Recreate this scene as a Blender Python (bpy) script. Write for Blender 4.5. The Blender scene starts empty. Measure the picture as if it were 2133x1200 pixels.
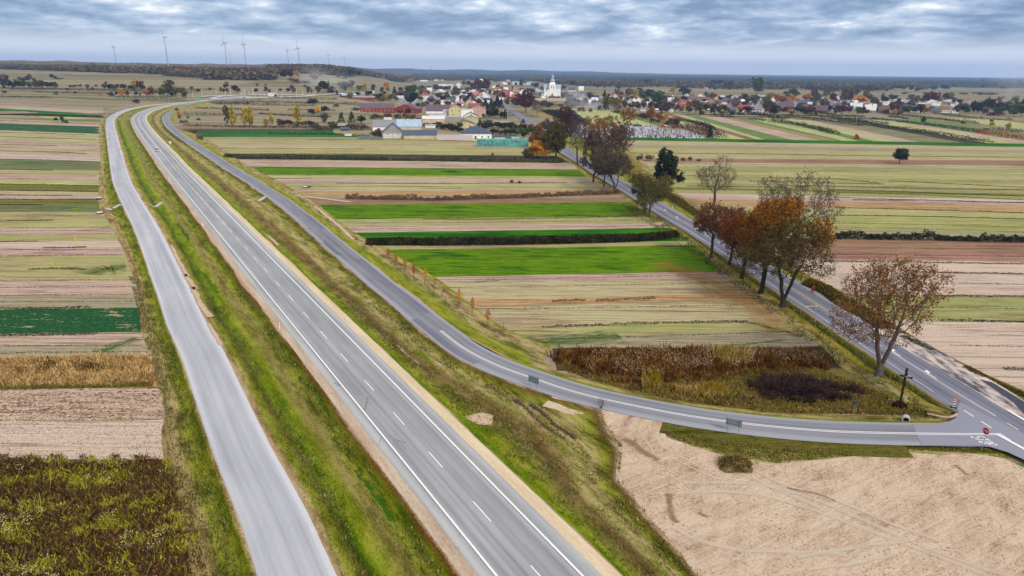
import bpy, math, random
import numpy as np
from mathutils import Vector, Matrix, Euler
sc = bpy.context.scene
COL = sc.collection
R = math.radians
# ------------------------------------------------------------------ camera model (24 mm drone lens, 46.5 m up)
FPX, CAMH = 1422.0, 46.5
PITCH = math.atan((600 - 147) / FPX); ROLL = math.atan(0.0105)
CP, SP, CR, SR = math.cos(PITCH), math.sin(PITCH), math.cos(ROLL), math.sin(ROLL)
def smooth(a, b, x):
    t = min(1.0, max(0.0, (x - a) / (b - a))); return t * t * (3 - 2 * t)
def lerpt(tab, x):
    if x <= tab[0][0]: return tab[0][1]
    for (a, u), (b, v) in zip(tab, tab[1:]):
        if x <= b: return u + (v - u) * (x - a) / (b - a)
    return tab[-1][1]
HILL = [(-60, 15), (-38, 17), (-33, 13), (-28, 8), (-24, 7), (-20, 10), (-15, 9), (-11, 6), (-6, 2), (-4, 0)]
def hgt(x, y):
    d = math.hypot(x, y)
    if y < 640: return 0.0
    az = math.degrees(math.atan2(x, y))
    a = smooth(-8, -15, az)
    z = lerpt([(650, 0), (700, 1.2), (1450, 33), (2300, 42)], y) * a
    z += 1.5 * math.sin(x / 170 + 1) * math.sin(y / 230) * a * smooth(900, 1500, d)
    z += (lerpt(HILL, az) + 4 * math.sin(az * 2.1) * math.sin(az * .73)) * smooth(3500, 4700, d) * (1 if a > 0 else 0)
    z += 42 * (1 - a) * smooth(-40, -8, az) * smooth(14, 2, az) * smooth(7500, 9800, d) * (0.85 + 0.15 * math.sin(az * 1.3))
    return z
def ray(px, py):
    x = (px - 1066.5) / FPX; y = -(py - 600) / FPX
    xr = x * CR - y * SR; yr = x * SR + y * CR
    return xr, CP + yr * SP, -SP + yr * CP
def G(px, py, z=0.0):
    """where the line of sight through a photograph point meets the ground"""
    d = ray(px, py)
    if d[2] < -1e-6:
        t = (z - CAMH) / d[2]
        if t * d[1] < 638: return (d[0] * t, d[1] * t)
    h = math.hypot(d[0], d[1]); t = 630 / d[1]; st = 3 / h
    while t * h < 14000:
        if CAMH + d[2] * t < hgt(d[0] * t, d[1] * t) + z: break
        t += st
    return (d[0] * t, d[1] * t)
def G3(px, py, z=0.0):
    g = G(px, py, z); return (g[0], g[1], hgt(*g) + z)
def PJ(x, y, z):
    z -= CAMH; dep = y * CP - z * SP; yr = (y * SP + z * CP) / dep; xr = x / dep
    return 1066.5 + (xr * CR + yr * SR) * FPX, 600 - (-xr * SR + yr * CR) * FPX
def mpp(px, py):
    g = G(px, py); return (g[1] * CP + CAMH * SP) / FPX
def GP(pts, z=0.0): return [G(a, b, z) for a, b in pts]
# ------------------------------------------------------------------ colours
KALB = 0.62
def lin(c):
    c = c / 255.0
    return c / 12.92 if c <= 0.04045 else ((c + 0.055) / 1.055) ** 2.4
def C3(r, g, b, k=None):
    k = KALB if k is None else k
    return (min(.85, lin(r) * k), min(.85, lin(g) * k), min(.85, lin(b) * k), 1)
# ------------------------------------------------------------------ node helpers
class NT:
    def __init__(s, name):
        s.m = bpy.data.materials.new(name); s.m.use_nodes = True
        s.t = s.m.node_tree; s.n = s.t.nodes; s.b = s.n['Principled BSDF']; s.out = s.n['Material Output']
        s.b.inputs['Roughness'].default_value = 0.9
        s.b.inputs['Specular IOR Level'].default_value = 0.03
    def new(s, typ, **kw):
        n = s.n.new(typ)
        for k, v in kw.items(): setattr(n, k, v)
        return n
    def lk(s, a, b): s.t.links.new(a, b)
    def inp(s, sock, v):
        if hasattr(v, 'is_output') or hasattr(v, 'links'): s.lk(v, sock)
        else: sock.default_value = v
    def pos(s): return s.new('ShaderNodeNewGeometry').outputs['Position']
    def rnd(s): return s.new('ShaderNodeNewGeometry').outputs['Random Per Island']
    def orand(s): return s.new('ShaderNodeObjectInfo').outputs['Random']
    def uv(s, name='UVMap'): return s.new('ShaderNodeUVMap', uv_map=name).outputs['UV']
    def map(s, v, scale=(1, 1, 1), rot=0, loc=(0, 0, 0)):
        if rot:
            r = s.new('ShaderNodeMapping'); s.lk(v, r.inputs[0]); r.inputs['Rotation'].default_value = (0, 0, rot); v = r.outputs[0]
        m = s.new('ShaderNodeMapping'); s.lk(v, m.inputs[0]); m.inputs['Scale'].default_value = scale
        m.inputs['Location'].default_value = loc
        return m.outputs[0]
    def noise(s, v, sc=1.0, det=3.0, rough=.6, dist=0.0):
        n = s.new('ShaderNodeTexNoise'); s.lk(v, n.inputs['Vector']); n.inputs['Scale'].default_value = sc
        n.inputs['Detail'].default_value = det; n.inputs['Roughness'].default_value = rough; n.inputs['Distortion'].default_value = dist
        return n.outputs[0]
    def math(s, op, a, b=0.0, c=0.0, clamp=False):
        n = s.new('ShaderNodeMath', operation=op, use_clamp=clamp)
        for i, v in enumerate((a, b, c)): s.inp(n.inputs[i], v)
        return n.outputs[0]
    def wsum(s, *pairs, off=0.0):
        o = None
        for v, w in pairs:
            o = s.math('MULTIPLY_ADD', v, w, off if o is None else o)
        return o
    def ramp(s, f, stops, mode='LINEAR'):
        r = s.new('ShaderNodeValToRGB'); s.inp(r.inputs[0], f); e = r.color_ramp.elements; r.color_ramp.interpolation = mode
        while len(e) < len(stops): e.new(0.5)
        for i, (p, c) in enumerate(stops): e[i].position = p; e[i].color = c
        return r.outputs[0]
    def mix(s, f, a, b, mode='MIX'):
        n = s.new('ShaderNodeMix', data_type='RGBA', blend_type=mode)
        s.inp(n.inputs[0], f); s.inp(n.inputs[6], a); s.inp(n.inputs[7], b); return n.outputs[2]
    def sep(s, v, i):
        n = s.new('ShaderNodeSeparateXYZ'); s.lk(v, n.inputs[0]); return n.outputs[i]
    def hsv(s, c, h=.5, sa=1., v=1.):
        n = s.new('ShaderNodeHueSaturation'); s.inp(n.inputs['Hue'], h); s.inp(n.inputs['Saturation'], sa); s.inp(n.inputs['Value'], v)
        s.inp(n.inputs['Color'], c); return n.outputs[0]
    def bump(s, h, st=.5, d=.1):
        n = s.new('ShaderNodeBump'); s.lk(h, n.inputs['Height']); n.inputs['Strength'].default_value = st; n.inputs['Distance'].default_value = d
        s.lk(n.outputs[0], s.b.inputs['Normal'])
    def col(s, c): s.inp(s.b.inputs['Base Color'], c); return s.m
_mc = {}
def plain(name, rgb, rough=.8, metal=0.0, var=.12, scale=1.5):
    key = (name, rgb)
    if key in _mc: return _mc[key]
    n = NT(name); n.b.inputs['Roughness'].default_value = rough; n.b.inputs['Metallic'].default_value = metal
    c = C3(*rgb); v = n.noise(n.map(n.new('ShaderNodeTexCoord').outputs['Object'], (scale,) * 3), 1, 4)
    n.col(n.mix(v, tuple(x * (1 - var) for x in c[:3]) + (1,), tuple(min(.9, x * (1 + var)) for x in c[:3]) + (1,)))
    _mc[key] = n.m; return n.m
# ------------------------------------------------------------------ mesh helpers
def mesh(name, V, F, mats=None, fm=None, smoothf=False):
    V = np.asarray(V, dtype=np.float32).reshape(-1, 3)
    me = bpy.data.meshes.new(name)
    if isinstance(F, np.ndarray):
        n, k = F.shape
        me.vertices.add(len(V)); me.vertices.foreach_set('co', V.ravel())
        me.loops.add(n * k); me.loops.foreach_set('vertex_index', F.astype(np.int32).ravel())
        me.polygons.add(n); me.polygons.foreach_set('loop_start', np.arange(0, n * k, k, dtype=np.int32))
        me.polygons.foreach_set('loop_total', np.full(n, k, dtype=np.int32))
        me.update(calc_edges=True)
    else:
        me.from_pydata(V.tolist(), [], F); me.update()
    for m in (mats if isinstance(mats, (list, tuple)) else [mats] if mats else []): me.materials.append(m)
    if fm is not None: me.polygons.foreach_set('material_index', np.asarray(fm, dtype=np.int32))
    if smoothf: me.polygons.foreach_set('use_smooth', np.ones(len(me.polygons), dtype=bool))
    return me
def ob(name, me, parent=None, loc=None, rot=None):
    o = bpy.data.objects.new(name, me); COL.objects.link(o)
    if parent: o.parent = parent
    if loc is not None: o.location = loc
    if rot is not None: o.rotation_euler = (0, 0, rot)
    return o
LABELS = []
def tag(o, label, cat, group=None):
    o['label'] = label; o['category'] = cat
    if group: o['group'] = group
    return o
def kind(o, k): o['kind'] = k; return o
def root(name, loc, label, cat, group=None, rot=0):
    return tag(ob(name, None, None, loc, rot), label, cat, group)
def bx(V, F, x0, x1, y0, y1, z0, z1, T=None):
    b = len(V); P = [(x0, y0, z0), (x1, y0, z0), (x1, y1, z0), (x0, y1, z0), (x0, y0, z1), (x1, y0, z1), (x1, y1, z1), (x0, y1, z1)]
    V += [tuple(T @ Vector(p)) for p in P] if T else P
    F += [[b + i for i in f] for f in ((0, 3, 2, 1), (4, 5, 6, 7), (0, 1, 5, 4), (1, 2, 6, 5), (2, 3, 7, 6), (3, 0, 4, 7))]
def cyl(V, F, p0, p1, r0, r1=None, n=8, cap=True):
    r1 = r0 if r1 is None else r1; p0, p1 = Vector(p0), Vector(p1); d = (p1 - p0).normalized()
    a = d.orthogonal().normalized(); c = d.cross(a); b = len(V)
    for p, r in ((p0, r0), (p1, r1)):
        for i in range(n):
            t = 2 * math.pi * i / n; V.append(tuple(p + a * (r * math.cos(t)) + c * (r * math.sin(t))))
    F += [[b + i, b + (i + 1) % n, b + n + (i + 1) % n, b + n + i] for i in range(n)]
    if cap: F += [[b + i for i in reversed(range(n))], [b + n + i for i in range(n)]]
def revolve(V, F, prof, n=12, c=(0, 0)):
    b = len(V)
    for r, z in prof:
        for i in range(n):
            t = 2 * math.pi * (i + .5) / n; V.append((c[0] + r * math.cos(t), c[1] + r * math.sin(t), z))
    for j in range(len(prof) - 1):
        for i in range(n): F.append([b + j * n + i, b + j * n + (i + 1) % n, b + (j + 1) * n + (i + 1) % n, b + (j + 1) * n + i])
    F.append([b + i for i in reversed(range(n))]); F.append([b + (len(prof) - 1) * n + i for i in range(n)])
def part(name, fn, mat, parent, **k):
    V, F = [], []; fn(V, F); return ob(name, mesh(name, V, F, mat, **k), parent)
def rquads(C, S, rng, upb=0.0, asp=1.0):
    """randomly turned leaf quads: centres (N,3), sizes (N)"""
    C = np.asarray(C); N = len(C); S = np.broadcast_to(np.asarray(S, dtype=float), (N,))
    a = rng.normal(size=(N, 3)); a /= np.linalg.norm(a, axis=1)[:, None] + 1e-9
    b = rng.normal(size=(N, 3)); b[:, 2] += upb; b -= a * (a * b).sum(1)[:, None]; b /= np.linalg.norm(b, axis=1)[:, None] + 1e-9
    s = (S / 2)[:, None]; A = a * s; B = b * s * asp
    V = np.stack([C - A - B * .4, C + A * .3 - B, C + A + B * .4, C - A * .3 + B], 1).reshape(-1, 3)
    return V, np.arange(N * 4).reshape(-1, 4)
def blades(P, H, Wd, rng, lean=.35):
    """upright grass blades / stems: base points (N,3)"""
    P = np.asarray(P); N = len(P); t = rng.uniform(0, 2 * math.pi, N); H = np.broadcast_to(H, (N,)); Wd = np.broadcast_to(Wd, (N,))
    d = np.stack([np.cos(t), np.sin(t), 0 * t], 1) * (Wd / 2)[:, None]
    l = rng.normal(size=(N, 3)) * lean; l[:, 2] = 1; l *= H[:, None]
    V = np.stack([P - d, P + d, P + d * .5 + l, P - d * .5 + l], 1).reshape(-1, 3)
    return V, np.arange(N * 4).reshape(-1, 4)
def cat(parts):
    Vs, Fs, o = [], [], 0
    for V, F in parts: Vs.append(V); Fs.append(F + o); o += len(V)
    return np.concatenate(Vs), np.concatenate(Fs)
def resample(pts, n=None, step=None):
    P = np.asarray(pts, float); k = P.shape[1]
    Q = []
    for i in range(len(P) - 1):
        p0 = P[max(i - 1, 0)]; p1 = P[i]; p2 = P[i + 1]; p3 = P[min(i + 2, len(P) - 1)]
        d = np.linalg.norm(p2[:2] - p1[:2]); 
        t0 = 0; t1 = np.linalg.norm(p1[:2] - p0[:2]) ** .5 or 1e-3; t2 = t1 + (d ** .5 or 1e-3); t3 = t2 + (np.linalg.norm(p3[:2] - p2[:2]) ** .5 or 1e-3)
        if i == 0: p0 = 2 * p1 - p2; t1 = (t2 - t1); t2 = t1 + d ** .5; t3 = t2 + (np.linalg.norm(p3[:2] - p2[:2]) ** .5 or 1e-3)
        if i == len(P) - 2: p3 = 2 * p2 - p1; t3 = t2 + d ** .5
        for t in np.linspace(t1, t2, 9)[:-1]:
            A1 = (t1 - t) / (t1 - t0) * p0 + (t - t0) / (t1 - t0) * p1; A2 = (t2 - t) / (t2 - t1) * p1 + (t - t1) / (t2 - t1) * p2
            A3 = (t3 - t) / (t3 - t2) * p2 + (t - t2) / (t3 - t2) * p3
            B1 = (t2 - t) / (t2 - t0) * A1 + (t - t0) / (t2 - t0) * A2; B2 = (t3 - t) / (t3 - t1) * A2 + (t - t1) / (t3 - t1) * A3
            Q.append((t2 - t) / (t2 - t1) * B1 + (t - t1) / (t2 - t1) * B2)
    Q.append(P[-1]); Q = np.array(Q)
    L = np.concatenate([[0], np.cumsum(np.linalg.norm(np.diff(Q[:, :2], axis=0), axis=1))])
    if n is None: n = max(2, int(L[-1] / step) + 1)
    s = np.linspace(0, L[-1], n)
    return np.stack([np.interp(s, L, Q[:, j]) for j in range(k)], 1), s
def normals2(P):
    T = np.gradient(P[:, :2], axis=0); T /= np.linalg.norm(T, axis=1)[:, None] + 1e-9
    return np.stack([T[:, 1], -T[:, 0]], 1)      # to the right of travel
def setuv(me, uv, name='UVMap'):
    l = me.uv_layers.new(name=name); idx = np.empty(len(me.loops), dtype=np.int32); me.loops.foreach_get('vertex_index', idx)
    l.data.foreach_set('uv', np.asarray(uv, dtype=np.float32)[idx].ravel())
def grid_faces(n, m):
    i = np.arange(n - 1)[:, None] * m + np.arange(m - 1)[None, :]; i = i.ravel()
    return np.stack([i, i + 1, i + m + 1, i + m], 1)
def ribbon(name, P, s, offs, z, mat, zs=None):
    """band along the polyline P with lateral offsets offs (m, right positive)"""
    N = normals2(P); cols = []
    for j, o in enumerate(offs):
        q = P[:, :2] + N * (o[:, None] if isinstance(o, np.ndarray) else o)
        zz = np.array([hgt(a, b) for a, b in q]) + z + (zs[j] if zs else 0)
        cols.append(np.column_stack([q, zz]))
    V = np.stack(cols, 1).reshape(-1, 3); F = grid_faces(len(P), len(offs))[:, ::-1]
    me = mesh(name, V, F, mat)
    U = np.stack([np.column_stack([s, np.full(len(s), 0.0) + o]) for o in offs], 1).reshape(-1, 2); setuv(me, U)
    return ob(name, me)
def loft(name, A, B, m, mat, prof, n=220, jit=0.0, seed=1):
    """ground between two curves with a cross profile prof[(t,z)], uv = metres along/across, frac = t"""
    A, s = resample(A, n); B, _ = resample(B, n); t = np.linspace(0, 1, m); rng = np.random.default_rng(seed)
    zp = np.interp(t, [p[0] for p in prof], [p[1] for p in prof])
    P = A[:, None, :2] * (1 - t)[None, :, None] + B[:, None, :2] * t[None, :, None]
    hz = np.vectorize(hgt)(P[..., 0], P[..., 1])
    wd = np.linalg.norm(A[:, :2] - B[:, :2], axis=1)
    Z = hz + zp[None, :] + (rng.normal(size=P.shape[:2]) * jit)
    Z[:, 0] = hz[:, 0] + zp[0]; Z[:, -1] = hz[:, -1] + zp[-1]
    V = np.concatenate([P, Z[..., None]], 2).reshape(-1, 3)
    me = mesh(name, V, grid_faces(n, m), mat, smoothf=True)
    setuv(me, np.stack(np.broadcast_arrays(s[:, None], t[None, :] * wd[:, None]), 2).reshape(-1, 2))
    setuv(me, np.stack(np.broadcast_arrays(t[None, :] + 0 * s[:, None], s[:, None] / 100), 2).reshape(-1, 2), 'Frac')
    o = ob(name, me)
    # make sure faces look up
    if me.polygons[len(me.polygons) // 2].normal.z < 0: me.flip_normals()
    return o
SMOKE = 1; HAZE = 9e-5
# ------------------------------------------------------------------ materials
def fa(p, q):
    a, b = G(*p), G(*q); return math.atan2(b[1] - a[1], b[0] - a[0])
def field(name, cols, ang=0.0, streak=(.015, .55), fine=(.12, 3.0), w=(.3, .4, .5, .35), grain=3.5, pscale=.03, lo=.3, hi=.7, bump=.5, gain=2.1, sat=1.0, furrow=.75):
    n = NT(name); p = n.pos(); wv = n.noise(n.map(p, (.02,) * 3), 1, 2)
    st = n.noise(n.map(p, (streak[0], streak[1], 0), -ang), 1, 4, .65)
    fi = n.noise(n.map(p, (fine[0], fine[1], 0), -ang, (7, 3, 0)), 1, 3, .7)
    pa = n.noise(n.map(p, (pscale, pscale * 1.5, 0)), 1, 4, .6)
    gr = n.noise(n.map(p, (grain,) * 3), 1, 4, .75)
    tot = sum(w); f = n.wsum((pa, w[0] / tot * 2.2), (st, w[1] / tot * 2.2), (fi, w[2] / tot * 2.2), (gr, w[3] / tot * 2.2), off=-.6)
    f = n.math('MULTIPLY_ADD', n.math('SUBTRACT', f, .5), gain, .5)
    k = len(cols); c = n.ramp(f, [(lo + (hi - lo) * i / max(1, k - 1), C3(*x)) for i, x in enumerate(cols)])
    c = n.hsv(c, .497, sat, n.math('MULTIPLY_ADD', gr, .5, n.math('MULTIPLY_ADD', fi, .6, .38)))
    if furrow:
        l1 = n.noise(n.map(p, (.006, .42, 0), -ang, (31, 17, 0)), 1, 3, .6); l2 = n.noise(n.map(p, (.02, 1.7, 0), -ang, (11, 47, 0)), 1, 2, .6)
        k1 = n.math('LESS_THAN', n.math('ABSOLUTE', n.math('SUBTRACT', l1, .5)), .014); k2 = n.math('LESS_THAN', n.math('ABSOLUTE', n.math('SUBTRACT', l2, .52)), .02)
        c = n.mix(n.math('MULTIPLY', n.math('MAXIMUM', k1, n.math('MULTIPLY', k2, .6)), furrow), c, n.hsv(c, .49, 1.1, .5))
    n.bump(n.wsum((gr, 1), (fi, 1)), bump, .12); return n.col(c)
TAN = [(178, 160, 128), (205, 190, 152), (214, 204, 168)]
M = {}
M['tan'] = field('stubble', [(154, 134, 104), (192, 174, 138), (204, 192, 154), (178, 178, 126)])
M['tangreen'] = field('stubble_green', [(148, 132, 92), (184, 172, 124), (198, 188, 138), (150, 160, 90)])
M['palegreen'] = field('young_grass', [(160, 150, 98), (194, 190, 132), (166, 178, 100), (208, 202, 152)])
M['pink'] = field('bare_soil', [(158, 130, 116), (196, 170, 154), (212, 190, 174), (192, 166, 140)])
M['palepink'] = field('dry_harrowed_soil', [(176, 150, 134), (214, 192, 176), (224, 205, 190), (206, 186, 164)], w=(.2, .2, .3, .5))
M['clod'] = field('ploughed_soil', [(128, 98, 82), (190, 162, 144), (214, 190, 172), (206, 184, 160)], fine=(.25, 1.6), w=(.15, .15, .4, .6), grain=1.8, bump=1)
M['brown'] = field('brown_soil', [(128, 98, 78), (160, 126, 102), (178, 144, 120), (150, 120, 92)])
M['green'] = field('winter_crop', [(40, 86, 0), (80, 132, 0), (126, 156, 14), (54, 100, 0)], w=(.5, .6, .5, .3), pscale=.06, sat=1.12, furrow=.35)
M['green2'] = field('winter_crop_dark', [(20, 74, 10), (36, 106, 8), (70, 130, 10)], sat=1.15, furrow=.25, w=(.3, .4, .2, .3))
M['dull'] = field('old_pasture', [(84, 104, 66), (112, 128, 84), (138, 146, 98), (122, 110, 80)])
M['dullyel'] = field('weedy_pasture', [(96, 112, 44), (120, 134, 56), (148, 130, 76), (106, 120, 34)])
M['greytan'] = field('fallow', [(138, 126, 106), (168, 156, 128), (186, 176, 146), (152, 146, 116)])
M['orange'] = field('leaf_littered_stubble', [(150, 122, 76), (196, 160, 108), (212, 186, 148), (180, 122, 60)])
M['darksoil'] = field('dark_shrub_ground', [(52, 48, 42), (70, 62, 52), (96, 84, 66)])
M['lawn'] = field('village_grass', [(92, 108, 58), (122, 138, 74), (150, 150, 92), (128, 118, 84)], streak=(.05, .08))
M['yellowgreen'] = field('headland', [(120, 126, 40), (150, 148, 66), (178, 168, 108), (168, 132, 60)])
def teal():
    n = NT('cabbage'); p = n.pos(); pa = n.noise(n.map(p, (.12, .5, 0)), 1, 4, .7); gr = n.noise(n.map(p, (1.6,) * 3), 1, 4, .8)
    g = n.ramp(gr, [(.35, C3(18, 58, 30)), (.55, C3(36, 92, 52)), (.7, C3(84, 128, 78))])
    s = n.ramp(gr, [(.35, C3(150, 124, 92)), (.65, C3(196, 170, 138))])
    f = n.ramp(n.wsum((pa, 1.0), (gr, .35), off=-.17), [(.60, (0, 0, 0, 1)), (.64, (1, 1, 1, 1))])
    n.bump(gr, 1, .2); return n.col(n.mix(f, g, s))
M['teal'] = teal()
def grasscol(n, s, dry=.5, dens=1.0):
    """patchy meadow colour; s = vector in metres"""
    a = n.noise(n.map(s, (.10, .55, 0)), 1, 4, .65); b = n.noise(n.map(s, (.35, 1.1, 0), 0, (9, 4, 0)), 1, 4, .7); g = n.noise(n.map(s, (2.2, 5, 0)), 1, 4, .75)
    f = n.wsum((a, .9), (b, .7), (g, .6), off=-.6 + (dry - .5) * .3)
    return f, g
def verge(name, bands, dry=.5, warp=.16, amt=.75, grain=.8):
    """bands: [(t, darkrgb, lightrgb, dryness)] across the strip"""
    n = NT(name); uv = n.uv(); fr = n.uv('Frac'); f, g = grasscol(n, uv, dry)
    wv = n.noise(n.map(uv, (.05, .22, 0), 0, (3, 8, 0)), 1, 4, .6)
    t = n.math('ADD', n.sep(fr, 0), n.math('MULTIPLY_ADD', wv, warp * 2, -warp))
    t2 = n.math('ADD', t, n.math('MULTIPLY_ADD', g, .06, -.03))
    A = n.ramp(t2, [(b[0], C3(*b[1])) for b in bands]); B = n.ramp(t2, [(b[0], C3(*b[2])) for b in bands])
    k = n.ramp(f, [(.36, (0, 0, 0, 1)), (.66, (1, 1, 1, 1))])
    c = n.mix(k, A, B); g3 = n.noise(n.map(uv, (5, 9, 0)), 1, 3, .8); c = n.hsv(c, .5, 1.08, n.math('MULTIPLY_ADD', g3, .8, n.math('MULTIPLY_ADD', g, .9, .17)))
    n.bump(n.wsum((g, 1), (f, .6), (g3, .5)), 1, .2); return n.col(c)
OLI, OLI2 = (108, 122, 26), (166, 168, 74)
DRK, DRK2 = (66, 76, 10), (120, 124, 36)
BRI, BRI2 = (74, 110, 12), (134, 150, 50)
DRY, DRY2 = (120, 98, 58), (198, 180, 130)
BRN, BRN2 = (108, 86, 54), (148, 122, 88)
SAN, SAN2 = (190, 160, 128), (212, 186, 158)
def asphalt(name, dark, light, lanes=(), wear=1.0, crack=True):
    """uv: x along, y across (m)"""
    n = NT(name); uv = n.uv(); n.b.inputs['Roughness'].default_value = .85; n.b.inputs['Specular IOR Level'].default_value = .15
    st = n.noise(n.map(uv, (.006, .9, 0)), 1, 4, .6); gr = n.noise(n.map(uv, (14, 14, 0)), 1, 3, .8); pa = n.noise(n.map(uv, (.05, .25, 0)), 1, 4, .6)
    f = n.wsum((st, .9 * wear), (gr, .35), (pa, .5 * wear), off=.5 - .87 * wear + .0)
    if lanes:
        y = n.sep(uv, 1)
        for c, w, am in lanes:
            d = n.math('ABSOLUTE', n.math('SUBTRACT', y, c)); k = n.math('SUBTRACT', 1.0, n.math('DIVIDE', d, w), clamp=True)
            f = n.math('MULTIPLY_ADD', n.math('MULTIPLY', k, k), am, f)
    c = n.ramp(f, [(.2, C3(*dark)), (.8, C3(*light))])
    if crack:
        vo = n.new('ShaderNodeTexVoronoi', feature='DISTANCE_TO_EDGE'); n.lk(n.map(uv, (.05, .16, 0)), vo.inputs['Vector']); vo.inputs['Scale'].default_value = 1
        wob = n.noise(n.map(uv, (.12, .2, 0), 0, (5, 5, 0)), 1, 2)
        k = n.math('MULTIPLY', n.math('LESS_THAN', vo.outputs['Distance'], .004), n.math('GREATER_THAN', wob, .62))
        c = n.mix(n.math('MULTIPLY', k, .45), c, C3(70, 72, 84))
    sp2 = n.noise(n.map(uv, (3, 3, 0), 0, (2, 9, 0)), 1, 4, .8); c = n.hsv(c, .5, 1, n.math('MULTIPLY_ADD', sp2, .3, .85)); n.bump(gr, .3, .02); return n.col(c)
def shoulder(name, a, b, cover=None):
    n = NT(name); uv = n.uv(); g = n.noise(n.map(uv, (1.2, 4, 0)), 1, 4, .75); s = n.noise(n.map(uv, (.08, .8, 0)), 1, 4, .6)
    c = n.ramp(n.wsum((g, .8), (s, .8), off=-.3), [(.3, C3(*a)), (.65, C3(*b))]); n.bump(g, .4, .05); return n.col(c)
def ragged(name, a, b, edge=.45, sc=(.25, .9), op=1.0):
    """worn-edged patch: see-through outside a noisy outline. uses Frac (0..1 across)"""
    n = NT(name); uv = n.uv(); fr = n.uv('Frac'); g = n.noise(n.map(uv, (sc[0] * 3, sc[1] * 3, 0)), 1, 4, .75); w = n.noise(n.map(uv, (sc[0], sc[1], 0)), 1, 4, .65)
    n.col(n.ramp(g, [(.3, C3(*a)), (.7, C3(*b))]))
    t = n.sep(fr, 0); m = n.math('SUBTRACT', 1.0, n.math('ABSOLUTE', n.math('MULTIPLY_ADD', t, 2.0, -1.0)))
    al = n.math('MULTIPLY', n.math('SUBTRACT', n.math('ADD', n.math('MULTIPLY', m, 1.2), n.math('MULTIPLY_ADD', w, 2.4, -1.2)), edge - .25), 1.6, clamp=True)
    n.lk(n.math('MULTIPLY', al, op), n.b.inputs['Alpha']); return n.m
M['paint'] = NT('road_paint')
def _paint(nm, rgb):
    n = NT(nm); g = n.noise(n.map(n.pos(), (6,) * 3), 1, 3, .8); n.b.inputs['Roughness'].default_value = .6
    return n.col(n.ramp(g, [(.25, C3(*[x * .84 for x in rgb])), (.5, C3(*rgb))]))
M['paint'] = _paint('white_road_paint', (250, 250, 252)); M['wornpaint'] = _paint('worn_road_paint', (222, 222, 230)); M['yellow'] = _paint('yellow_road_paint', (236, 214, 130))
M['asp_main'] = asphalt('new_asphalt', (124, 126, 136), (186, 188, 190), [(-1.8 - .8, .6, -.16), (-1.8 + .8, .6, -.16), (1.8 - .8, .6, -.12), (1.8 + .8, .6, -.12), (-4.6, 1.0, .22), (4.9, 1.1, .25), (0, .6, .1)])
M['asp_left'] = asphalt('pale_asphalt', (146, 149, 162), (204, 205, 213), [(3.0, .9, .5), (-3.0, .6, .15)], crack=False)
M['asp_right'] = asphalt('service_asphalt', (92, 94, 106), (158, 160, 170), [(-2.9, 1.0, .4), (2.6, 1.5, .45)], crack=False)
M['asp_old'] = asphalt('old_asphalt', (98, 99, 116), (146, 147, 164), [(-1.8, 1.2, -.2), (1.8, 1.2, -.15), (0, .5, .3), (-3.4, .5, .4), (3.8, .8, .5)], crack=True)
M['asp_patch'] = asphalt('fresh_asphalt', (52, 54, 66), (86, 88, 100), crack=False)
M['gravel_pink'] = shoulder('pink_gravel', (168, 144, 122), (206, 188, 168))
M['gravel_tan'] = shoulder('tan_sand', (204, 180, 146), (226, 208, 180))
def leafm(name, cols, lo=.0, hi=1.0, sub=True):
    n = NT(name); r = n.rnd(); k = len(cols); o = n.orand()
    c = n.ramp(r, [(lo + (hi - lo) * i / max(1, k - 1), C3(*x)) for i, x in enumerate(cols)])
    c = n.hsv(c, n.math('MULTIPLY_ADD', o, .03, .485), 1.0, n.math('MULTIPLY_ADD', o, .3, .85))
    n.b.inputs['Roughness'].default_value = .7
    if sub:
        t = n.new('ShaderNodeBsdfTranslucent'); n.lk(c, t.inputs[0]); mx = n.new('ShaderNodeMixShader'); mx.inputs[0].default_value = .25
        n.lk(n.b.outputs[0], mx.inputs[1]); n.lk(t.outputs[0], mx.inputs[2]); n.lk(mx.outputs[0], n.out.inputs[0])
    return n.col(c)
LF = {k: leafm('leaves_' + k, v) for k, v in dict(
    gr=[(44, 64, 22), (70, 92, 34), (96, 112, 48), (60, 80, 26)], dk=[(30, 42, 26), (44, 58, 36), (64, 76, 48)],
    ol=[(76, 74, 34), (108, 100, 48), (134, 122, 62), (90, 84, 36)], br=[(74, 62, 54), (98, 82, 70), (124, 104, 86), (84, 74, 60)],
    rd=[(70, 28, 26), (104, 46, 36), (132, 68, 48), (86, 50, 38)], ru=[(112, 70, 38), (150, 94, 46), (176, 120, 62), (104, 76, 52)],
    og=[(176, 92, 22), (206, 124, 32), (226, 152, 60), (150, 82, 26)], ye=[(150, 124, 20), (190, 156, 30), (214, 184, 60), (126, 112, 26)],
    pu=[(58, 30, 44), (84, 44, 58), (112, 62, 72)], rb=[(98, 56, 38), (130, 78, 52), (150, 100, 68), (108, 72, 52)], cr=[(170, 20, 52), (206, 36, 70), (130, 24, 46)],
    oa=[(110, 64, 14), (166, 104, 20), (200, 138, 36), (136, 82, 20), (100, 84, 26)], rx=[(104, 60, 16), (144, 86, 24), (170, 110, 34), (112, 58, 22)], yo=[(226, 128, 14), (240, 164, 20), (230, 184, 50)],
    sh=[(26, 30, 14), (42, 46, 20), (66, 66, 30), (54, 38, 20)], tw=[(86, 70, 66), (106, 88, 82), (128, 108, 98)],
    kale=[(30, 60, 22), (56, 88, 34), (150, 150, 120), (40, 66, 26)]).items()}
M['bark'] = plain('bark', (98, 90, 84), .95, var=.3, scale=3); M['barkdk'] = plain('dark_bark', (62, 56, 52), .95, var=.3, scale=3); M['birch'] = plain('birch_bark', (206, 200, 190), .9)
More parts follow.
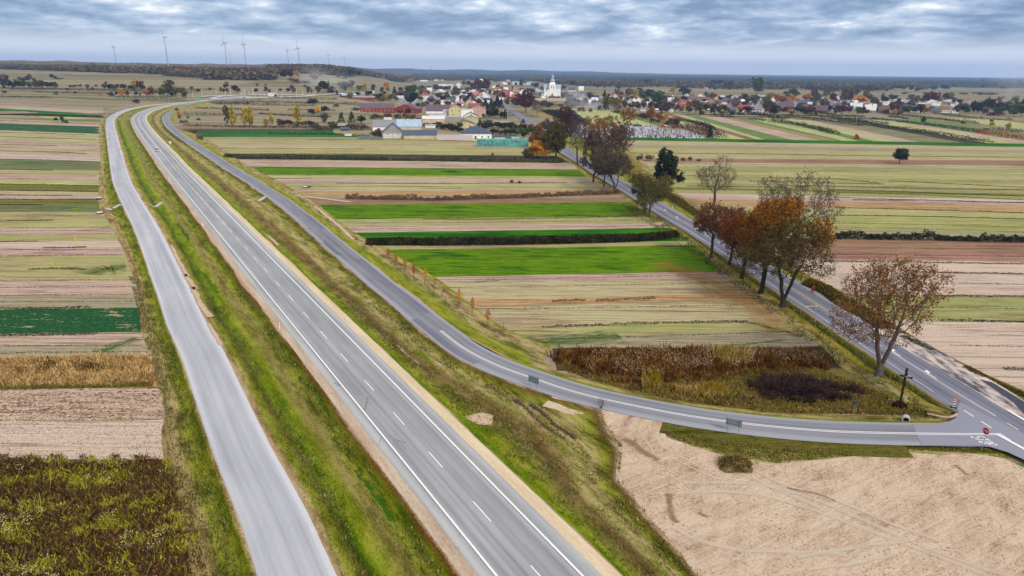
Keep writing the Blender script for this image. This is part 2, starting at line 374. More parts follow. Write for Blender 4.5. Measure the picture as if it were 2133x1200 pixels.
# ------------------------------------------------------------------ the ground sheet
def ground_mat():
    n = NT('farmland'); p = n.pos(); q = n.map(p, (1, 1, 1), R(-1)); 
    w = n.noise(n.map(p, (.0016, .0016, 0)), 1, 2); y = n.math('ADD', n.sep(q, 1), n.math('MULTIPLY', w, 260.0))
    x = n.sep(q, 0)
    xs = n.math('FLOOR', n.math('DIVIDE', x, 420.0))
    def strips(wd, off):
        yy = n.math('DIVIDE', n.math('ADD', y, n.math('MULTIPLY', xs, off)), wd); fl = n.math('FLOOR', yy)
        wn = n.new('ShaderNodeTexWhiteNoise', noise_dimensions='2D'); cb = n.new('ShaderNodeCombineXYZ'); n.lk(fl, cb.inputs[0]); n.lk(xs, cb.inputs[1]); n.lk(cb.outputs[0], wn.inputs[0])
        return wn.outputs[0], n.math('FRACT', yy)
    r1, f1 = strips(17.0, 5.3)
    r2, f2 = strips(53.0, 11.1)
    fine = n.noise(n.map(p, (.01, .35, 0)), 1, 3, .7); gr = n.noise(n.map(p, (.35,) * 3), 1, 4, .7)
    f = n.wsum((r1, .6), (r2, .4), (fine, .5), (gr, .3), off=-.4)
    c = n.ramp(f, [(0, C3(72, 66, 54)), (.18, C3(104, 102, 70)), (.34, C3(144, 128, 100)), (.48, C3(166, 152, 122)), (.6, C3(128, 132, 92)), (.72, C3(168, 142, 124)), (.84, C3(94, 112, 70)), (1, C3(108, 92, 76))])
    ed = n.math('LESS_THAN', n.math('ADD', f1, n.math('MULTIPLY', gr, .12)), .13)
    c = n.mix(n.math('MULTIPLY', ed, .8), c, C3(52, 48, 36))
    n.bump(gr, .4, .5); return n.col(c)
def ground():
    rr = np.concatenate([[0.0], np.geomspace(12, 16000, 96)]); az = np.radians(np.concatenate([np.arange(-75, 75, .75), np.arange(75, 285, 5)]))
    V = [(0, 0, 0)]; 
    for r in rr[1:]:
        for a in az:
            x, y = r * math.sin(a), r * math.cos(a); V.append((x, y, hgt(x, y)))
    m = len(az); F = [[0, 1 + (j + 1) % m, 1 + j] for j in range(m)]
    for i in range(len(rr) - 2):
        b = 1 + i * m
        F += [[b + j, b + (j + 1) % m, b + m + (j + 1) % m, b + m + j] for j in range(m)]
    me = mesh('ground', V, F, ground_mat())
    if me.polygons[500].normal.z < 0: me.flip_normals()
    kind(ob('ground', me), 'structure')
ground()
_fz = [0]
def poly(name, px, mat, z=.03, world=False, nsub=0):
    """flat patch given by photograph points; far ones follow the terrain"""
    P = [tuple(p) for p in px] if world else GP(px)
    far = max(hgt(*p) for p in P) > 0 and len(P) == 4
    if not far:
        if name == 'field':
            _fz[0] += 1; z += .004 * (_fz[0] % 2); Q = []; rj = random.Random(_fz[0])
            for i, a in enumerate(P):
                b = P[(i + 1) % len(P)]; L = math.dist(a, b); k = max(1, min(60, int(L / 5))); am = min(.35, L / 60) * (1 if len(P) < 12 else .3); nx, ny = (b[1] - a[1]) / L, -(b[0] - a[0]) / L; o = 0
                for j in range(k): u = j / k; o = (.6 * o + rj.uniform(-am, am)) if j else 0; Q.append((a[0] + (b[0] - a[0]) * u + nx * o, a[1] + (b[1] - a[1]) * u + ny * o))
            P = Q
        me = mesh(name, [(a, b, z) for a, b in P], [list(range(len(P)))], mat)
    else:
        assert len(P) == 4; n, m = 24, 10; V = []
        for i in range(n):
            u = i / (n - 1)
            for j in range(m):
                v = j / (m - 1); a = [(P[0][k] * (1 - u) + P[1][k] * u) * (1 - v) + (P[3][k] * (1 - u) + P[2][k] * u) * v for k in (0, 1)]
                V.append((a[0], a[1], hgt(*a) + z + .12))
        me = mesh(name, V, grid_faces(n, m), mat)
    if me.polygons[0].normal.z < 0: me.flip_normals()
    return kind(ob(name, me), 'structure')
def edgex(tab, y): return lerpt(tab, y)
# left block of strips: (y at x=-220, y at the right-hand edge, material)
LEDGE = [(236, 216), (258, 207), (280, 206), (330, 209), (380, 206), (430, 207), (450, 218), (475, 233), (500, 246), (530, 262), (560, 271), (600, 287), (650, 292), (700, 296), (740, 318), (800, 325), (850, 345), (900, 336), (960, 342), (1000, 356), (1100, 374), (1200, 392), (1400, 430)]
lrows = [(213, 226, 'greytan'), (220, 232, 'pink'), (226, 238, 'darksoil_g'), (233, 242, 'darksoil'), (240, 246, 'palegreen'), (243, 250, 'dull'), (247.5, 254.5, 'tangreen'), (251.5, 258.5, 'pink'), (256.5, 264, 'teal'), (271, 279, 'palegreen'), (276, 283, 'tan'), (284, 291, 'palegreen'),
         (291, 299, 'pink'), (301, 308, 'tan'), (314, 321, 'pink'), (321, 327, 'palepink'), (331, 337, 'dull'), (353, 355, 'tangreen'), (362, 365, 'pink'), (374, 376, 'palegreen'), (384, 387, 'dullyel'), (397, 400, 'tan'), (406, 408, 'pink'),
         (416, 415, 'dullyel'), (428, 429, 'dull'), (441, 442, 'tangreen'), (460, 457, 'palegreen'), (475, 474, 'pink'), (489, 487, 'tangreen'), (504, 502, 'palepink'), (515, 514, 'pink'), (534, 531, 'tangreen'), (585, 584, 'pink'), (616, 614, 'greytan'), (645, 641, 'teal'), (695, 692, 'greytan'), (700, 697, 'pink'), (722, 720, 'greytan'), (752, 745, 'orange'), (810, 808, 'clod'), (876, 874, 'palepink'), (961, 957, 'weeds'), (1500, 1500, None)]
M['tg2'] = field('grass_stubble', [(134, 128, 82), (168, 164, 108), (190, 184, 132), (138, 154, 82)], furrow=.8); M['pg2'] = field('pale_hay', [(154, 144, 92), (186, 180, 122), (202, 194, 146), (160, 162, 92)], furrow=.8)
M['darksoil_g'] = M['green2']; 
M['weeds'] = field('weedy_ground', [(58, 44, 28), (82, 66, 40), (104, 96, 44), (88, 60, 44)], streak=(.1, .25))
def strips(rows, lx, edge, name='field', left=True, sh=0):
    for (a, b, m), (c, d, _) in zip(rows, rows[1:]):
        if m is None: continue
        e0, e1 = edge(b), edge(d)
        pts = [(lx, a), (e0, b)] + ([((edge((b + d) / 2)), (b + d) / 2)] if d - b > 12 else []) + [(e1, d), (lx, c)]
        poly(name, pts, M[m], z=.03)
def slope(a, b, xe, lx): return a + (a - b) / xe * (-lx)   # extend the boundary line beyond the frame
lr = [(slope(a, b, 230., -200.), b, m) for a, b, m in lrows]
strips(lr, -200, lambda y: edgex(LEDGE, y))
# centre block between the right service road and the old road
CL = [(262, 352), (272, 384), (285, 420), (300, 447), (320, 476), (340, 508), (360, 545), (380, 585), (400, 620), (420, 655), (440, 680), (460, 705), (480, 730), (500, 765), (520, 805), (545, 850), (577, 905), (610, 950), (650, 1000), (690, 1060), (725, 1150), (760, 1160)]
CR_ = [(262, 690), (285, 700), (291, 1118), (320, 1150), (340, 1190), (368, 1222), (400, 1285), (430, 1325), (455, 1368), (480, 1405), (505, 1440), (540, 1478), (570, 1510), (620, 1580), (670, 1640), (725, 1715), (770, 1760)]
crows = [(262, 262, 'brown'), (269, 269, 'teal'), (279, 279, 'green2'), (285.5, 286, 'greytan'), (291, 290, 'tangreen'), (297, 300, 'tan'), (306, 310, 'palegreen'), (312, 316, 'tangreen'), (320, 325, 'darksoil'), (332, 339, 'tan'), (334.5, 341, 'pink'), (347, 353, 'green'), (364, 368, 'palegreen'), (371, 374, 'pink'), (382, 381, 'palegreen'), (390, 388, 'tan'), (400, 396, 'orange'), (408, 406, 'greytan'), (413, 412, 'brown'), (427, 421, 'green'), (457, 450, 'tangreen'), (471, 465, 'pink'), (485, 475, 'green2'), (512, 502, 'tangreen'), (521, 511, 'green'), (577, 566, 'pink'), (590, 580, 'tan'), (626, 612, 'orange'), (640, 624, 'tan'), (682, 668, 'tangreen'), (700, 690, 'greytan'), (726, 722, 'weeds'), (772, 772, None)]
for (a, b, m), (c, d, _) in zip(crows, crows[1:]):
    if m is None: continue
    l0, l1, r0, r1 = edgex(CL, a), edgex(CL, c), edgex(CR_, b), edgex(CR_, d)
    poly('field', [(l0, a), (r0, b), (r1, d), (l1, c)], M[m])
# leaf litter under the avenue and the weedy triangle
poly("field", [(1175, 771), (1765, 768), (1840, 810), (1975, 866), (1600, 862), (1390, 834), (1250, 798)], field("rough_meadow", [(92, 92, 34), (130, 122, 60), (150, 132, 84), (104, 78, 48), (116, 122, 46)], streak=(.06, .4), pscale=.09, w=(.5, .3, .3, .4)), z=.045)
# right block beyond the old road: left edge px, y at edge, y at x=2350
RE = [(286, 1300), (300, 1310), (330, 1335), (360, 1362), (390, 1392), (420, 1438), (450, 1490), (480, 1535), (520, 1590), (560, 1660), (610, 1760), (650, 1825), (700, 1900), (750, 1985), (800, 2100), (860, 2240)]
rrows = [(286, 303, 'green2'), (292.5, 310, 'tan'), (301, 317, 'greytan'), (308, 322, 'pg2'), (318, 328, 'pg2'), (324, 333, 'tan'), (330, 336, 'brown'), (337, 348, 'tan'), (345, 354, 'tg2'), (355, 361, 'pg2'), (367, 377, 'tg2'), (374, 388, 'pg2'), (380, 397, 'tg2'), (390, 408, 'dullyel'), (394, 414, 'tg2'), (402, 421, 'palepink'), (407, 427, 'pink'), (416, 434, 'orange'), (426, 446, 'pg2'), (442, 459, 'palegreen2'), (468, 482, 'tg2'), (478, 490, 'greytan'), (497, 505, 'brown'), (520, 522, 'brown2'), (540, 550, 'palepink'), (568, 570, 'palepink'), (614, 618, 'tg2'), (668, 673, 'palepink'), (870, 880, None)]
M['palegreen2'] = field('meadow_strip', [(146, 148, 88), (170, 172, 104), (190, 184, 128)])
M['brown2'] = field('ploughland', [(132, 98, 80), (166, 128, 108), (184, 146, 124)])
for (a, b, m), (c, d, _) in zip(rrows, rrows[1:]):
    if m is None: continue
    pts = [(edgex(RE, a), a)]
    pts += [(2350, b), (2350, d), (edgex(RE, c), c)] + [(edgex(RE, y), y) for y in (840, 780, 720, 690) if a < y < c]
    poly('field', pts, M[m])
# strips running away behind the old road, towards the village (slanting in the picture)
A2 = fa((1480, 245), (1726, 296))
def fld2(nm, cols): return field(nm, cols, ang=A2)
D = dict(p=fld2('soil_strip', [(176, 150, 134), (200, 174, 156), (208, 186, 166)]), g=fld2('clover_strip', [(92, 122, 66), (110, 140, 76), (130, 152, 90)]), y=fld2('hay_strip', [(168, 172, 110), (186, 190, 128), (196, 200, 146)]),
         b=fld2('brown_strip', [(134, 96, 82), (156, 116, 98)]), d=fld2('fallow_strip', [(110, 112, 80), (140, 138, 100), (160, 150, 112)]), o=fld2('ochre_strip', [(150, 140, 76), (176, 150, 98)]), k=fld2('dark_rows', [(44, 42, 38), (70, 66, 52), (96, 92, 66)]))
diag = [((1100, 236), (1180, 262), 'o'), ((1128, 231), (1190, 262), 'g'), ((1150, 231), (1205, 262), 'k'), ((1195, 232), (1240, 262), 'y'), ((1262, 230), (1370, 262), 'g'), ((1285, 230), (1395, 262), 'b'), ((1310, 234), (1420, 268), 'b'), ((1345, 236), (1500, 291), 'y'), ((1380, 237), (1570, 295), 'b'), ((1400, 238), (1592, 295.5), 'y'), ((1425, 240), (1612, 296), 'g'), ((1455, 242), (1668, 296.5), 'p'), ((1500, 244), (1728, 297), 'o'), ((1530, 247), (1760, 297), 'g'), ((1560, 248), (1775, 298), 'y'), ((1600, 246), (1806, 298), 'g'),
        ((1625, 246), (1840, 299), 'y'), ((1665, 250), (1893, 299), 'p'), ((1690, 251), (1935, 300), 'd'), ((1720, 246), (2020, 300), 'k'), ((1790, 250), (2076, 302), 'y'), ((1830, 250), (2150, 304), 'p'), ((1850, 250), (2200, 304), 'g'), ((1900, 246), (2300, 306), 'd'), ((1960, 246), (2400, 308), 'y'), ((2080, 250), (2500, 310), 'd'), ((2200, 255), (2600, 312), 'd')]
for (a, b, m), (c, d, _) in zip(diag, diag[1:]): poly('field', [a, c, d, b], D[m], z=.02)
poly('field', [(1180, 227), (1290, 229), (1262, 233), (1140, 233)], D['y'], z=.05)
# bare building plot, lower right
def lot_mat():
    n = NT('raked_sand'); p = n.pos(); g = n.noise(n.map(p, (3,) * 3), 1, 5, .75); s = n.noise(n.map(p, (.12, .9, 0), R(-32)), 1, 5, .7, .6); s2 = n.noise(n.map(p, (.9, .12, 0), R(20)), 1, 4, .7, .5); pa = n.noise(n.map(p, (.09,) * 3), 1, 4, .6, 1.2)
    s3 = n.noise(n.map(p, (.15, 3.2, 0), R(-28)), 1, 4, .7, .4); p2 = n.noise(n.map(p, (.16, .28, 0), R(-30)), 1, 5, .65, .8); f = n.wsum((g, .75), (s, .45), (s2, .35), (pa, .5), (p2, .55), (s3, .3), off=-.95)
    c = n.ramp(f, [(.24, C3(144, 112, 88)), (.36, C3(190, 162, 140)), (.48, C3(208, 182, 158)), (.62, C3(222, 200, 178)), (.76, C3(214, 186, 154))])
    n.bump(n.wsum((s, 1), (g, .6), (s2, .5)), .8, .35); return n.col(c)
M['lot'] = lot_mat()
LOT = [(1250, 855), (1300, 864), (1384, 884), (1388, 912), (1440, 928), (1490, 944), (1560, 958), (1640, 962), (1700, 958), (1775, 950), (1775, 936), (1900, 938), (2020, 943), (2090, 955), (2133, 975), (2500, 1060), (2700, 1500), (1700, 1500), (1560, 1330), (1470, 1235), (1440, 1196), (1420, 1165), (1382, 1132), (1374, 1110), (1341, 1075), (1311, 1032), (1281, 1006), (1284, 962), (1287, 926), (1263, 892)]
# ------------------------------------------------------------------ roads
RZ = .5
def ext(P, d0=0, d1=0):
    P = [tuple(p) for p in P]
    if d0: a, b = P[0], P[1]; l = math.dist(a, b); P = [(a[0] + (a[0] - b[0]) / l * d0, a[1] + (a[1] - b[1]) / l * d0)] + P
    if d1: a, b = P[-1], P[-2]; l = math.dist(a, b); P = P + [(a[0] + (a[0] - b[0]) / l * d1, a[1] + (a[1] - b[1]) / l * d1)]
    return P
class Line:
    def __init__(s, pts, step):
        s.P, s.s = resample(pts, step=step); s.N = normals2(s.P)
    def near(s, q):
        d = np.hypot(s.P[:, 0] - q[0], s.P[:, 1] - q[1]); i = int(d.argmin()); return s.s[i]
    def at(s, t, off=0.0):
        x = np.interp(t, s.s, s.P[:, 0]); y = np.interp(t, s.s, s.P[:, 1]); nx = np.interp(t, s.s, s.N[:, 0]); ny = np.interp(t, s.s, s.N[:, 1])
        return (x + nx * off, y + ny * off)
    def dirn(s, t):
        a, b = s.at(t - .5), s.at(t + .5); return math.atan2(b[1] - a[1], b[0] - a[0])
    def sub(s, a, b, step=2.0):
        t = np.linspace(a, b, max(2, int(abs(b - a) / step) + 1)); P = np.array([s.at(x) for x in t]); return P, t
def px_(L): return GP(L, RZ)
g0 = px_([(986.7, 1047)])[0]; hd = R(-31.05)
dv = (math.sin(hd), math.cos(hd))
mainpts = [(g0[0] - dv[0] * 60, g0[1] - dv[1] * 60), g0] + [(g0[0] + dv[0] * d, g0[1] + dv[1] * d) for d in (60, 120, 180, 250, 320)] + px_([(348, 331), (326.8, 305.8), (306.5, 281), (294.5, 264), (289.3, 252), (288.8, 246.5), (292.8, 240), (308, 231.5), (340, 222), (380, 215), (430, 209.6), (475, 206.5), (520, 204.5), (580, 203)])
MAIN = Line(mainpts, 4.0)
LS = Line(ext(px_([(619, 1200), (575, 1086), (541, 1013), (506, 940), (464, 840), (443.7, 790), (423.5, 740), (386.7, 670), (367.5, 620), (346, 570), (325, 520), (302, 470), (280, 430), (266.5, 405), (254.5, 380), (247.7, 355), (242.5, 330), (237.5, 305), (232.5, 280), (229.4, 264), (229, 253), (235, 243.5), (247, 236), (264, 229.5), (287, 224), (322, 219), (365, 215), (400, 212), (440, 208.7)]), 70), 3.0)
RS = Line(px_([(475, 207.3), (435, 210.5), (402, 216), (376, 225), (358, 233), (347.5, 241), (346, 251), (353, 263), (367.5, 276), (391, 292), (419, 311), (450, 331), (476, 348), (504, 365), (533, 382), (559, 400), (586, 418), (612, 438), (640, 460), (671, 487), (703, 515), (748, 552), (790, 588), (838, 625), (875, 656), (920, 691), (960, 722), (1000, 745), (1050, 767.5), (1100, 785), (1200, 818), (1327, 847), (1453, 870), (1580, 886.5), (1707, 897.6), (1798, 901.7), (1975, 905), (2078, 905.5)]), 2.0)
OLDP = [(74, 20), (71.4, 55), (68.9, 84), (67.5, 96), (66, 110.9), (65, 122.8), (63.8, 135.7), (62.5, 149), (59.3, 183), (56.3, 209), (54, 224), (49.8, 262), (44.5, 304), (37, 370), (30, 440), (23.4, 560), (14, 663), (4.5, 780), (-9, 920), (-19, 1045), (-36, 1207), G(985, 178), G(968, 163)]
OLD = Line(OLDP, 3.0)
def st(o): return kind(o, 'structure')
st(ribbon('main_road', MAIN.P, MAIN.s, [-5.0, -3.4, 0, 3.4, 5.3], RZ, M['asp_main'], [-.03, 0, .04, 0, -.03]))
st(ribbon('gravel_shoulder', MAIN.P, MAIN.s, [-6.4, -4.95], RZ - .05, M['gravel_pink']))
st(ribbon('sand_shoulder', MAIN.P, MAIN.s, [5.25, 6.9], RZ - .05, M['gravel_tan']))
st(ribbon('left_service_road', LS.P, LS.s, [-3.3, 0, 3.3], RZ, M['asp_left'], [0, .05, 0]))
st(ribbon('right_service_road', RS.P, RS.s, [-3.05, 0, 3.05], RZ, M['asp_right'], [0, .05, 0]))
st(ribbon('old_road', OLD.P, OLD.s, [-4.5, -3.5, 0, 3.5, 4.2], RZ - .02, M['asp_old'], [0, .0, .05, .0, .0]))
for a_, b_, o0, o1 in [((640, 452), (668, 480), -2.2, .3), ((690, 505), (720, 532), -.2, 2.4), ((735, 545), (880, 662), -2.4, -.3), ((880, 664), (1010, 752), .4, 2.5)]:
    P_, t_ = RS.sub(RS.near(G(*a_)), RS.near(G(*b_)), 1.5); st(ribbon('asphalt_patch', P_, t_, [o0, o1], RZ, M['asp_old'], [.035, .035]))
# junction mouth, worn lay-by and patches
def poly2(name, px, mat, z): return poly(name, px_(px), mat, z, world=True)
poly2('junction', [(1900, 884), (1950, 883), (1975, 879), (1990, 872), (1997, 862), (1992, 850), (2000, 838), (2240, 960), (2200, 990), (2132, 958), (2100, 943), (2062, 931.5), (2025, 928), (1920, 929)], M['asp_old'], RZ + .055)
def worn():
    n = NT('worn_lay_by'); p = n.pos(); a = n.noise(n.map(p, (1.1, .35, 0), R(-5)), 1, 5, .75); b = n.noise(n.map(p, (.25, .06, 0), R(-5)), 1, 3, .6)
    f = n.wsum((a, .7), (b, .9), off=-.3); n.bump(a, .8, .1)
    return n.col(n.ramp(f, [(.38, C3(84, 82, 92)), (.46, C3(150, 142, 146)), (.54, C3(206, 190, 182)), (.7, C3(222, 208, 196))]))
poly2('lay_by', [(1745, 640), (1800, 660), (1866, 688), (1925, 712), (2010, 762), (2080, 800), (2133, 834), (2300, 930), (2300, 985), (2133, 880), (2040, 822), (1940, 762), (1862, 713), (1800, 678)], worn(), RZ - .015)
poly2('lay_by', [(2040, 790), (2066, 796), (2133, 836), (2300, 935), (2300, 958), (2133, 862), (2110, 838)], M['asp_patch'], RZ + .01)
# ------------------------------------------------------------------ painted lines
def line(L, a, b, off, w, mat=None, z=.075, step=2.0):
    P, t = L.sub(a, b, step); V = []
    T = normals2(P) if len(P) > 2 else np.array([L.at(a, 1)]) - np.array([L.at(a, 0)]) + np.zeros((len(P), 2))
    for p, n in zip(P, T):
        for o in (off - w / 2, off + w / 2): q = (p[0] + n[0] * o, p[1] + n[1] * o); V.append((q[0], q[1], hgt(*q) + RZ + z))
    return np.array(V), grid_faces(len(P), 2)[:, ::-1]
def paint(parts, mat, name='road_marking'):
    V, F = cat(parts); st(ob(name, mesh(name, V, F, mat)))
end = MAIN.s[-1]; sd = MAIN.near(px_([(986.7, 1047)])[0])
ms = [line(MAIN, 0, end, -3.55, .24), line(MAIN, 0, end, 3.55, .24)]
s_short = MAIN.near(px_([(372, 356)])[0]); s_solid = MAIN.near(px_([(338, 318)])[0])
s = sd - 48
while s < s_short: ms.append(line(MAIN, s - 4.1, s, 0, .14, step=1.4)); s += 12.0
while s < s_solid: ms.append(line(MAIN, s, s + 4, 0, .24)); s += 6
ms += [line(MAIN, s_solid, end, -.16, .16), line(MAIN, s_solid, end, .16, .16)]
def arrow(L, s, off, sgn):
    c = L.at(s, off); a = L.dirn(s); T = Matrix.Translation((c[0], c[1], RZ + .08)) @ Matrix.Rotation(a, 4, 'Z')
    P = [(x_ * .7, y_ * .7) for x_, y_ in [(-2.5, -.12), (.2, -.12), (.9, -.5 * sgn - .12), (.6, -.9 * sgn), (2.2, -1.0 * sgn), (1.7, .2 * sgn), (1.3, -.1 * sgn), (.3, .14), (-2.5, .14)]]
    return [tuple(T @ Vector((x, y, 0))) for x, y in P]
V, F = [], []
for k, q in enumerate([(335, 315.5), (341, 322), (347, 330)]):
    P = arrow(MAIN, MAIN.near(px_([q])[0]), 0, 1); F.append(list(range(len(V), len(V) + len(P)))); V += P
for q in [(1386, 440), (1411, 453), (1857, 734), (1933, 783)]:
    P = arrow(OLD, OLD.near(px_([q])[0]), .35, 1); F.append(list(range(len(V), len(V) + len(P)))); V += P
me = mesh('arrow_marking', V, F, M['paint']); st(ob('arrow_marking', me))
for p in me.polygons:
    if p.normal.z < 0: me.flip_normals(); break
paint(ms, M['paint'])
# service road double line
a, b = RS.near(px_([(920, 691)])[0]), RS.near(px_([(2075, 905.5)])[0])
paint([line(RS, a, b, -.17, .14, step=1.5), line(RS, a, b, .17, .14, step=1.5)], M['paint'])
# old road: dashed, then yellow, then double white, then short thick dashes
so = lambda x, y: OLD.near(px_([(x, y)])[0])
ol = [line(OLD, so(2056, 858), so(1850, 730), -.14, .13), line(OLD, so(2056, 858), so(1850, 730), .14, .13)]
ol += [line(OLD, so(1954, 824), OLD.s[-1], -3.35, .16), line(OLD, so(2060, 832), OLD.s[-1], 3.35, .13)]
s = so(1640, 595)
while s < so(1290, 378): ol.append(line(OLD, s, s + 4, 0, .13)); s += 8
s = so(1850, 730)
while s < so(1765, 675): ol.append(line(OLD, s, s + 3, 0, .13)); s += 4.5
s = so(2059, 860)
while s > 20: ol.append(line(OLD, s - 2, s, .1, .22, z=.085)); s -= 4
s = so(1998, 850)
for k in range(5): ol.append(line(OLD, s - 1.9, s, -3.2, .32, z=.085)); s -= 3.3
paint(ol, M['wornpaint'])
paint([line(OLD, so(1745, 660), so(1625, 588), .06, .2, z=.08), line(OLD, so(1835, 718), so(1762, 672), -.15, .16, z=.08)], M['yellow'])
# transverse yellow bar, stop line, wide edge line
def bar(p, q, w, mat, z=.09):
    a, b = px_([p, q]); d = Vector((b[0] - a[0], b[1] - a[1])); n = Vector((d.y, -d.x)).normalized() * w / 2
    V = [(a[0] - n.x, a[1] - n.y), (a[0] + n.x, a[1] + n.y), (b[0] + n.x, b[1] + n.y), (b[0] - n.x, b[1] - n.y)]
    return np.array([(x, y, RZ + z) for x, y in V]), np.array([[0, 1, 2, 3]])
paint([bar((1679, 640), (1686, 639), .5, None), bar((1688, 639), (1694, 638.5), .5, None), bar((1697, 638.5), (1703, 638), .5, None)], M['yellow'])
paint([bar((2075, 905), (2250, 1000), .5, None, .11), bar((2098, 855), (2200, 915), .45, None, .1)], M['paint'], 'stop_line')
# the word on the asphalt
def letters(txt, mat, w, h, st_=.16):
    G_ = dict(S=[[(1, .85), (.8, 1), (.2, 1), (0, .82), (.1, .58), (.9, .42), (1, .18), (.8, 0), (.2, 0), (0, .15)]], T=[[(0, 1), (1, 1)], [(.5, 1), (.5, 0)]],
              O=[[(.25, 0), (.75, 0), (1, .25), (1, .75), (.75, 1), (.25, 1), (0, .75), (0, .25), (.25, 0)]], P=[[(0, 0), (0, 1), (.75, 1), (1, .85), (1, .6), (.75, .48), (0, .48)]])
    V, F = [], []; x0 = 0; zz = 0
    for ch in txt:
        for pl in G_[ch]:
            pts = [(x0 + a * w, b * h) for a, b in pl]; n = len(pts); base = len(V)
            for i, p in enumerate(pts):
                a = pts[max(i - 1, 0)]; b = pts[min(i + 1, n - 1)]; d = Vector((b[0] - a[0], b[1] - a[1])).normalized(); q = Vector((-d.y, d.x)) * st_ / 2
                zz += .0002; V += [(p[0] + q.x, p[1] + q.y * h / w * .5, zz), (p[0] - q.x, p[1] - q.y * h / w * .5, zz)]
            F += [[base + 2 * i, base + 2 * i + 1, base + 2 * i + 3, base + 2 * i + 2] for i in range(n - 1)]
        x0 += w * 1.45
    return V, F
V, F = letters('STOP', None, .42, 1.7, .13)
a, b = px_([(2026, 918), (2052, 928)])
c0 = px_([(2021, 911)])[0]; c1 = px_([(2046, 926)])[0]
ux = Vector((c1[0] - c0[0], c1[1] - c0[1], 0)).normalized(); uy = Vector((px_([(2040, 911)])[0][0] - c0[0], px_([(2040, 911)])[0][1] - c0[1], 0)).normalized()
o = ob('stop_marking', mesh('stop_marking', [tuple(Vector((c0[0], c0[1], RZ + .11)) + ux * v[0] + uy * v[1] + Vector((0, 0, v[2]))) for v in V], F, M['paint'])); st(o)
if o.data.polygons[0].normal.z < 0: o.data.flip_normals()
# ------------------------------------------------------------------ grass corridors between the roads
def loft2(name, pairs, m, mat, prof, n=260, jit=.03, seed=1):
    Q = [(a[0], a[1], b[0], b[1]) for a, b in pairs]; Q, s = resample(Q, n=n); A, B = Q[:, :2], Q[:, 2:]
    rng = np.random.default_rng(seed); t = np.linspace(0, 1, m); zp = np.interp(t, [p[0] for p in prof], [p[1] for p in prof])
    P = A[:, None] * (1 - t)[None, :, None] + B[:, None] * t[None, :, None]
    hz = np.array([hgt(x, y) for x, y in P.reshape(-1, 2)]).reshape(P.shape[:2]); wd = np.linalg.norm(A - B, axis=1)
    j = rng.normal(size=hz.shape) * jit; j[:, 0] = j[:, -1] = 0
    Z = np.maximum(hz + zp[None] + j, hz + .035)
    me = mesh(name, np.concatenate([P, Z[..., None]], 2).reshape(-1, 3), grid_faces(n, m), mat, smoothf=True)
    setuv(me, np.stack(np.broadcast_arrays(s[:, None], t[None] * wd[:, None]), 2).reshape(-1, 2)); setuv(me, np.stack(np.broadcast_arrays(t[None] + 0 * s[:, None], s[:, None] / 100), 2).reshape(-1, 2), 'Frac')
    if me.polygons[(n * (m - 1)) // 3].normal.z < 0: me.flip_normals()
    return st(ob(name, me))
# outer left verge
pr = []
for y, x in reversed(LEDGE): q = G(x, y); pr.append((q, LS.at(LS.near(q), -3.25)))
V1 = verge('left_verge_grass', [(0, BRN, DRY2, 0), (.35, DRY, DRY2, 0), (.5, DRK, OLI2, 0), (.62, (62, 80, 10), OLI2, 0), (.88, DRK, DRK2, 0), (.96, BRN, DRY2, 0), (1, SAN, SAN2, 0)], warp=.09)
loft2('grass_verge', pr, 14, V1, [(0, .035), (.3, .25), (.48, .05), (.6, .08), (.9, .45), (1, .5)], seed=2)
# between left service road and main road
pr = []
t = 0
while t < LS.s[-1] - 20:
    a = LS.at(t, 3.25); b = MAIN.at(MAIN.near(a), -6.35); pr.append((a, b)); t += 14 if t < 500 else 30
V2 = verge('median_grass', [(0, SAN, SAN2, 0), (.07, DRY, DRY2, 0), (.14, OLI, OLI2, 0), (.25, (60, 66, 20), (110, 110, 50), 0), (.33, BRI, BRI2, 0), (.45, OLI, OLI2, 0), (.62, (112, 100, 52), (164, 152, 98), 0), (.76, DRK, OLI2, 0), (.9, (56, 78, 10), DRK2, 0), (.965, (104, 66, 30), DRY, 0), (1, SAN, SAN2, 0)], warp=.1)
V2.name = 'median_grass'
loft2('grass_median', pr, 22, V2, [(0, .5), (.1, .45), (.27, .05), (.32, .05), (.45, .42), (.65, .4), (.86, .06), (.93, .2), (1, .45)], n=420, seed=3)
# between main road and right service road / building plot
pr = []; t = RS.s[-1]
kk = RS.near(px_([(1240, 850)])[0])
lote = GP([(1250, 857), (1263, 892), (1287, 926), (1284, 962), (1281, 1006), (1311, 1032), (1341, 1075), (1374, 1110), (1420, 1165), (1440, 1196), (1560, 1330), (1700, 1500)])
tt = np.arange(12, kk, 12); bb = [RS.at(x, 3.0) for x in tt] + lote
last = 1e9
for b in bb:
    sm = MAIN.near(b)
    if sm > last - 1: sm = last - 1
    last = sm; pr.append((MAIN.at(sm, 6.85), b))
V3 = verge('bank_grass', [(0, SAN, SAN2, 0), (.03, BRI, BRI2, 0), (.12, OLI, OLI2, 0), (.3, (84, 78, 34), (148, 134, 84), 0), (.42, BRN, (142, 120, 80), 0), (.55, OLI, DRY2, 0), (.72, (120, 104, 60), DRY2, 0), (.84, DRK, OLI2, 0), (.95, (84, 78, 30), DRY, 0), (1, DRY, SAN2, 0)], warp=.1)
loft2('grass_bank', pr, 24, V3, [(0, .45), (.1, .3), (.25, .07), (.4, .3), (.6, .4), (.78, .1), (.84, .07), (.95, .4), (1, .45)], n=420, seed=4)
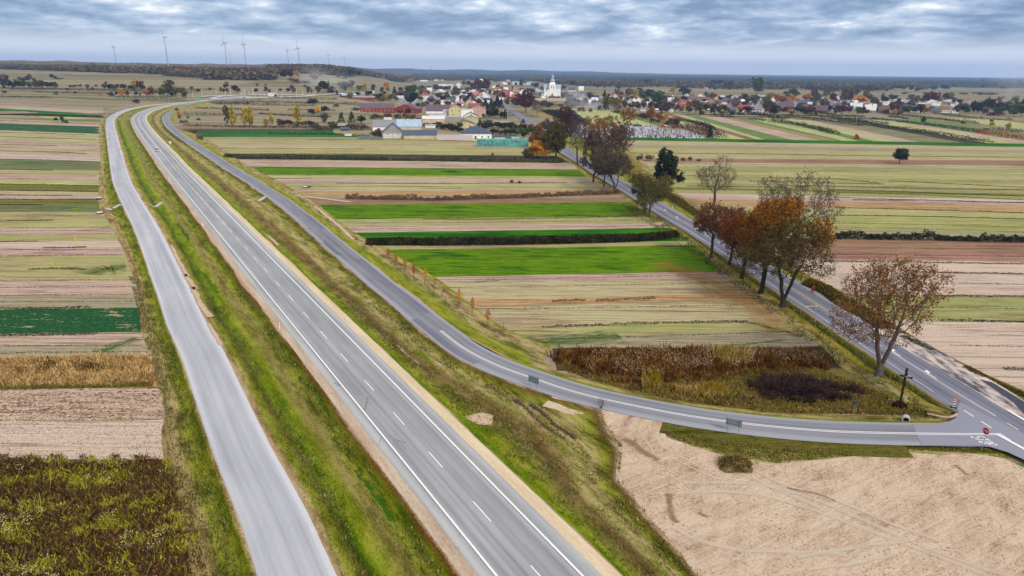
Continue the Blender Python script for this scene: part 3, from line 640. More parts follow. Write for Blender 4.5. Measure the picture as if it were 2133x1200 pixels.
# beyond right service road
pr = []
for y, x in [(214, 470), (226, 400), (240, 372), (252, 372)] + CL[:-1] + [(752, 1130)]: q = G(x, y); pr.append((RS.at(RS.near(q), -3.0), q))
for x, y in [(1250, 796), (1390, 832), (1600, 858), (1800, 866), (1960, 868), (1985, 868)]: q = G(x, y); pr.append((RS.at(RS.near(q), -3.0), q))
V4 = verge('roadside_grass', [(0, SAN, SAN2, 0), (.05, (112, 112, 44), OLI2, 0), (.3, OLI, OLI2, 0), (.5, (84, 90, 34), DRY2, 0), (.7, BRN, DRY2, 0), (.85, DRY, DRY2, 0), (1, OLI, OLI2, 0)], warp=.14)
loft2('grass_verge', pr, 12, V4, [(0, .5), (.3, .35), (.5, .1), (.75, .12), (1, .05)], n=300, seed=5)
# old road ditches
pr = []
for y, x in CR_ + [(800, 1835), (840, 1895), (866, 1975)]:
    if y < 288: continue
    q = G(x, y); pr.append((q, OLD.at(OLD.near(q), -4.45)))
V5 = verge('ditch_grass_left', [(0, OLI, DRY2, 0), (.2, BRN, DRY2, 0), (.38, (130, 118, 40), (176, 160, 80), 0), (.52, (110, 112, 34), (156, 150, 70), 0), (.66, (40, 48, 16), (76, 70, 34), 0), (.8, (48, 60, 14), (92, 90, 40), 0), (.93, OLI, DRY, 0), (1, SAN, SAN2, 0)], warp=.08)
loft2('ditch_bank', pr, 16, V5, [(0, .04), (.35, .45), (.5, .5), (.72, .06), (.8, .06), (1, .48)], n=260, seed=6)
pr = []
for y, x in RE:
    q = G(x, y); pr.append((OLD.at(OLD.near(q), 4.15 if y < 640 else 4.15 + min(4.5, (y - 640) / 18)), q))
V6 = verge('ditch_grass_right', [(0, OLI, DRY2, 0), (.2, (84, 88, 28), OLI2, 0), (.45, (60, 60, 22), (112, 104, 48), 0), (.6, (100, 92, 32), (160, 148, 72), 0), (.8, (104, 96, 36), (166, 150, 88), 0), (.94, BRN, DRY2, 0), (1, DRY, DRY2, 0)], warp=.1)
loft2('ditch_bank', pr, 14, V6, [(0, .48), (.3, .2), (.45, .05), (.65, .4), (1, .04)], n=260, seed=7)
# lower right: plot, its grass banks, tracks
poly('building_plot', LOT, M['lot'], z=.04)
bank = field('mown_bank', [(70, 78, 18), (96, 98, 34), (118, 112, 52), (92, 80, 36)], streak=(.2, 1.2), pscale=.2, w=(.3, .3, .3, .6))
bank2 = field('mown_bank_pale', [(104, 110, 30), (130, 136, 54), (164, 158, 84), (190, 168, 136)], streak=(.2, 1.0), pscale=.2, w=(.4, .4, .3, .5))
_P, _t = RS.sub(kk - 4, RS.s[-1] - 14, 1.5)
st(ribbon('road_embankment', _P, _t, [2.9, 4.3, 5.4], RZ, bank, [-.03, -.3, -.47]))
st(ribbon('road_embankment', *RS.sub(kk - 6, RS.near(G(1390, 884)), 1.5), [2.88, 4.6, 6.4], RZ, M['lot'], [-.025, -.28, -.47]))
poly('grass_bank', [(1385, 882), (1515, 903), (1600, 911), (1776, 923), (1776, 951), (1700, 947), (1560, 934), (1450, 922), (1388, 908)], bank, z=.06)
poly('grass_bank', [(1400, 912), (1560, 934), (1700, 947), (1776, 951), (1720, 957), (1620, 966), (1560, 960), (1500, 946), (1440, 930)], bank2, z=.05)
poly('grass_bank', [(1776, 922), (1900, 926), (2025, 927), (2062, 931), (2100, 943), (2118, 955), (2080, 952), (2020, 945), (1960, 948), (1860, 940), (1776, 938)], bank2, z=.05)
trk = ragged('wheel_tracks', (216, 196, 174), (240, 224, 206), edge=.62, sc=(.3, 5), op=.6)
dkt = ragged('damp_sand', (138, 108, 82), (166, 138, 114), edge=.7, sc=(.5, 1.2), op=.7)
def strip(px, w, mat, name, z):
    P, s = resample(GP(px), step=1.0); N = normals2(P); n = len(P)
    V = np.stack([np.column_stack([P + N * (-w / 2), np.full(n, z)]), np.column_stack([P + N * (w / 2), np.full(n, z)])], 1).reshape(-1, 3)
    me = mesh(name, V, grid_faces(n, 2), mat); setuv(me, np.stack([np.column_stack([s, 0 * s]), np.column_stack([s, 0 * s + w])], 1).reshape(-1, 2)); setuv(me, np.stack([np.column_stack([0 * s, s]), np.column_stack([0 * s + 1, s])], 1).reshape(-1, 2), 'Frac')
    if me.polygons[0].normal.z < 0: me.flip_normals()
    st(ob(name, me))
z = .075
for px, w in [([(1310, 880), (1340, 910), (1362, 945)], .5), ([(1330, 880), (1362, 905), (1385, 935), (1430, 958), (1480, 985), (1530, 1000)], .5), ([(1400, 955), (1440, 975), (1500, 1000)], .4), ([(1425, 1007), (1500, 1006), (1570, 1009), (1640, 1022), (1720, 1050), (1800, 1085), (1900, 1130), (2050, 1185), (2200, 1225)], .9), ([(1428, 1027), (1500, 1025), (1580, 1032), (1660, 1052), (1740, 1080), (1840, 1118), (1980, 1170), (2150, 1240)], .9),
              ([(1530, 983), (1580, 1003), (1640, 1030), (1710, 1060)], .8), ([(1570, 980), (1620, 1005), (1690, 1030), (1760, 1050), (1850, 1090), (1960, 1130)], .8), ([(1400, 1098), (1450, 1125), (1530, 1145), (1640, 1150), (1760, 1155)], 1.0), ([(1660, 1162), (1740, 1148), (1830, 1135), (1900, 1125)], .8), ([(1680, 1188), (1760, 1178), (1860, 1158)], .7)]:
    strip(px, w * 1.5, trk, 'wheel_track', z); z += .004
for px, w in [([(1300, 915), (1330, 935), (1370, 960)], 2.2), ([(1395, 1030), (1395, 1060), (1410, 1090)], 1.6), ([(1315, 880), (1345, 895)], 1.8), ([(1990, 970), (2015, 990)], .9), ([(1455, 1070), (1475, 1078)], 1.2), ([(1640, 1018), (1700, 1030), (1740, 1045)], .8)]:
    strip(px, w, dkt, 'damp_sand', z); z += .004
lit = ragged('fallen_leaves', (160, 104, 38), (196, 156, 84), edge=.65, sc=(.2, .5), op=.38); grn = ragged('green_regrowth', (34, 92, 14), (96, 132, 34), edge=.95, sc=(.35, 1.2), op=.75); grn2 = ragged('bright_turf', (90, 140, 10), (130, 166, 30), edge=.4, sc=(.3, .8)); dkg = ragged('lush_grass', (30, 84, 6), (70, 122, 14), edge=.85, sc=(.5, 1.2), op=.7)
for px, w, mt, nm_, zz_ in [([(1370, 548), (1450, 575), (1530, 612), (1600, 660), (1650, 700)], 15, lit, 'fallen_leaves', .09), ([(1260, 392), (1300, 402), (1340, 420)], 14, lit, 'fallen_leaves', .09), ([(1310, 440), (1350, 452), (1390, 462)], 9, lit, 'fallen_leaves', .095), ([(1080, 718), (1150, 712), (1290, 700)], 14, grn, 'green_regrowth', .09), ([(1560, 672), (1630, 690), (1670, 702)], 5, grn, 'green_regrowth', .09), ([(1500, 722), (1570, 716), (1640, 708)], 2, grn, 'green_regrowth', .095), ([(200, 735), (240, 722), (285, 705)], 9, grn, 'green_regrowth', .06), ([(180, 572), (215, 562), (262, 556)], 22, grn, 'green_regrowth', .062), ([(150, 436), (175, 434)], 6, grn2, 'bright_turf', .062), ([(990, 588), (1040, 585)], 2.5, grn, 'green_regrowth', .09), ([(254, 311), (280, 311)], 14, grn2, 'bright_turf', .56), ([(735, 985), (790, 1050), (815, 1090)], 3.4, dkg, 'lush_grass', .3), ([(370, 470), (385, 490), (392, 505)], 3.5, dkg, 'lush_grass', .6), ([(425, 575), (455, 615)], 2.5, dkg, 'lush_grass', .6)]:
    strip(px, w, mt, nm_, zz_)
for y_ in (262, 269, 276, 282, 290): strip([(200, y_ - .5), (223, y_ + .5)], 1.6, M['gravel_tan'], 'field_access', .3)
# sandy spots beside the roads
spot = ragged('bare_sand', (184, 156, 130), (214, 190, 166), edge=.35, sc=(.25, .5))
for px, w in [([(358, 515), (372, 545), (392, 580)], 1.4), ([(385, 575), (400, 595), (410, 607)], 1.6), ([(402, 602), (420, 640), (440, 665)], 1.7), ([(436, 680), (450, 705), (462, 725)], 1.2), ([(560, 495), (580, 515)], 1.2), ([(612, 408), (650, 412), (700, 418), (730, 422)], 3.2), ([(655, 430), (680, 450), (715, 480), (735, 500)], 1.8), ([(810, 566), (828, 578)], .9), ([(1010, 660), (880, 700)][0:0] or [(800, 690), (860, 745), (930, 790), (1000, 830)], 1.6), ([(1930, 868), (1975, 876), (1996, 868)], .8), ([(1250, 842), (1320, 855), (1420, 875)], 1.3), ([(1480, 890), (1560, 903)], 1.3)]:
    strip(px, w, spot, 'bare_sand', .52 if px[0][0] < 600 or px[0][1] > 840 else .2 if px[0][0] < 900 else .3)
# ------------------------------------------------------------------ trees
def colonise(rng, shape, H, th, n_att, D, forks=1, lean=(0, 0)):
    """space colonisation skeleton. shape(N)->points in crown. returns nodes, parent"""
    A = shape(n_att); nodes = []; par = []
    k = max(3, int(th / D))
    for f in range(forks):
        a = rng.uniform(0, 6.28); p = -1
        for i in range(k + 1):
            u = i / k
            if f and u < .35: continue
            if f and p == -1: p = int(k * .35)
            sp = (u - .35) * th * .3 * (forks > 1) * (1 if f else -1) if u > .35 else 0
            nodes.append(np.array([lean[0] * u * th + sp, lean[1] * u * th, u * th])); par.append(p); p = len(nodes) - 1
    N = np.array(nodes); P = list(par); active = np.ones(len(A), bool); di, dk = D * 9, D * 1.7
    for it in range(70):
        if not active.any(): break
        B = A[active]; d = np.linalg.norm(B[:, None] - N[None], axis=2); j = d.argmin(1); m = d[np.arange(len(B)), j]
        ok = m < (di if it > 6 else 99)
        if not ok.any(): break
        dirs = {}
        for a_, jj in zip(B[ok], j[ok]):
            v = a_ - N[jj]; v /= np.linalg.norm(v) + 1e-6; dirs[jj] = dirs.get(jj, 0) + v
        new = []
        for jj, v in dirs.items():
            l = np.linalg.norm(v)
            if l < .05: continue
            v = v / l + rng.normal(size=3) * .12; v /= np.linalg.norm(v); new.append(N[jj] + v * D); P.append(jj)
        if not new: break
        N = np.vstack([N, new]); d = np.linalg.norm(A[:, None] - np.array(new)[None], axis=2).min(1); active &= d > dk
    return N, np.array(P)
def skel_mesh(N, P, r_tip, r_base, pw=2.4, thin=3):
    ch = np.zeros(len(N)); rad = np.zeros(len(N))
    for i in range(len(N) - 1, -1, -1):
        rad[i] = max(r_tip ** pw, rad[i])
        if P[i] >= 0: rad[P[i]] += rad[i]
    rad = rad ** (1 / pw); rad *= 1.0; sc_ = r_base / rad[0]; 
    big = rad > r_tip * 3; rad = np.where(big, rad * (1 + (sc_ - 1) * (rad - r_tip * 3) / (rad[0] - r_tip * 3 + 1e-9)), rad)
    Vs, Fs, o = [], [], 0
    for sel, n in ((rad > r_base * .35, 7), (rad <= r_base * .35, thin)):
        I = np.where(sel & (P >= 0))[0]
        if not len(I): continue
        a, b = N[P[I]], N[I]; ra, rb = np.minimum(rad[P[I]], rad[I] * 1.35 + .0), rad[I]
        d = b - a; d /= np.linalg.norm(d, axis=1)[:, None] + 1e-9; up = np.where(np.abs(d[:, 2:3]) < .9, [[0, 0, 1.]], [[1., 0, 0]])
        x = np.cross(d, up); x /= np.linalg.norm(x, axis=1)[:, None]; y = np.cross(d, x)
        b = b + d * (rb * .4)[:, None]
        th = np.arange(n) * 2 * math.pi / n; ring = x[:, None] * np.cos(th)[None, :, None] + y[:, None] * np.sin(th)[None, :, None]
        V = np.concatenate([a[:, None] + ring * ra[:, None, None], b[:, None] + ring * rb[:, None, None]], 1).reshape(-1, 3)
        k = np.arange(n); f = np.stack([k, (k + 1) % n, n + (k + 1) % n, n + k], 1)
        F = (np.arange(len(I))[:, None, None] * 2 * n + f[None]).reshape(-1, 4) + o
        Vs.append(V); Fs.append(F); o += len(V)
    return np.concatenate(Vs), np.concatenate(Fs), rad
def twigs(rng, N, P, rad, r_tip, n=3, L=1.2):
    I = np.where((rad < r_tip * 2.2) & (P >= 0))[0]; I = np.repeat(I, n); a = N[I]; d = N[I] - N[P[I]]; d /= np.linalg.norm(d, axis=1)[:, None] + 1e-9
    e = d + rng.normal(size=d.shape) * .75; e[:, 2] += .15; e /= np.linalg.norm(e, axis=1)[:, None]; l = rng.uniform(.4, 1, len(I))[:, None] * L; b = a + e * l
    s = np.cross(e, rng.normal(size=e.shape)); s /= np.linalg.norm(s, axis=1)[:, None] + 1e-9; s *= r_tip * .8
    V = np.stack([a - s, a + s, b + s * .35, b - s * .35], 1).reshape(-1, 3)
    return V, np.arange(len(I) * 4).reshape(-1, 4), a + e * l * rng.uniform(.3, 1, (len(I), 1))
def crown_shape(rng, c, r, flat=.0, hollow=.35, lumps=0):
    c, r = np.array(c), np.array(r)
    L = [(rng.normal(size=3) * .45 * r, rng.uniform(.35, .6)) for _ in range(lumps)]
    def f(n):
        out = []
        while len(out) < n:
            p = rng.normal(size=3); p /= np.linalg.norm(p); p *= rng.uniform(hollow, 1) ** .6
            if L and rng.random() < .8: q, s = L[rng.integers(len(L))]; p = q / r + p * s
            if p[2] < -.75 + flat: continue
            out.append(c + p * r)
        return np.array(out)
    return f
def near_tree(px, py, H, wd, cb, leaf, label, name='roadside_tree', seed=1, dens=3, lsize=.34, forks=1, rb=.45, bark='bark', lean=(0, 0), n_att=420, lumps=5, tw=3, group='old trees along the road', droop=0, off=(0, 0), tl=1.3, cat='tree', z=.3):
    rng = np.random.default_rng(seed); x, y = G(px, py, z); D = max(.42, H / 34)
    cz = (cb + H) / 2; sh = crown_shape(rng, (off[0] + lean[0] * cb, off[1] + lean[1] * cb, cz), (wd / 2, wd / 2, (H - cb) / 2), lumps=lumps)
    N, P = colonise(rng, sh, H, cb * .85, n_att, D, forks, lean)
    rt = .028 if H > 9 else .018
    V, F, rad = skel_mesh(N, P, rt, rb); tV, tF, tips = twigs(rng, N, P, rad, rt, tw, tl)
    r = root(name, (x, y, z - .12), label, cat, group, 0)
    # flared foot
    bV, bF = [], []; revolve(bV, bF, [(rb * 1.75, -.4), (rb * 1.3, .25), (rb * 1.02, 1.0), (rb * .8, 1.6)], 10)
    a, b = cat_([(V, F), (tV, tF)]); me = mesh('trunk', a, b, M[bark]); ob('trunk', me, r); ob('root_flare', mesh('root_flare', bV, bF, M[bark], smoothf=True), r)
    if dens:
        C = np.repeat(tips, dens, 0) if dens >= 1 else tips[rng.random(len(tips)) < dens]
        C = C + rng.normal(size=C.shape) * .28
        lv, lf = rquads(C, rng.uniform(.6, 1.25, len(C)) * lsize, rng); ob('crown', mesh('crown', lv, lf, LF[leaf]), r)
    return r
cat_ = cat
rg = 'old trees along the road'
near_tree(1830, 783, 19.6, 13.8, 5.2, 'ru', 'tall maple with thinning rust orange leaves and forked grey trunk nearest the junction', seed=11, dens=3, lsize=.25, forks=2, rb=.55, n_att=1900, lumps=14, tw=4, tl=1.35, off=(-.9, 0))
near_tree(1630, 640, 20, 16, 5, 'ol', 'large forked tree with sparse olive brown crown beside the old road', seed=12, dens=4, lsize=.27, forks=2, rb=.6, n_att=1500, lumps=12, bark='barkdk', off=(-1.0, 0), tl=1.3)
near_tree(1585, 611, 20.5, 15, 5, 'oa', 'broad tree with dense amber crown in the middle of the roadside group', seed=13, dens=7, lsize=.34, rb=.5, n_att=1100, bark='barkdk', lean=(.05, 0))
near_tree(1545, 581, 16, 12.5, 4, 'rx', 'rust brown leafy tree just left of the amber tree', seed=14, dens=6, lsize=.36, rb=.45, n_att=900, lumps=7, bark='barkdk', lean=(.03, 0))
near_tree(1519, 552, 15, 11, 4, 'rb', 'small tree with dark red leaves half hidden behind the amber tree', seed=15, dens=5, lsize=.38, rb=.35, bark='barkdk', lean=(.1, 0))
near_tree(1481, 536, 15, 10.5, 4.2, 'rb', 'round tree with thin reddish brown crown at the left end of the roadside group', seed=16, dens=3, lsize=.38, rb=.38)
near_tree(1648, 556, 25, 15, 8, 'tw', 'tall nearly bare tree with pinkish brown twigs behind the roadside group', seed=17, dens=4, lsize=.26, rb=.5, n_att=1300, lumps=10, tw=3, off=(1, 0))
near_tree(1606, 520, 21, 12, 8, 'br', 'bare twiggy tree whose crown shows above the amber tree', seed=18, dens=.3, lsize=.3, rb=.4, n_att=380, tw=4)
near_tree(1487, 430, 16.5, 15, 4.5, 'br', 'leafless spreading tree standing alone beside the pale soil field', seed=19, dens=.3, lsize=.3, rb=.45, n_att=1100, tw=4, lumps=9, tl=1.5)
near_tree(1384, 406, 18, 9.6, 4.5, 'dk', 'dark green dense tree with irregular crown right of the old road', seed=20, dens=7, lsize=.5, rb=.42, n_att=420, lumps=9)
near_tree(1343, 444, 13.5, 10, 3.8, 'ol', 'bushy olive tree, left one of the twins by the bright green field', seed=21, dens=4, lsize=.32, rb=.32, n_att=800, group=None)
near_tree(1353, 451, 12.5, 10, 3.5, 'ol', 'bushy olive tree, right one of the twins by the bright green field', seed=22, dens=4, lsize=.32, rb=.3, n_att=800, group=None)
near_tree(1281, 401, 17.5, 17, 5, 'br', 'wide brown half bare tree with arching limbs over the old road', seed=23, dens=4, lsize=.4, rb=.5, n_att=1100, forks=2, lumps=8, off=(-1, 0))
near_tree(1258, 388, 14, 11, 4, 'br', 'smaller brown tree just left of the wide arching tree', seed=24, dens=4, lsize=.45, rb=.3)
near_tree(1236, 378, 22, 15, 3, 'tw', 'dense reddish brown tree on the left flank of the tree clump by the road', seed=25, dens=6, lsize=.5, rb=.4, n_att=800, bark='barkdk')
near_tree(1262, 350, 27, 20, 8, 'ru', 'tall tree with rust brown top rising behind the wide arching tree', seed=26, dens=4, lsize=.5, rb=.5, n_att=900, lumps=8, tw=4)
near_tree(1288, 352, 24, 15, 6, 'tw', 'tall bare topped tree at the right edge of the tree clump by the road', seed=27, dens=4, lsize=.45, rb=.45, n_att=480, lumps=7)
near_tree(1203, 342, 17.5, 12, 4.5, 'br', 'bare grey tree leaning left beside the road behind the tree clump', seed=28, dens=.6, lsize=.4, rb=.4, n_att=420, lean=(-.1, 0))
near_tree(1158, 328, 20, 15, .8, 'ol', 'dense olive and rust round tree behind the yellow bush', seed=29, dens=7, lsize=.6, rb=.4, n_att=560, bark='barkdk')
near_tree(1120, 329, 9.5, 12, .4, 'yo', 'golden yellow bush at the field corner left of the olive tree', name='yellow_bush', seed=30, dens=10, lsize=.42, rb=.2, group=None, cat='bush')
near_tree(1100, 329, 5, 7, .2, 'ol', 'low dark bush at the foot of the golden yellow bush', name='bush', seed=31, dens=8, lsize=.4, rb=.15, group=None, cat='bush')
near_tree(1125, 310, 14, 10, 2, 'ru', 'coppery tree behind the golden yellow bush', seed=32, dens=6, lsize=.5, rb=.3)
near_tree(1152, 297, 17, 18, 2, 'tw', 'dark twiggy tree left of the cemetery by the roadside', seed=33, dens=4, lsize=.5, rb=.4, n_att=480)
near_tree(1176, 297, 19, 20, 2, 'rd', 'dark red brown twiggy tree at the left corner of the cemetery', seed=34, dens=4, lsize=.5, rb=.4, n_att=520)
near_tree(1199, 300, 17, 18, 3, 'tw', 'bare greyish tree overlapping the left end of the cemetery', seed=35, dens=3, lsize=.45, rb=.4, n_att=420)
near_tree(1231, 298, 13, 7, 4, 'br', 'thin bare tree standing in front of the cemetery', seed=36, dens=.5, lsize=.4, rb=.2, n_att=180)
near_tree(1873, 340, 8.6, 7.6, 1.4, 'dk', 'lone dark pine in the middle of the pale fields', name='pine_tree', seed=37, dens=8, lsize=.4, rb=.22, n_att=300, group=None)
near_tree(1095, 234, 25, 21, 3, 'rd', 'big dark red round tree beside the village road', seed=38, dens=6, lsize=.9, rb=.5, n_att=480, group=None)
near_tree(1119, 243, 13, 13, 3, 'br', 'small bare tree on the ochre field right of the dark red tree', seed=39, dens=1, lsize=.5, rb=.25, n_att=260, group=None)
# young planted trees with stakes
sap = [((809, 541), 2.9, 'og'), ((825, 553), 2.9, 'og'), ((844, 566), 3.1, 'og'), ((862, 579), 3.1, 'og'), ((886, 592), 3.6, 'yo'), ((905, 606), 2.4, None), ((922, 619), 2.2, None), ((956, 641), 4.0, 'yo'), ((984, 658), 3.7, 'og'), ((1016, 681), 3.5, 'og'), ((1048, 701), 3.2, None), ((1254, 905), 2.6, None)]
def sapling(x, y, h, lf, label, seed, z=.1):
    rng = np.random.default_rng(seed); r = root('sapling', (x, y, z), label, 'young tree', 'staked saplings beside the service road')
    V, F = [], []; cyl(V, F, (0, 0, 0), (.05, 0, h * .9), .03, .012, 5)
    for i in range(9): a = rng.uniform(0, 6.28); zz = h * rng.uniform(.45, .85); cyl(V, F, (.03, 0, zz), (.03 + .45 * math.cos(a), .45 * math.sin(a), zz + .5), .012, .006, 3)
    ob('trunk', mesh('trunk', V, F, M['barkdk']), r)
    for k in range(3):
        a = k * 2.1; V, F = [], []; cyl(V, F, (.3 * math.cos(a), .3 * math.sin(a), -.1), (.28 * math.cos(a), .28 * math.sin(a), 1.2), .035, n=5); ob('stake', mesh('stake', V, F, M['stake']), r)
    V, F = [], []
    for k in range(3): a, b = k * 2.1, k * 2.1 + 2.1; cyl(V, F, (.29 * math.cos(a), .29 * math.sin(a), 1.1), (.29 * math.cos(b), .29 * math.sin(b), 1.1), .025, n=4)
    ob('stake_rail', mesh('stake_rail', V, F, M['stake']), r)
    if lf:
        n = 240; t = rng.uniform(0, 1, n); rr = .5 * np.sin(np.pi * (t * .85 + .12)) * rng.uniform(.2, 1, n) ** .5; a = rng.uniform(0, 6.28, n)
        C = np.stack([.05 + rr * np.cos(a), rr * np.sin(a), h * (.42 + .62 * t)], 1); v, f = rquads(C, .17, rng); ob('crown', mesh('crown', v, f, LF[lf]), r)
M['stake'] = plain('weathered_stakes', (130, 120, 108))
ordn = ['first', 'second', 'third', 'fourth', 'fifth', 'sixth', 'seventh', 'eighth', 'ninth', 'tenth', 'eleventh', 'twelfth']
for i, ((px, py), h, lf) in enumerate(sap):
    x, y = G(px, py, .1)
    sapling(x, y, h, lf, 'bare staked sapling standing alone at the corner of the sandy plot' if i == 11 else '%s staked sapling, %s from the far end of the row' % ('orange leaved' if lf == 'og' else 'golden leaved' if lf else 'bare', ordn[i]), 60 + i)
# ------------------------------------------------------------------ standing weeds, reeds, shrub rows (uncountable)
def inpoly(P, q):
    c = False; j = len(P) - 1
    for i in range(len(P)):
        if (P[i][1] > q[1]) != (P[j][1] > q[1]) and q[0] < (P[j][0] - P[i][0]) * (q[1] - P[i][1]) / (P[j][1] - P[i][1]) + P[i][0]: c = not c
        j = i
    return c
def scatter(P, n, rng):
    P = np.array(P); lo, hi = P.min(0), P.max(0); out = []
    Q = rng.uniform(lo, hi, (n * 4, 2))
    x, y = Q[:, 0], Q[:, 1]; c = np.zeros(len(Q), bool); j = len(P) - 1
    for i in range(len(P)):
        m = (P[i][1] > y) != (P[j][1] > y); xx = (P[j][0] - P[i][0]) * (y - P[i][1]) / (P[j][1] - P[i][1] + 1e-12) + P[i][0]; c ^= m & (x < xx); j = i
    return Q[c][:n]
def clump(Q, rng, sc_, th=0.0):
    """cheap value noise for patchiness"""
    k = rng.uniform(-1, 1, (5, 2)) / sc_ * 6.28; ph = rng.uniform(0, 6.28, 5)
    return sum(np.sin(Q @ k[i] + ph[i]) for i in range(5)) / 5
def weeds(name, label_kind, px, n, h, w, lf, seed, sc_=6, lo=-1, z=.03, lean=.3, tufts=True, world=False):
    rng = np.random.default_rng(seed); Q = scatter(px if world else GP(px), n, rng); v = clump(Q, rng, sc_); Q = Q[v > lo]; v = v[v > lo]
    H = h * rng.uniform(.35, 1.1, len(Q)) * (1 + .5 * v); B = np.column_stack([Q, np.full(len(Q), z)])
    V, F = blades(B, H, w * rng.uniform(.6, 1.4, len(Q)), rng, lean)
    return V, F, B, H
def stuff(name, parts, mat, k='stuff'):
    V, F = cat([(p[0], p[1]) for p in parts]); return kind(ob(name, mesh(name, V, F, mat)), k)
def wm(nm, cols, patch=.12):
    n = NT(nm); p = n.pos(); a = n.noise(n.map(p, (patch, patch * 1.6, 0)), 1, 4, .65); r = n.rnd()
    n.col(n.ramp(n.wsum((a, 2.3), (r, .45), off=-.87), [(.2 + .6 * i / (len(cols) - 1), C3(*c)) for i, c in enumerate(cols)])); n.b.inputs['Roughness'].default_value = .9; return n.m
# bottom left wasteland
wl = [(-200, 964), (60, 958), (180, 965), (340, 962), (356, 1000), (378, 1100), (400, 1200), (430, 1330), (-200, 1330)]
mw = wm('wasteland_weeds', [(176, 170, 56), (128, 128, 24), (140, 120, 70), (88, 48, 40), (64, 30, 32), (108, 66, 52), (70, 38, 38), (96, 78, 34), (118, 120, 22), (168, 160, 48)], .13)
stuff('weeds', [weeds('', '', wl, 56000, .45, .15, 'ol', 1, 7, lean=.6), weeds('', '', wl, 16000, 1.0, .10, 'ol', 2, 3, lo=.1, lean=.5)], mw)
wle = [(300, 966), (372, 956), (392, 1000), (412, 1100), (436, 1200), (470, 1330), (400, 1330), (350, 1100)]
stuff('weed_margin', [weeds('', '', wle, 5000, .4, .14, '', 15, 3, lo=-.05, lean=.6), weeds('', '', [(-200, 948), (345, 950), (345, 966), (-200, 972)], 2600, .35, .14, '', 16, 3, lo=.0, lean=.6)], mw)
rng = np.random.default_rng(5); Q = scatter(GP(wl), 420, rng); v = clump(Q, rng, 6); Q = Q[v > .1]; Q = np.repeat(Q, 14, 0) + rng.normal(size=(len(Q) * 14, 2)) * .25
stuff('seed_heads', [rquads(np.column_stack([Q, rng.uniform(.7, 1.2, len(Q))]), .12, rng)], leafm('seed_head', [(196, 182, 120), (226, 216, 170), (170, 160, 84)]))
# golden dry grass strip
gs = [(-200, 757), (60, 754), (240, 748), (316, 752), (322, 800), (250, 806), (-200, 812)]
stuff('dry_grass', [weeds('', '', gs, 26000, 1.05, .13, 'ol', 3, 5, lean=.45)], wm('golden_grass', [(150, 112, 62), (206, 168, 106), (226, 196, 140), (198, 150, 84), (120, 92, 48)], .16))
stuff('green_fringe', [weeds('', '', [(-200, 806), (310, 798), (318, 806), (-200, 818)], 7000, .5, .13, 'ol', 4, 5)], wm('fringe_grass', [(92, 96, 30), (130, 126, 50), (110, 84, 40)]))
stuff('dark_weeds', [weeds('', '', [(65, 758), (118, 757), (120, 775), (66, 778)], 900, 1.1, .15, '', 41, 4), weeds('', '', [(140, 768), (240, 756), (232, 778), (142, 784)], 1400, 1.0, .15, '', 42, 4), weeds('', '', [(30, 775), (64, 775), (60, 784), (32, 786)], 500, 1, .15, '', 43, 4)], wm('dark_weed', [(70, 54, 26), (104, 80, 40), (84, 84, 34)]))
# goldenrod belt in the triangle
gr_ = [(1158, 738), (1230, 735), (1300, 738), (1400, 734), (1480, 735), (1560, 736), (1640, 740), (1706, 748), (1700, 766), (1620, 770), (1560, 768), (1500, 780), (1440, 776), (1380, 792), (1300, 786), (1250, 778), (1200, 762)]
gro = [(1140, 742), (1300, 730), (1480, 728), (1640, 730), (1740, 746), (1730, 772), (1600, 785), (1440, 800), (1300, 802), (1180, 776)]
mg = wm('goldenrod', [(70, 34, 20), (108, 58, 28), (138, 94, 34), (84, 46, 26), (124, 86, 42), (150, 118, 46)], .25)
stuff('goldenrod', [weeds('', '', gr_, 22000, 1.15, .17, '', 6, 4, lean=.25), weeds('', '', gr_, 7000, 1.6, .12, '', 7, 3, lo=.05, lean=.2), weeds('', '', gro, 9000, 1.0, .16, '', 71, 3, lo=.0, lean=.35)], mg)
rng = np.random.default_rng(8); Q = scatter(GP(gr_), 2600, rng); v = clump(Q, rng, 9); Q = Q[v > -.12]; Q = np.repeat(Q, 3, 0) + rng.normal(size=(len(Q) * 3, 2)) * .18
stuff('seed_heads', [rquads(np.column_stack([Q, rng.uniform(.9, 1.6, len(Q))]), .15, rng)], leafm('pale_seed_head', [(206, 180, 136), (226, 206, 170), (176, 140, 92), (150, 116, 60)]))
tri = [(1180, 775), (1700, 768), (1790, 800), (1900, 850), (1960, 868), (1600, 860), (1390, 832), (1260, 800)]
stuff('rough_grass', [weeds('', '', tri, 24000, .42, .14, '', 9, 5, lean=.5)], wm('rough_grass', [(104, 104, 24), (146, 130, 50), (120, 80, 44), (170, 146, 88), (96, 98, 18), (96, 64, 38)], .12))
stuff('dark_brush', [weeds('', '', [(1590, 800), (1640, 795), (1690, 800), (1700, 815), (1680, 828), (1620, 826), (1585, 812)], 5000, 1.3, .14, '', 10, 3, lean=.8), weeds('', '', [(1560, 796), (1650, 788), (1720, 800), (1790, 812), (1800, 832), (1700, 842), (1600, 836), (1560, 815)], 7000, .8, .14, '', 101, 2.5, lo=-.05, lean=.8)], wm('brush', [(34, 26, 30), (52, 38, 38), (82, 58, 46), (60, 48, 48)]))
yl = [(1410, 808), (1500, 806), (1520, 826), (1470, 832), (1405, 822)]
stuff('yellow_weeds', [weeds('', '', yl, 2600, .9, .13, '', 12, 3, lean=.3), weeds('', '', [(1480, 750), (1510, 735), (1560, 735), (1560, 765), (1500, 768)], 900, 2.0, .15, '', 13, 3, lean=.2), weeds('', '', [(1338, 796), (1372, 794), (1376, 810), (1340, 812)], 700, 1.5, .15, '', 14, 3, lean=.3)], wm('yellow_weed', [(120, 100, 20), (176, 150, 30), (150, 110, 50), (200, 180, 120)]))
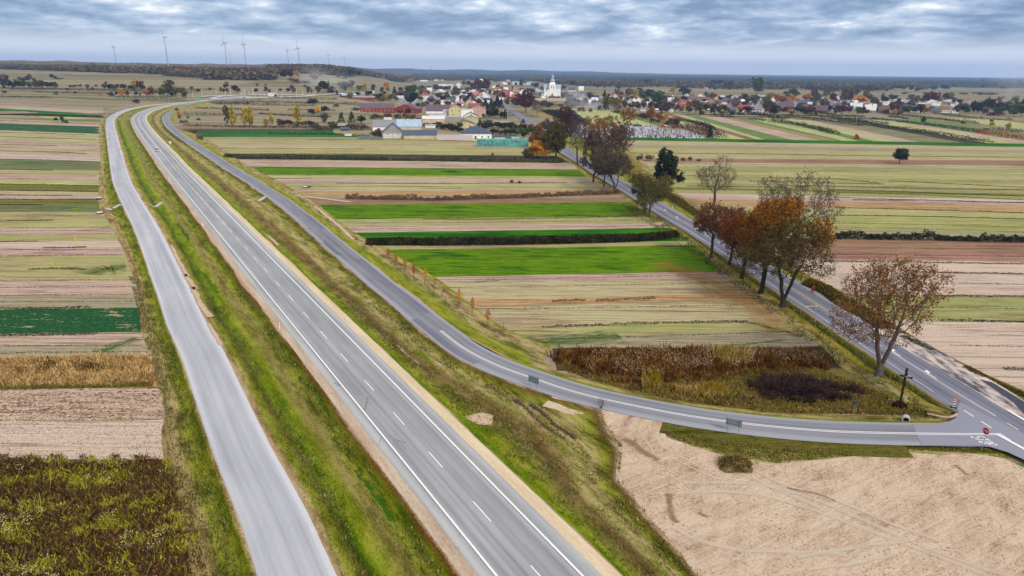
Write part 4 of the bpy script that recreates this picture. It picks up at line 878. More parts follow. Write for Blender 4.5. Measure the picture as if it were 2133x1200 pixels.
# reed strip, shrub rows and hedges: ridge of leaves along a line in the photograph
def row(px, w, h, n, lsize, rng, zz=0.0, rag=.35):
    P, s = resample(GP(px), step=2.0); t = rng.uniform(0, len(P) - 1.001, n); i = t.astype(int); u = (t - i)[:, None]; Q = P[i] * (1 - u) + P[i + 1] * u; N = normals2(P)[i]
    rv = rng.normal(size=int(len(P) * 2) + 3); k = .5 * rv[(t * 1.6).astype(int)] + .5 * rv[(t * .3).astype(int)]; hh = np.maximum(.2, h * (1 + rag * k)); a = rng.uniform(-1, 1, n); Q = Q + N * (a * w / 2)[:, None]
    z = rng.uniform(.05, 1, n) ** .7 * hh * np.sqrt(1 - .8 * a * a); hz = np.array([hgt(*q) for q in Q]) if Q[:, 1].max() > 640 else 0
    return rquads(np.column_stack([Q, z + hz + zz]), rng.uniform(.6, 1.3, n) * lsize, rng)
rng = np.random.default_rng(77)
stuff('shrub_row', [row([(764, 508), (900, 509), (1050, 508), (1200, 505), (1320, 501), (1408, 494)], 4.0, 2.0, 34000, .36, rng, rag=.16)], wm('dark_shrubs', [(22, 30, 12), (40, 44, 20), (64, 62, 28), (48, 34, 20), (84, 80, 46)], .4))
stuff('shrub_row', [row([(470, 327), (640, 330), (820, 333), (980, 336), (1090, 337), (1172, 339)], 6.5, 1.5, 16000, .6, rng)], wm('kale_rows', [(30, 48, 22), (44, 74, 30), (120, 116, 84), (36, 56, 26), (84, 92, 50)], .3))
stuff('shrub_row', [row([(1702, 497), (1850, 499), (2000, 502), (2133, 505), (2350, 508)], 2.0, 1.8, 12000, .35, rng)], wm('hedge_leaves', [(26, 34, 16), (46, 50, 26), (62, 52, 28)], .4))
stuff('reeds', [row([(720, 414), (900, 417), (1050, 413), (1180, 408), (1290, 404)], 3.0, 1.5, 15000, .3, rng)], wm('reed', [(76, 54, 44), (108, 80, 60), (150, 122, 92), (84, 64, 50)], .4))
dk_ = []; pu_ = []; cr_ = []; sp_ = lambda px, w, h, d, ls: row(px, w, h, int(sum(math.dist(a, b) for a, b in zip(GP(px), GP(px)[1:])) * d), ls, rng, rag=.25)
for px, w, h, d in [([(1602, 254), (1680, 266), (1742, 281)], 7, 3, 7), ([(1560, 237), (1602, 245), (1640, 250)], 8, 3, 6), ([(1630, 242), (1720, 253), (1800, 264)], 9, 2.6, 6), ([(1680, 240), (1760, 250), (1850, 260)], 8, 2.4, 6), ([(1720, 239), (1800, 246)], 8, 2.2, 6), ([(1808, 262), (1900, 273), (2060, 298)], 9, 2.4, 6), ([(1838, 238), (1930, 247), (2035, 258)], 8, 2.4, 6), ([(1950, 239), (2050, 249), (2110, 252)], 8, 2.4, 6), ([(1815, 249), (1900, 258), (2045, 277)], 6, 2.4, 6), ([(1850, 244), (1893, 249)], 5, 2, 6), ([(1480, 241), (1527, 246)], 7, 2.4, 6), ([(1563, 249), (1594, 253)], 5, 2, 6), ([(1500, 238), (1600, 240)], 6, 3, 6),
                    ([(1132, 233), (1165, 247), (1188, 259)], 5, 2.4, 7), ([(1140, 232), (1175, 246), (1200, 258)], 5, 2.4, 7), ([(1150, 232), (1190, 246), (1212, 257)], 5, 2.4, 7), ([(1160, 232), (1200, 244)], 5, 2.2, 7), ([(1177, 230), (1198, 236)], 5, 2.2, 7), ([(1400, 250), (1440, 256), (1475, 266), (1482, 272)], 8, 2.6, 7), ([(1300, 238), (1340, 246)], 6, 2.5, 6),
                    ([(450, 218), (540, 220), (640, 222)], 7, 2, 5), ([(486, 216), (530, 216), (580, 217)], 10, 4, 6), ([(440, 216), (520, 217)], 6, 2, 5), ([(408, 226), (500, 229), (562, 231)], 4, 1.6, 5), ([(540, 238), (620, 243), (690, 245)], 4, 1.4, 5), ([(70, 193), (150, 195), (235, 197)], 5, 2, 4), ([(20, 187), (140, 188), (300, 191), (420, 192)], 4, 2, 4), ([(240, 204), (310, 207), (384, 210)], 7, 2.6, 4), ([(380, 263), (520, 266), (640, 267), (780, 270)], 6, 1.6, 5), ([(590, 216), (700, 217), (750, 218)], 5, 2.2, 4), ([(600, 230), (700, 231)], 4, 1.5, 4), ([(0, 240), (110, 241), (220, 246)], 5, .8, 5), ([(590, 206), (700, 208)], 5, 2, 4), ([(780, 286), (797, 288)], 4, 3, 8), ([(0, 203), (60, 204), (110, 205)], 5, 2, 4), ([(1180, 195), (1240, 195)], 6, 3, 4), ([(1380, 197), (1420, 198)], 6, 3, 4)]: dk_.append(sp_(px, w, h * 1.15, d * 1.7, .75))
for px, w, h, d in [([(1418, 266), (1440, 270), (1465, 279), (1502, 290)], 13, 5, 16), ([(2046, 272), (2133, 277), (2300, 286)], 8, 3.2, 9), ([(380, 239), (440, 240), (510, 242)], 6, 3.2, 6), ([(840, 224), (870, 225)], 5, 3, 6)]: pu_.append(sp_(px, w, h, d, .8))
cr_.append(sp_([(2035, 277), (2080, 283), (2133, 290), (2300, 302)], 9, 3, 9, .8)); cr_.append(sp_([(1783, 288), (1786, 292)], 3, 3, 16, .6))
def flatleaf(nm, k): return LF[k]
for nm_, L_r, k in (('dark_rows', dk_, 'sh'), ('purple_hedge', pu_, 'pu'), ('crimson_hedge', cr_, 'cr')): stuff(nm_, L_r, LF[k])
mar = []      # grassy balks between the strips
def balk(px, w=1.1, h=.3, d=42.0, ls=.17): 
    L = sum(math.dist(a, b) for a, b in zip(GP(px), GP(px)[1:])); mar.append(row(px, w, h, int(L * d), ls, rng, rag=.6))
for px in [[(-200, 333), (0, 331.5), (209, 337.5)], [(-200, 301), (0, 301.5), (120, 304)], [(0, 315), (110, 317), (180, 321)], [(-200, 353), (0, 353), (110, 355)], [(-100, 385), (0, 384), (205, 388)], [(-100, 397), (0, 396.5), (205, 400)], [(0, 406.5), (150, 408)], [(-200, 416), (0, 416), (130, 416.5), (210, 416)], [(-200, 427), (0, 427), (90, 427.5)], [(0, 461), (110, 460)], [(-100, 505), (0, 504), (78, 503)], [(90, 517), (180, 516)],
           [(60, 562), (110, 560), (180, 562)], [(-200, 645), (0, 644), (100, 643), (190, 641)], [(-200, 701), (0, 700), (100, 698), (200, 696)], [(1130, 682), (1250, 678), (1400, 673), (1560, 671)], [(1150, 628), (1220, 626)], [(1240, 627), (1365, 622)], [(880, 457), (1000, 457), (1200, 454), (1330, 451)], [(700, 382), (900, 383), (1180, 381)], [(560, 372), (650, 372)],
           [(1705, 545), (1850, 546), (2133, 551), (2350, 555)], [(1900, 568), (2133, 571)], [(1925, 617), (2133, 618.5), (2350, 620)], [(1955, 669), (2133, 671), (2350, 674)], [(2090, 770), (2133, 770), (2350, 772)], [(1740, 449), (1900, 451), (2133, 457), (2350, 461)], [(1740, 433), (1900, 437), (2133, 444)], [(1725, 396), (1850, 399), (2000, 405), (2133, 409)], [(1725, 411), (1900, 417), (2133, 423)], [(1620, 386), (1780, 390), (1900, 393), (2133, 396)],
           [(1560, 378), (1700, 381), (1840, 384)], [(1600, 371), (1750, 374), (1835, 383)], [(1850, 377), (2133, 391)], [(1740, 402), (1880, 405), (2133, 417)], [(1300, 319), (1560, 321), (1800, 325), (2133, 328)], [(1410, 366), (1500, 368)], [(1430, 388), (1640, 391)], [(1775, 417), (1910, 418)], [(1995, 420), (2133, 423)], [(440, 309), (640, 310), (760, 311)], [(500, 321), (700, 321), (900, 324)], [(640, 291), (850, 292), (1050, 297)], [(0, 285), (200, 291)], [(0, 276), (180, 281)], [(0, 251.5), (200, 258)]]:
    balk(px)
for px in [[(770, 280), (900, 289), (1060, 294)], [(560, 279), (700, 281), (770, 284)]]: balk(px, 3, 1.2, 12, .5)
for a_, b_ in [(240, 246), (291, 299), (296, 304), (308, 315), (327, 333), (343, 347), (362, 365), (374, 376), (391, 394), (422, 422), (434, 435), (451, 450), (475, 474), (482, 481), (489, 487), (522, 520), (534, 531), (585, 584), (600, 598), (616, 614), (630, 628), (722, 720), (737, 733)]:
    e_ = edgex(LEDGE, b_) - 6; balk([(slope(a_, b_, 230., -200.), a_)[::-1] if 0 else (-200, slope(a_, b_, 230., -200.)), (60, a_ + (b_ - a_) * .26), (e_, b_)], .5, .16, 14, .14)
for px in [[(430, 300), (700, 301), (1100, 306)], [(520, 339), (800, 341), (1180, 347)], [(560, 366), (900, 368), (1220, 372)], [(600, 389), (900, 389), (1290, 394)], [(690, 465), (1000, 464), (1370, 459)], [(700, 478), (1000, 476), (1400, 470)], [(900, 584), (1200, 580), (1500, 572)], [(930, 600), (1300, 594), (1560, 588)], [(980, 645), (1300, 641), (1600, 634)], [(1120, 708), (1400, 700), (1680, 690)], [(1340, 342), (1700, 344), (2133, 350)], [(1340, 356), (1700, 358), (2133, 364)], [(1560, 464), (1800, 466), (2133, 474)], [(1600, 474), (1850, 476), (2133, 484)], [(1650, 530), (1900, 532), (2133, 535)], [(1780, 590), (2133, 593)], [(1850, 640), (2133, 644)], [(1980, 720), (2133, 723)]]: balk(px, .5, .18, 12, .15)
stuff('field_balks', mar, wm('balk_grass', [(36, 30, 16), (56, 46, 24), (78, 66, 34), (46, 36, 22)], .2))
# bushy verge on the right of the old road and tufts on the banks
vb = [row([(1470, 470), (1540, 512)], 4, 1.3, 5000, .35, rng), row([(1380, 402), (1430, 432), (1470, 462)], 3.5, 1.3, 3500, .35, rng), row([(1680, 595), (1720, 610), (1760, 640), (1800, 660), (1845, 690)], 4.0, 1.6, 9000, .32, rng), row([(1880, 705), (1960, 745), (2040, 785), (2133, 830)], 1.6, .6, 5000, .22, rng)]
stuff('verge_bushes', vb, wm('verge_bush', [(62, 58, 22), (92, 82, 30), (124, 104, 44), (80, 52, 28), (104, 98, 34)], .3))
LOTW = GP(LOT); JW = GP([(1880, 880), (1975, 876), (2000, 838), (2240, 960), (2200, 1000), (1900, 935)])
def along(L, a, b, o0, o1, n, h, w, seed, z0=.2, lean=.5):
    rng = np.random.default_rng(seed); t = rng.uniform(a, b, n); o = rng.uniform(o0, o1, n)
    x = np.interp(t, L.s, L.P[:, 0]) + np.interp(t, L.s, L.N[:, 0]) * o; y = np.interp(t, L.s, L.P[:, 1]) + np.interp(t, L.s, L.N[:, 1]) * o
    Q = np.column_stack([x, y]); v = clump(Q, rng, 5); k = (v > -.25) & np.array([not inpoly(LOTW, q_) and not inpoly(JW, q_) for q_ in Q]); B = np.column_stack([Q, np.full(n, z0)])[k]
    return blades(B, h * rng.uniform(.5, 1.3, k.sum()), w * rng.uniform(.5, 1.4, k.sum()), rng, lean)
mb_ = wm('mown_tufts', [(84, 90, 20), (120, 118, 40), (150, 134, 70), (104, 84, 42)], .5)
le = [(x_ - 5, y_) for x_, y_ in LOT[::-1][:12]]; le = le + [(x_ + 14, y_ + 4) for x_, y_ in le[::-1]]
stuff('bank_grass', [weeds('', '', [(1390, 885), (1515, 905), (1600, 912), (1776, 924), (1774, 950), (1700, 958), (1620, 964), (1560, 956), (1440, 928), (1395, 912)], 7000, .22, .12, '', 91, 2, z=.06, lean=.7), weeds('', '', [(1776, 924), (2030, 928), (2062, 933), (2098, 946), (2020, 944), (1900, 938), (1776, 937)], 2500, .22, .12, '', 92, 2, z=.06, lean=.7), weeds('', '', le, 2600, .3, .12, '', 93, 1.5, lo=-.1, z=.1, lean=.7)], mb_)
rng = np.random.default_rng(55); Q = scatter(LOTW, 9000, rng); Q = Q[clump(Q, rng, 6) > -.1]; Q2 = scatter(GP([(-200, 820), (335, 818), (342, 875), (-200, 880)]), 5000, rng); Q3 = scatter(GP([(-200, 880), (338, 878), (338, 955), (-200, 958)]), 3000, rng)
stuff('soil_clods', [rquads(np.column_stack([q, np.full(len(q), .06)]), rng.uniform(.08, sz, len(q)), rng) for q, sz in ((Q, .2), (Q2, .3), (Q3, .2))], wm('clod_soil', [(130, 98, 76), (176, 146, 124), (208, 184, 162)], .3))
mg2 = wm('bank_tufts', [(60, 70, 16), (96, 104, 36), (140, 128, 72), (104, 90, 46), (56, 84, 14), (160, 148, 104)], .35)
s1 = MAIN.near(G(600, 600))
stuff('bank_tufts', [along(MAIN, 20, s1, 7.6, 17.5, 14000, .28, .14, 81, .22), along(MAIN, 20, s1, -17.5, -7.6, 14000, .28, .14, 82, .2), along(LS, 60, 190, -7.5, -3.6, 9000, .25, .13, 83, .18), along(RS, 330, 470, 3.2, 6.5, 5000, .25, .13, 84, .35), along(OLD, 60, 230, -12, -5, 9000, .35, .16, 85, .3)], mg2)
# ------------------------------------------------------------------ village and field trees: shared shapes
def crown_mesh(k, shape, seed, n=170, ls=.16):
    rng = np.random.default_rng(seed); C = []
    if shape == 'cone':
        t = rng.uniform(0, 1, n) ** .8; a = rng.uniform(0, 6.28, n); r = .5 * (1 - t) * rng.uniform(.55, 1.05, n) + .02; C = np.stack([r * np.cos(a), r * np.sin(a), .06 + .94 * t], 1)
    else:
        L = [(rng.uniform(-.26, .26), rng.uniform(-.26, .26), rng.uniform(.38, .82), rng.uniform(.16, .27)) for _ in range(9)]
        if shape == 'low': L = [(a * 1.3, b * 1.3, c * .75, d * 1.25) for a, b, c, d in L]
        if shape == 'tall': L = [(a * .7, b * .7, c, d) for a, b, c, d in L] + [(0, 0, .9, .12), (0, 0, .25, .2)]
        for _ in range(n):
            a, b, c, d = L[rng.integers(len(L))]; p = rng.normal(size=3); p /= np.linalg.norm(p); p *= d * rng.uniform(.6, 1.1); C.append((a + p[0], b + p[1], max(.03, c + p[2])))
        C = np.array(C)
    v, f = rquads(C, rng.uniform(.6, 1.3, len(C)) * ls, rng); return mesh('crown', v, f, LF[k])
def trunk_mesh(seed, mat, low=False):
    rng = np.random.default_rng(seed); V, F = [], []; cyl(V, F, (0, 0, -.02), (0, 0, .5), .035, .02, 5)
    for i in range(7): a = rng.uniform(0, 6.28); z = rng.uniform(.2, .5); cyl(V, F, (0, 0, z), (.33 * math.cos(a), .33 * math.sin(a), z + rng.uniform(.2, .4)), .014, .005, 3, False)
    return mesh('trunk', V, F, mat)
CM = {}; TM = [trunk_mesh(i, M['barkdk']) for i in range(3)] + [trunk_mesh(9, M['birch'])]
KN = dict(gr='green', dk='dark green', ol='olive', br='bare brown', rd='dark red', ru='rusty', og='orange', ye='yellow', pu='purple', sh='dark', tw='pinkish brown', yo='bright orange', cr='crimson')
TREES = []
def tree(px, py, w, h, k, shape=None, zone='village'):
    """crown w x h photograph pixels with its foot at (px, py)"""
    TSPEC.append((px, py, w, h, k, shape or 'round', zone))
TSPEC = []
def tree_now(px, py, w, h, k, shape, zone):
    s = mpp(px, py); key = (k, shape, len(TREES) % 3)
    if key not in CM: CM[key] = crown_mesh(k, shape, hash((k, shape)) % 1000 + key[2] if False else sum(map(ord, k + shape)) * 7 + key[2], 230 if shape != 'low' else 200)
    x, y, z = G3(px, py); y += 0
    nm_ = {'cone': 'spruce_tree', 'low': 'bush', 'tall': 'birch_tree'}.get(shape, 'tree')
    r = root(nm_, (x, y, z), '', {'low': 'bush'}.get(shape, 'tree'), None, (len(TREES) * 1.7) % 6.28)
    c = ob('crown', CM[key], r); c.scale = (w * s * 1.4, w * s * 1.4, h * s * 1.12)
    if shape != 'low':
        t = ob('trunk', TM[3 if shape == 'tall' and k in ('ye', 'ol') else len(TREES) % 3], r); t.scale = (w * s * .8, w * s * .8, h * s)
    TREES.append([r, px, py, k, shape, zone]); return r
T_ = """fieldleft: 8 184 26 24 br|26 184 14 14 dk|38 184 16 17 gr|50 184 14 15 gr|62 184 13 15 ol|76 184 15 15 br|88 184 14 14 br|99 184 12 12 dk|110 184 14 12 dk|118 185 9 8 br|62 168 12 11 rd|44 168 9 7 dk low|54 168 12 6 dk low|71 168 7 6 dk low|108 165 7 10 dk|115 165 6 6 dk|125 165 12 3 pu low|156 181 6 5 br low|165 181 6 5 br low|180 181 7 6 br low|200 181 6 5 dk low|220 187 10 10 br|229 187 11 11 dk|241 188 12 12 gr|255 188 10 12 dk|262 187 9 9 br|272 188 9 10 dk|280 185 11 18 ye|292 188 12 17 rd|299 188 8 9 dk
fieldleft: 231 200 10 7 pu low|243 200 6 9 dk|255 201 11 14 og|265 200 7 10 dk|284 200 7 9 dk|293 200 5 6 br|307 201 14 14 og|316 201 9 16 rd|283 216 10 9 pu low|334 199 8 9 dk|350 201 24 29 ol|340 201 12 18 gr|366 201 16 20 ol|378 201 14 16 ol|387 204 12 12 br|358 201 14 14 dk|117 254 7 9 dk|130 255 9 12 gr|137 257 8 8 gr low|413 193 7 7 dk|461 192 6 9 br|466 193 6 8 dk|490 193 11 14 dk|497 194 9 9 rd|474 193 8 8 br|533 195 9 10 pu|554 194 8 12 dk|563 194 8 7 br|600 194 9 10 dk|612 194 11 12 br|645 196 12 14 br|676 193 20 22 dk|662 196 12 14 br|690 197 16 14 br
fieldmid: 473 260 15 34 ol tall|487 265 16 37 ye tall|512 264 16 34 ye tall|524 264 15 34 ye tall|555 261 12 15 ye low|567 262 9 25 ye tall|582 262 12 15 br low|592 261 14 12 pu low|605 261 14 12 pu low|622 262 16 35 ye tall|618 264 12 12 ol low|634 263 12 12 ol low|648 263 18 12 pu low|657 265 12 10 ol low|663 241 9 18 yo|676 236 14 14 dk|650 241 12 13 dk|677 257 14 18 br|651 220 21 13 dk|664 272 16 12 br low|680 270 12 10 ru low|693 269 17 17 gr low|711 256 13 18 gr cone|733 256 14 20 gr cone|752 259 17 17 dk|731 271 15 14 br low|747 271 14 14 br low|760 270 12 12 br low|780 249 14 13 ol low|792 249 12 10 ol low|808 247 14 11 br low|825 248 14 11 br low|845 249 16 14 ol low|862 250 14 13 ol low|767 237 8 10 og|850 237 10 10 dk|835 238 12 8 br|790 283 14 16 br low|779 283 8 9 dk low|740 231 12 7 br low|700 223 9 6 br low|712 238 5 4 br low
fieldmid: 369 232 6 9 ru low|371 240 5 8 og low|374 248 5 9 ru low|379 257 7 7 br low|388 256 5 6 br low|398 274 8 7 og low|405 277 8 7 br low|413 286 8 8 og low|418 291 9 7 br low|415 251 6 5 dk low|391 247 5 5 ol low|1335 334 7 13 dk low|1351 335 14 14 ol low|1328 334 6 9 br low|1372 335 7 6 br low|1423 335 9 7 br low|1437 335 7 9 ol low|1455 336 8 5 br low|636 391 14 4 br low|1065 381 6 7 br low|1082 382 6 5 br low|1026 325 4 8 ru low|1418 369 4 9 br low|1922 258 9 12 dk|2005 258 6 5 dk low|2065 268 9 13 ye|2064 256 6 7 dk|2099 272 11 15 ye|1622 246 8 6 br
hill: 655 168 12 13 rd low|668 161 11 11 rd|705 165 9 8 dk|714 166 5 5 dk|720 166 7 6 dk|616 172 18 9 rd low|635 173 14 5 pu low|590 164 12 12 dk|605 164 14 15 dk|618 160 12 10 og|595 156 18 12 rd|470 157 20 10 dk|375 155 19 10 og|640 156 20 8 br|725 160 30 16 dk|745 159 20 12 dk
villageleft: 711 186 14 16 ol|721 190 16 18 dk|733 187 14 17 ol|748 189 12 12 ol|758 190 16 14 ye|779 190 11 12 br|797 193 10 10 br|806 195 10 22 og|822 198 9 15 dk cone|834 194 9 12 dk|850 198 16 18 gr|862 199 14 19 gr|834 205 18 14 br|860 216 22 20 sh|848 215 12 14 br|788 210 16 14 dk|800 211 12 14 ye|813 212 14 14 ol|825 211 12 10 br|880 191 12 11 gr|893 191 12 11 dk|906 190 14 12 br|918 191 12 11 rd|876 201 12 11 ol|890 202 10 11 ol|914 208 12 14 gr|905 206 9 10 ol|945 203 11 14 gr|913 224 18 13 br|930 222 16 10 br|932 222 6 7 ye|955 200 10 8 br|900 235 10 6 br|830 200 8 8 br|770 200 12 10 dk|745 200 10 8 dk
villageleft: 1011 228 12 19 dk cone|1023 230 12 20 dk cone|1036 228 14 24 dk cone|1029 233 12 18 dk cone|1044 226 10 18 dk cone|1052 249 8 18 dk cone|1018 244 20 14 sh|1032 246 18 16 sh|1045 246 16 14 sh|1008 246 10 8 br|1037 205 16 15 ru|1047 205 10 12 rd|1057 219 12 15 ol|1068 221 12 15 tw|1078 222 12 14 br|1089 224 10 12 br|1021 242 20 9 sh low|1096 226 10 8 br|995 192 18 24 rd|1006 193 18 27 rd|1016 192 14 22 rd|985 191 12 16 rd|1022 172 14 8 ol|1037 173 14 8 ol|1085 179 8 11 dk cone|1100 191 14 7 dk low|1128 222 10 9 br low|1138 223 10 10 br low|1150 222 10 9 br low|1160 222 9 8 ye low|1170 223 8 7 br low|995 207 7 8 dk cone|1020 200 6 12 dk|967 180 8 10 br|975 182 8 14 dk|958 190 8 6 dk
villageleft: 1005 272 18 14 sh low|1020 268 18 14 sh low|1036 266 18 13 sh low|1052 268 18 14 sh low|1068 270 18 13 sh low|1084 270 16 13 sh low|1098 272 16 14 sh low|1030 280 20 13 sh low|1050 281 20 13 sh low|1070 281 18 13 sh low|1108 281 15 24 ol|1090 290 22 20 gr|1000 262 9 12 dk cone|1090 258 8 9 dk cone|1010 264 20 9 sh low|1060 262 20 8 sh low|930 270 18 13 sh low|948 273 16 12 sh low|917 268 14 9 sh low|905 262 16 7 br low|960 275 12 9 sh low|890 264 14 8 br low|1015 255 16 6 ol low|1110 292 12 7 dk low|1120 290 8 6 gr low
villageright: 1182 222 13 12 br low|1195 222 13 12 br low|1208 223 14 12 br low|1219 223 12 13 br low|1187 221 7 7 ye low|1203 222 8 8 ye low|1230 208 16 10 br|1250 222 14 14 gr low|1267 229 20 24 ol|1279 230 18 26 ye|1262 230 14 18 gr|1290 229 10 12 br|1259 204 9 13 dk cone|1268 203 6 7 dk|1282 196 6 10 dk cone|1287 196 6 9 dk cone|1293 206 12 15 ru|1305 204 6 15 dk cone|1310 206 14 18 ol|1322 205 14 18 ye|1335 205 14 18 ol|1346 206 12 16 br|1354 208 18 20 dk|1371 216 22 24 gr|1362 214 12 18 gr|1402 197 12 14 ye|1424 201 17 20 dk|1436 196 10 9 br|1300 226 12 14 br|1315 229 12 12 dk|1328 228 13 14 br|1340 228 13 14 br|1347 214 8 10 og|1355 228 11 12 dk|1368 229 12 12 dk|1385 236 20 20 tw|1398 231 14 16 br|1410 233 12 14 br|1420 234 10 12 ru|1433 236 16 24 ru|1449 238 14 25 ol|1458 238 12 18 br|1487 239 16 20 br|1497 238 10 14 br|1466 214 10 7 dk|1471 204 8 12 dk|1510 235 15 16 gr|1492 222 10 12 ol|1488 206 5 10 dk
villageright: 1297 237 9 7 ye low|1288 236 14 7 br low|1340 248 14 13 pu low|1350 249 12 17 ru|1357 249 14 25 ru|1364 249 8 13 og|1373 251 12 14 ru|1387 256 13 17 og|1380 250 9 9 br low|1397 262 14 14 tw|1408 266 16 18 br|1390 262 10 8 br low|1478 288 10 23 dk cone|1216 263 6 12 dk cone|1266 264 8 7 dk cone|1274 264 6 8 dk cone|1279 264 6 8 dk cone|1291 264 3 5 dk cone|1296 264 3 5 dk cone|1322 265 8 7 dk low|1329 265 8 7 dk low|1525 240 10 8 dk low|1546 232 8 9 gr|1557 212 12 9 pu|1575 197 20 30 gr|1583 196 12 22 br|1600 212 12 17 ye|1592 212 10 10 gr|1622 214 16 16 og|1636 215 14 12 og|1650 214 14 14 og|1640 200 14 9 ol|1654 205 18 20 gr|1680 213 13 16 og|1660 212 8 9 yo|1692 212 12 22 br|1702 205 8 12 dk|1720 207 16 20 ol|1734 217 14 20 rd|1712 223 15 17 ol|1726 222 10 10 dk|1757 215 16 27 br|1768 214 16 26 br|1782 206 14 20 ol|1791 217 24 16 yo|1805 212 14 20 ol|1556 216 14 12 br|1568 222 14 12 tw|1593 240 18 26 br|1605 240 16 24 br|1612 240 10 16 dk|1622 236 12 11 dk|1635 237 14 12 rd|1648 238 10 8 ol|1660 236 14 12 dk|1672 238 12 12 dk|1680 241 12 14 rd|1691 241 14 15 br|1727 236 12 14 dk|1738 238 10 14 br|1745 234 12 14 dk
villageright: 1755 237 14 17 rd|1767 236 12 14 rd|1786 241 10 16 gr|1795 240 14 16 br|1803 240 9 12 dk|1837 213 7 14 gr|1858 212 14 14 dk|1846 238 8 9 rd|1856 236 16 20 br|1869 236 16 22 tw|1862 240 8 12 og|1880 236 12 14 br|1892 237 14 15 gr|1906 236 13 14 dk|1918 237 14 17 dk|1928 238 10 12 ru|1897 206 14 8 br|1910 213 14 12 br|1922 214 12 9 dk|1935 216 18 22 rd|1948 216 14 20 rd|1924 210 8 10 br|1973 216 20 20 ol|1978 214 10 14 og|1940 232 10 9 br|1996 233 12 14 dk|2009 234 14 16 dk|2026 234 18 22 dk|2036 236 18 24 sh|2050 229 14 18 dk|2058 230 16 24 dk|2078 241 18 18 gr|2090 236 14 16 dk|2100 234 14 16 gr|2112 244 22 24 gr|2126 244 24 26 ol|2133 243 20 34 dk|2072 241 26 8 pu low|2015 236 10 8 dk|1700 240 10 9 br|1715 240 9 8 ol|1766 224 10 8 dk|1500 212 10 10 dk|1530 218 10 8 br|1540 240 7 6 dk low|1580 210 10 8 br|1608 204 12 10 br
farright: 1160 178 16 8 gr|1250 181 14 8 br|1290 183 18 8 br|1345 178 22 12 dk|1400 180 18 8 gr|1500 182 30 14 dk|1520 186 26 15 br|1545 187 22 12 br|1490 183 18 9 dk|1600 184 22 12 dk|1625 184 20 10 dk|1690 188 22 12 br|1710 186 16 12 ru|1735 191 16 9 dk|1760 190 18 10 br|1790 190 20 12 dk|1808 191 16 12 rd|1826 191 14 10 br|1847 192 5 6 dk|1866 187 12 9 dk|1880 188 14 10 dk|1896 192 9 14 dk|1913 192 14 10 rd|1945 188 14 8 dk|1967 188 18 10 dk|2010 197 14 4 pu low|2040 198 18 6 pu low|2068 198 14 5 pu low|1885 196 14 4 dk low|1927 196 8 4 dk low|1840 196 4 3 dk low|1179 199 6 7 dk"""
for ln in T_.split('\n'):
    zone, r_ = ln.split(': ')
    for it in r_.split('|'):
        a = it.split(); tree(float(a[0]), float(a[1]), float(a[2]), float(a[3]), a[4], a[5] if len(a) > 5 else None, zone)
rf_ = random.Random(8)
def fill(zone, x0, x1, y0, y1, n, hs=(8, 15), ks='br br tw tw ol ol gr br sh dk ru'):
    for _ in range(n):
        h = rf_.uniform(*hs); tree(rf_.uniform(x0, x1), rf_.uniform(y0, y1), h * rf_.uniform(.8, 1.3), h, rf_.choice(ks.split()), 'low' if rf_.random() < .35 else None, zone)
fill('villageleft', 850, 1010, 186, 232, 60, (7, 12)); fill('villageleft', 1045, 1180, 186, 226, 34, (7, 11)); fill('villageleft', 700, 860, 196, 214, 16, (7, 12)); fill('villageleft', 1000, 1120, 176, 186, 12, (6, 9)); fill('villageleft', 880, 975, 255, 276, 10, (7, 11))
fill('villageright', 1180, 1420, 205, 234, 46, (8, 14)); fill('villageright', 1420, 1800, 207, 240, 60, (9, 15)); fill('villageright', 1800, 2133, 212, 240, 46, (9, 15)); fill('villageright', 1340, 1480, 240, 272, 8, (7, 11), 'rd pu br ru')
fill('fieldleft', 0, 640, 176, 198, 34, (4, 8)); fill('farright', 1150, 2133, 174, 192, 60, (5, 10), 'br dk dk sh gr ol')
big = sorted([q for q in TSPEC if q[5] != 'low'], key=lambda q: -q[2] * q[3]); low = sorted([q for q in TSPEC if q[5] == 'low'], key=lambda q: -q[2] * q[3])
near_n = 30
for q in big[:262] + low[:200]: tree_now(*q)
def merged(name, L):
    Vs, Fs, fm, off, mats = [], [], [], 0, []
    for q in L:
        px, py, w, h, k, shape, zone = q; key = (k, shape, int(px) % 3)
        if key not in CM: CM[key] = crown_mesh(k, shape, sum(map(ord, k + shape)) * 7 + key[2], 230)
        me = CM[key]; n = len(me.vertices); V = np.empty(n * 3, dtype=np.float32); me.vertices.foreach_get('co', V); s = mpp(px, py); x, y, z = G3(px, py)
        Vs.append(V.reshape(-1, 3) * [w * s * 1.4, w * s * 1.4, h * s * 1.12] + [x, y, z]); Fs.append(np.arange(n).reshape(-1, 4) + off); off += n
        if me.materials[0] not in mats: mats.append(me.materials[0])
        fm += [mats.index(me.materials[0])] * (n // 4)
    kind(ob(name, mesh(name, np.concatenate(Vs), np.concatenate(Fs), mats, fm=fm)), 'stuff')
merged('small_trees', big[262:]); merged('small_bushes', low[200:])
ZN = dict(fieldleft='on the far fields at the left', fieldmid='among the fields beyond the service road', hill='on the hillside below the wind turbines', villageleft='in the village left of the church', villageright='in the village right of the church', farright='on the plain behind the village')
SHN = dict(round='leafy', cone='conical', low='low', tall='slender')
OR = ['first', 'second', 'third', 'fourth', 'fifth', 'sixth', 'seventh', 'eighth', 'ninth', 'tenth', 'eleventh', 'twelfth', 'thirteenth', 'fourteenth', 'fifteenth', 'sixteenth', 'seventeenth', 'eighteenth', 'nineteenth', 'twentieth', 'twenty-first', 'twenty-second', 'twenty-third', 'twenty-fourth', 'twenty-fifth', 'twenty-sixth', 'twenty-seventh', 'twenty-eighth', 'twenty-ninth', 'thirtieth']
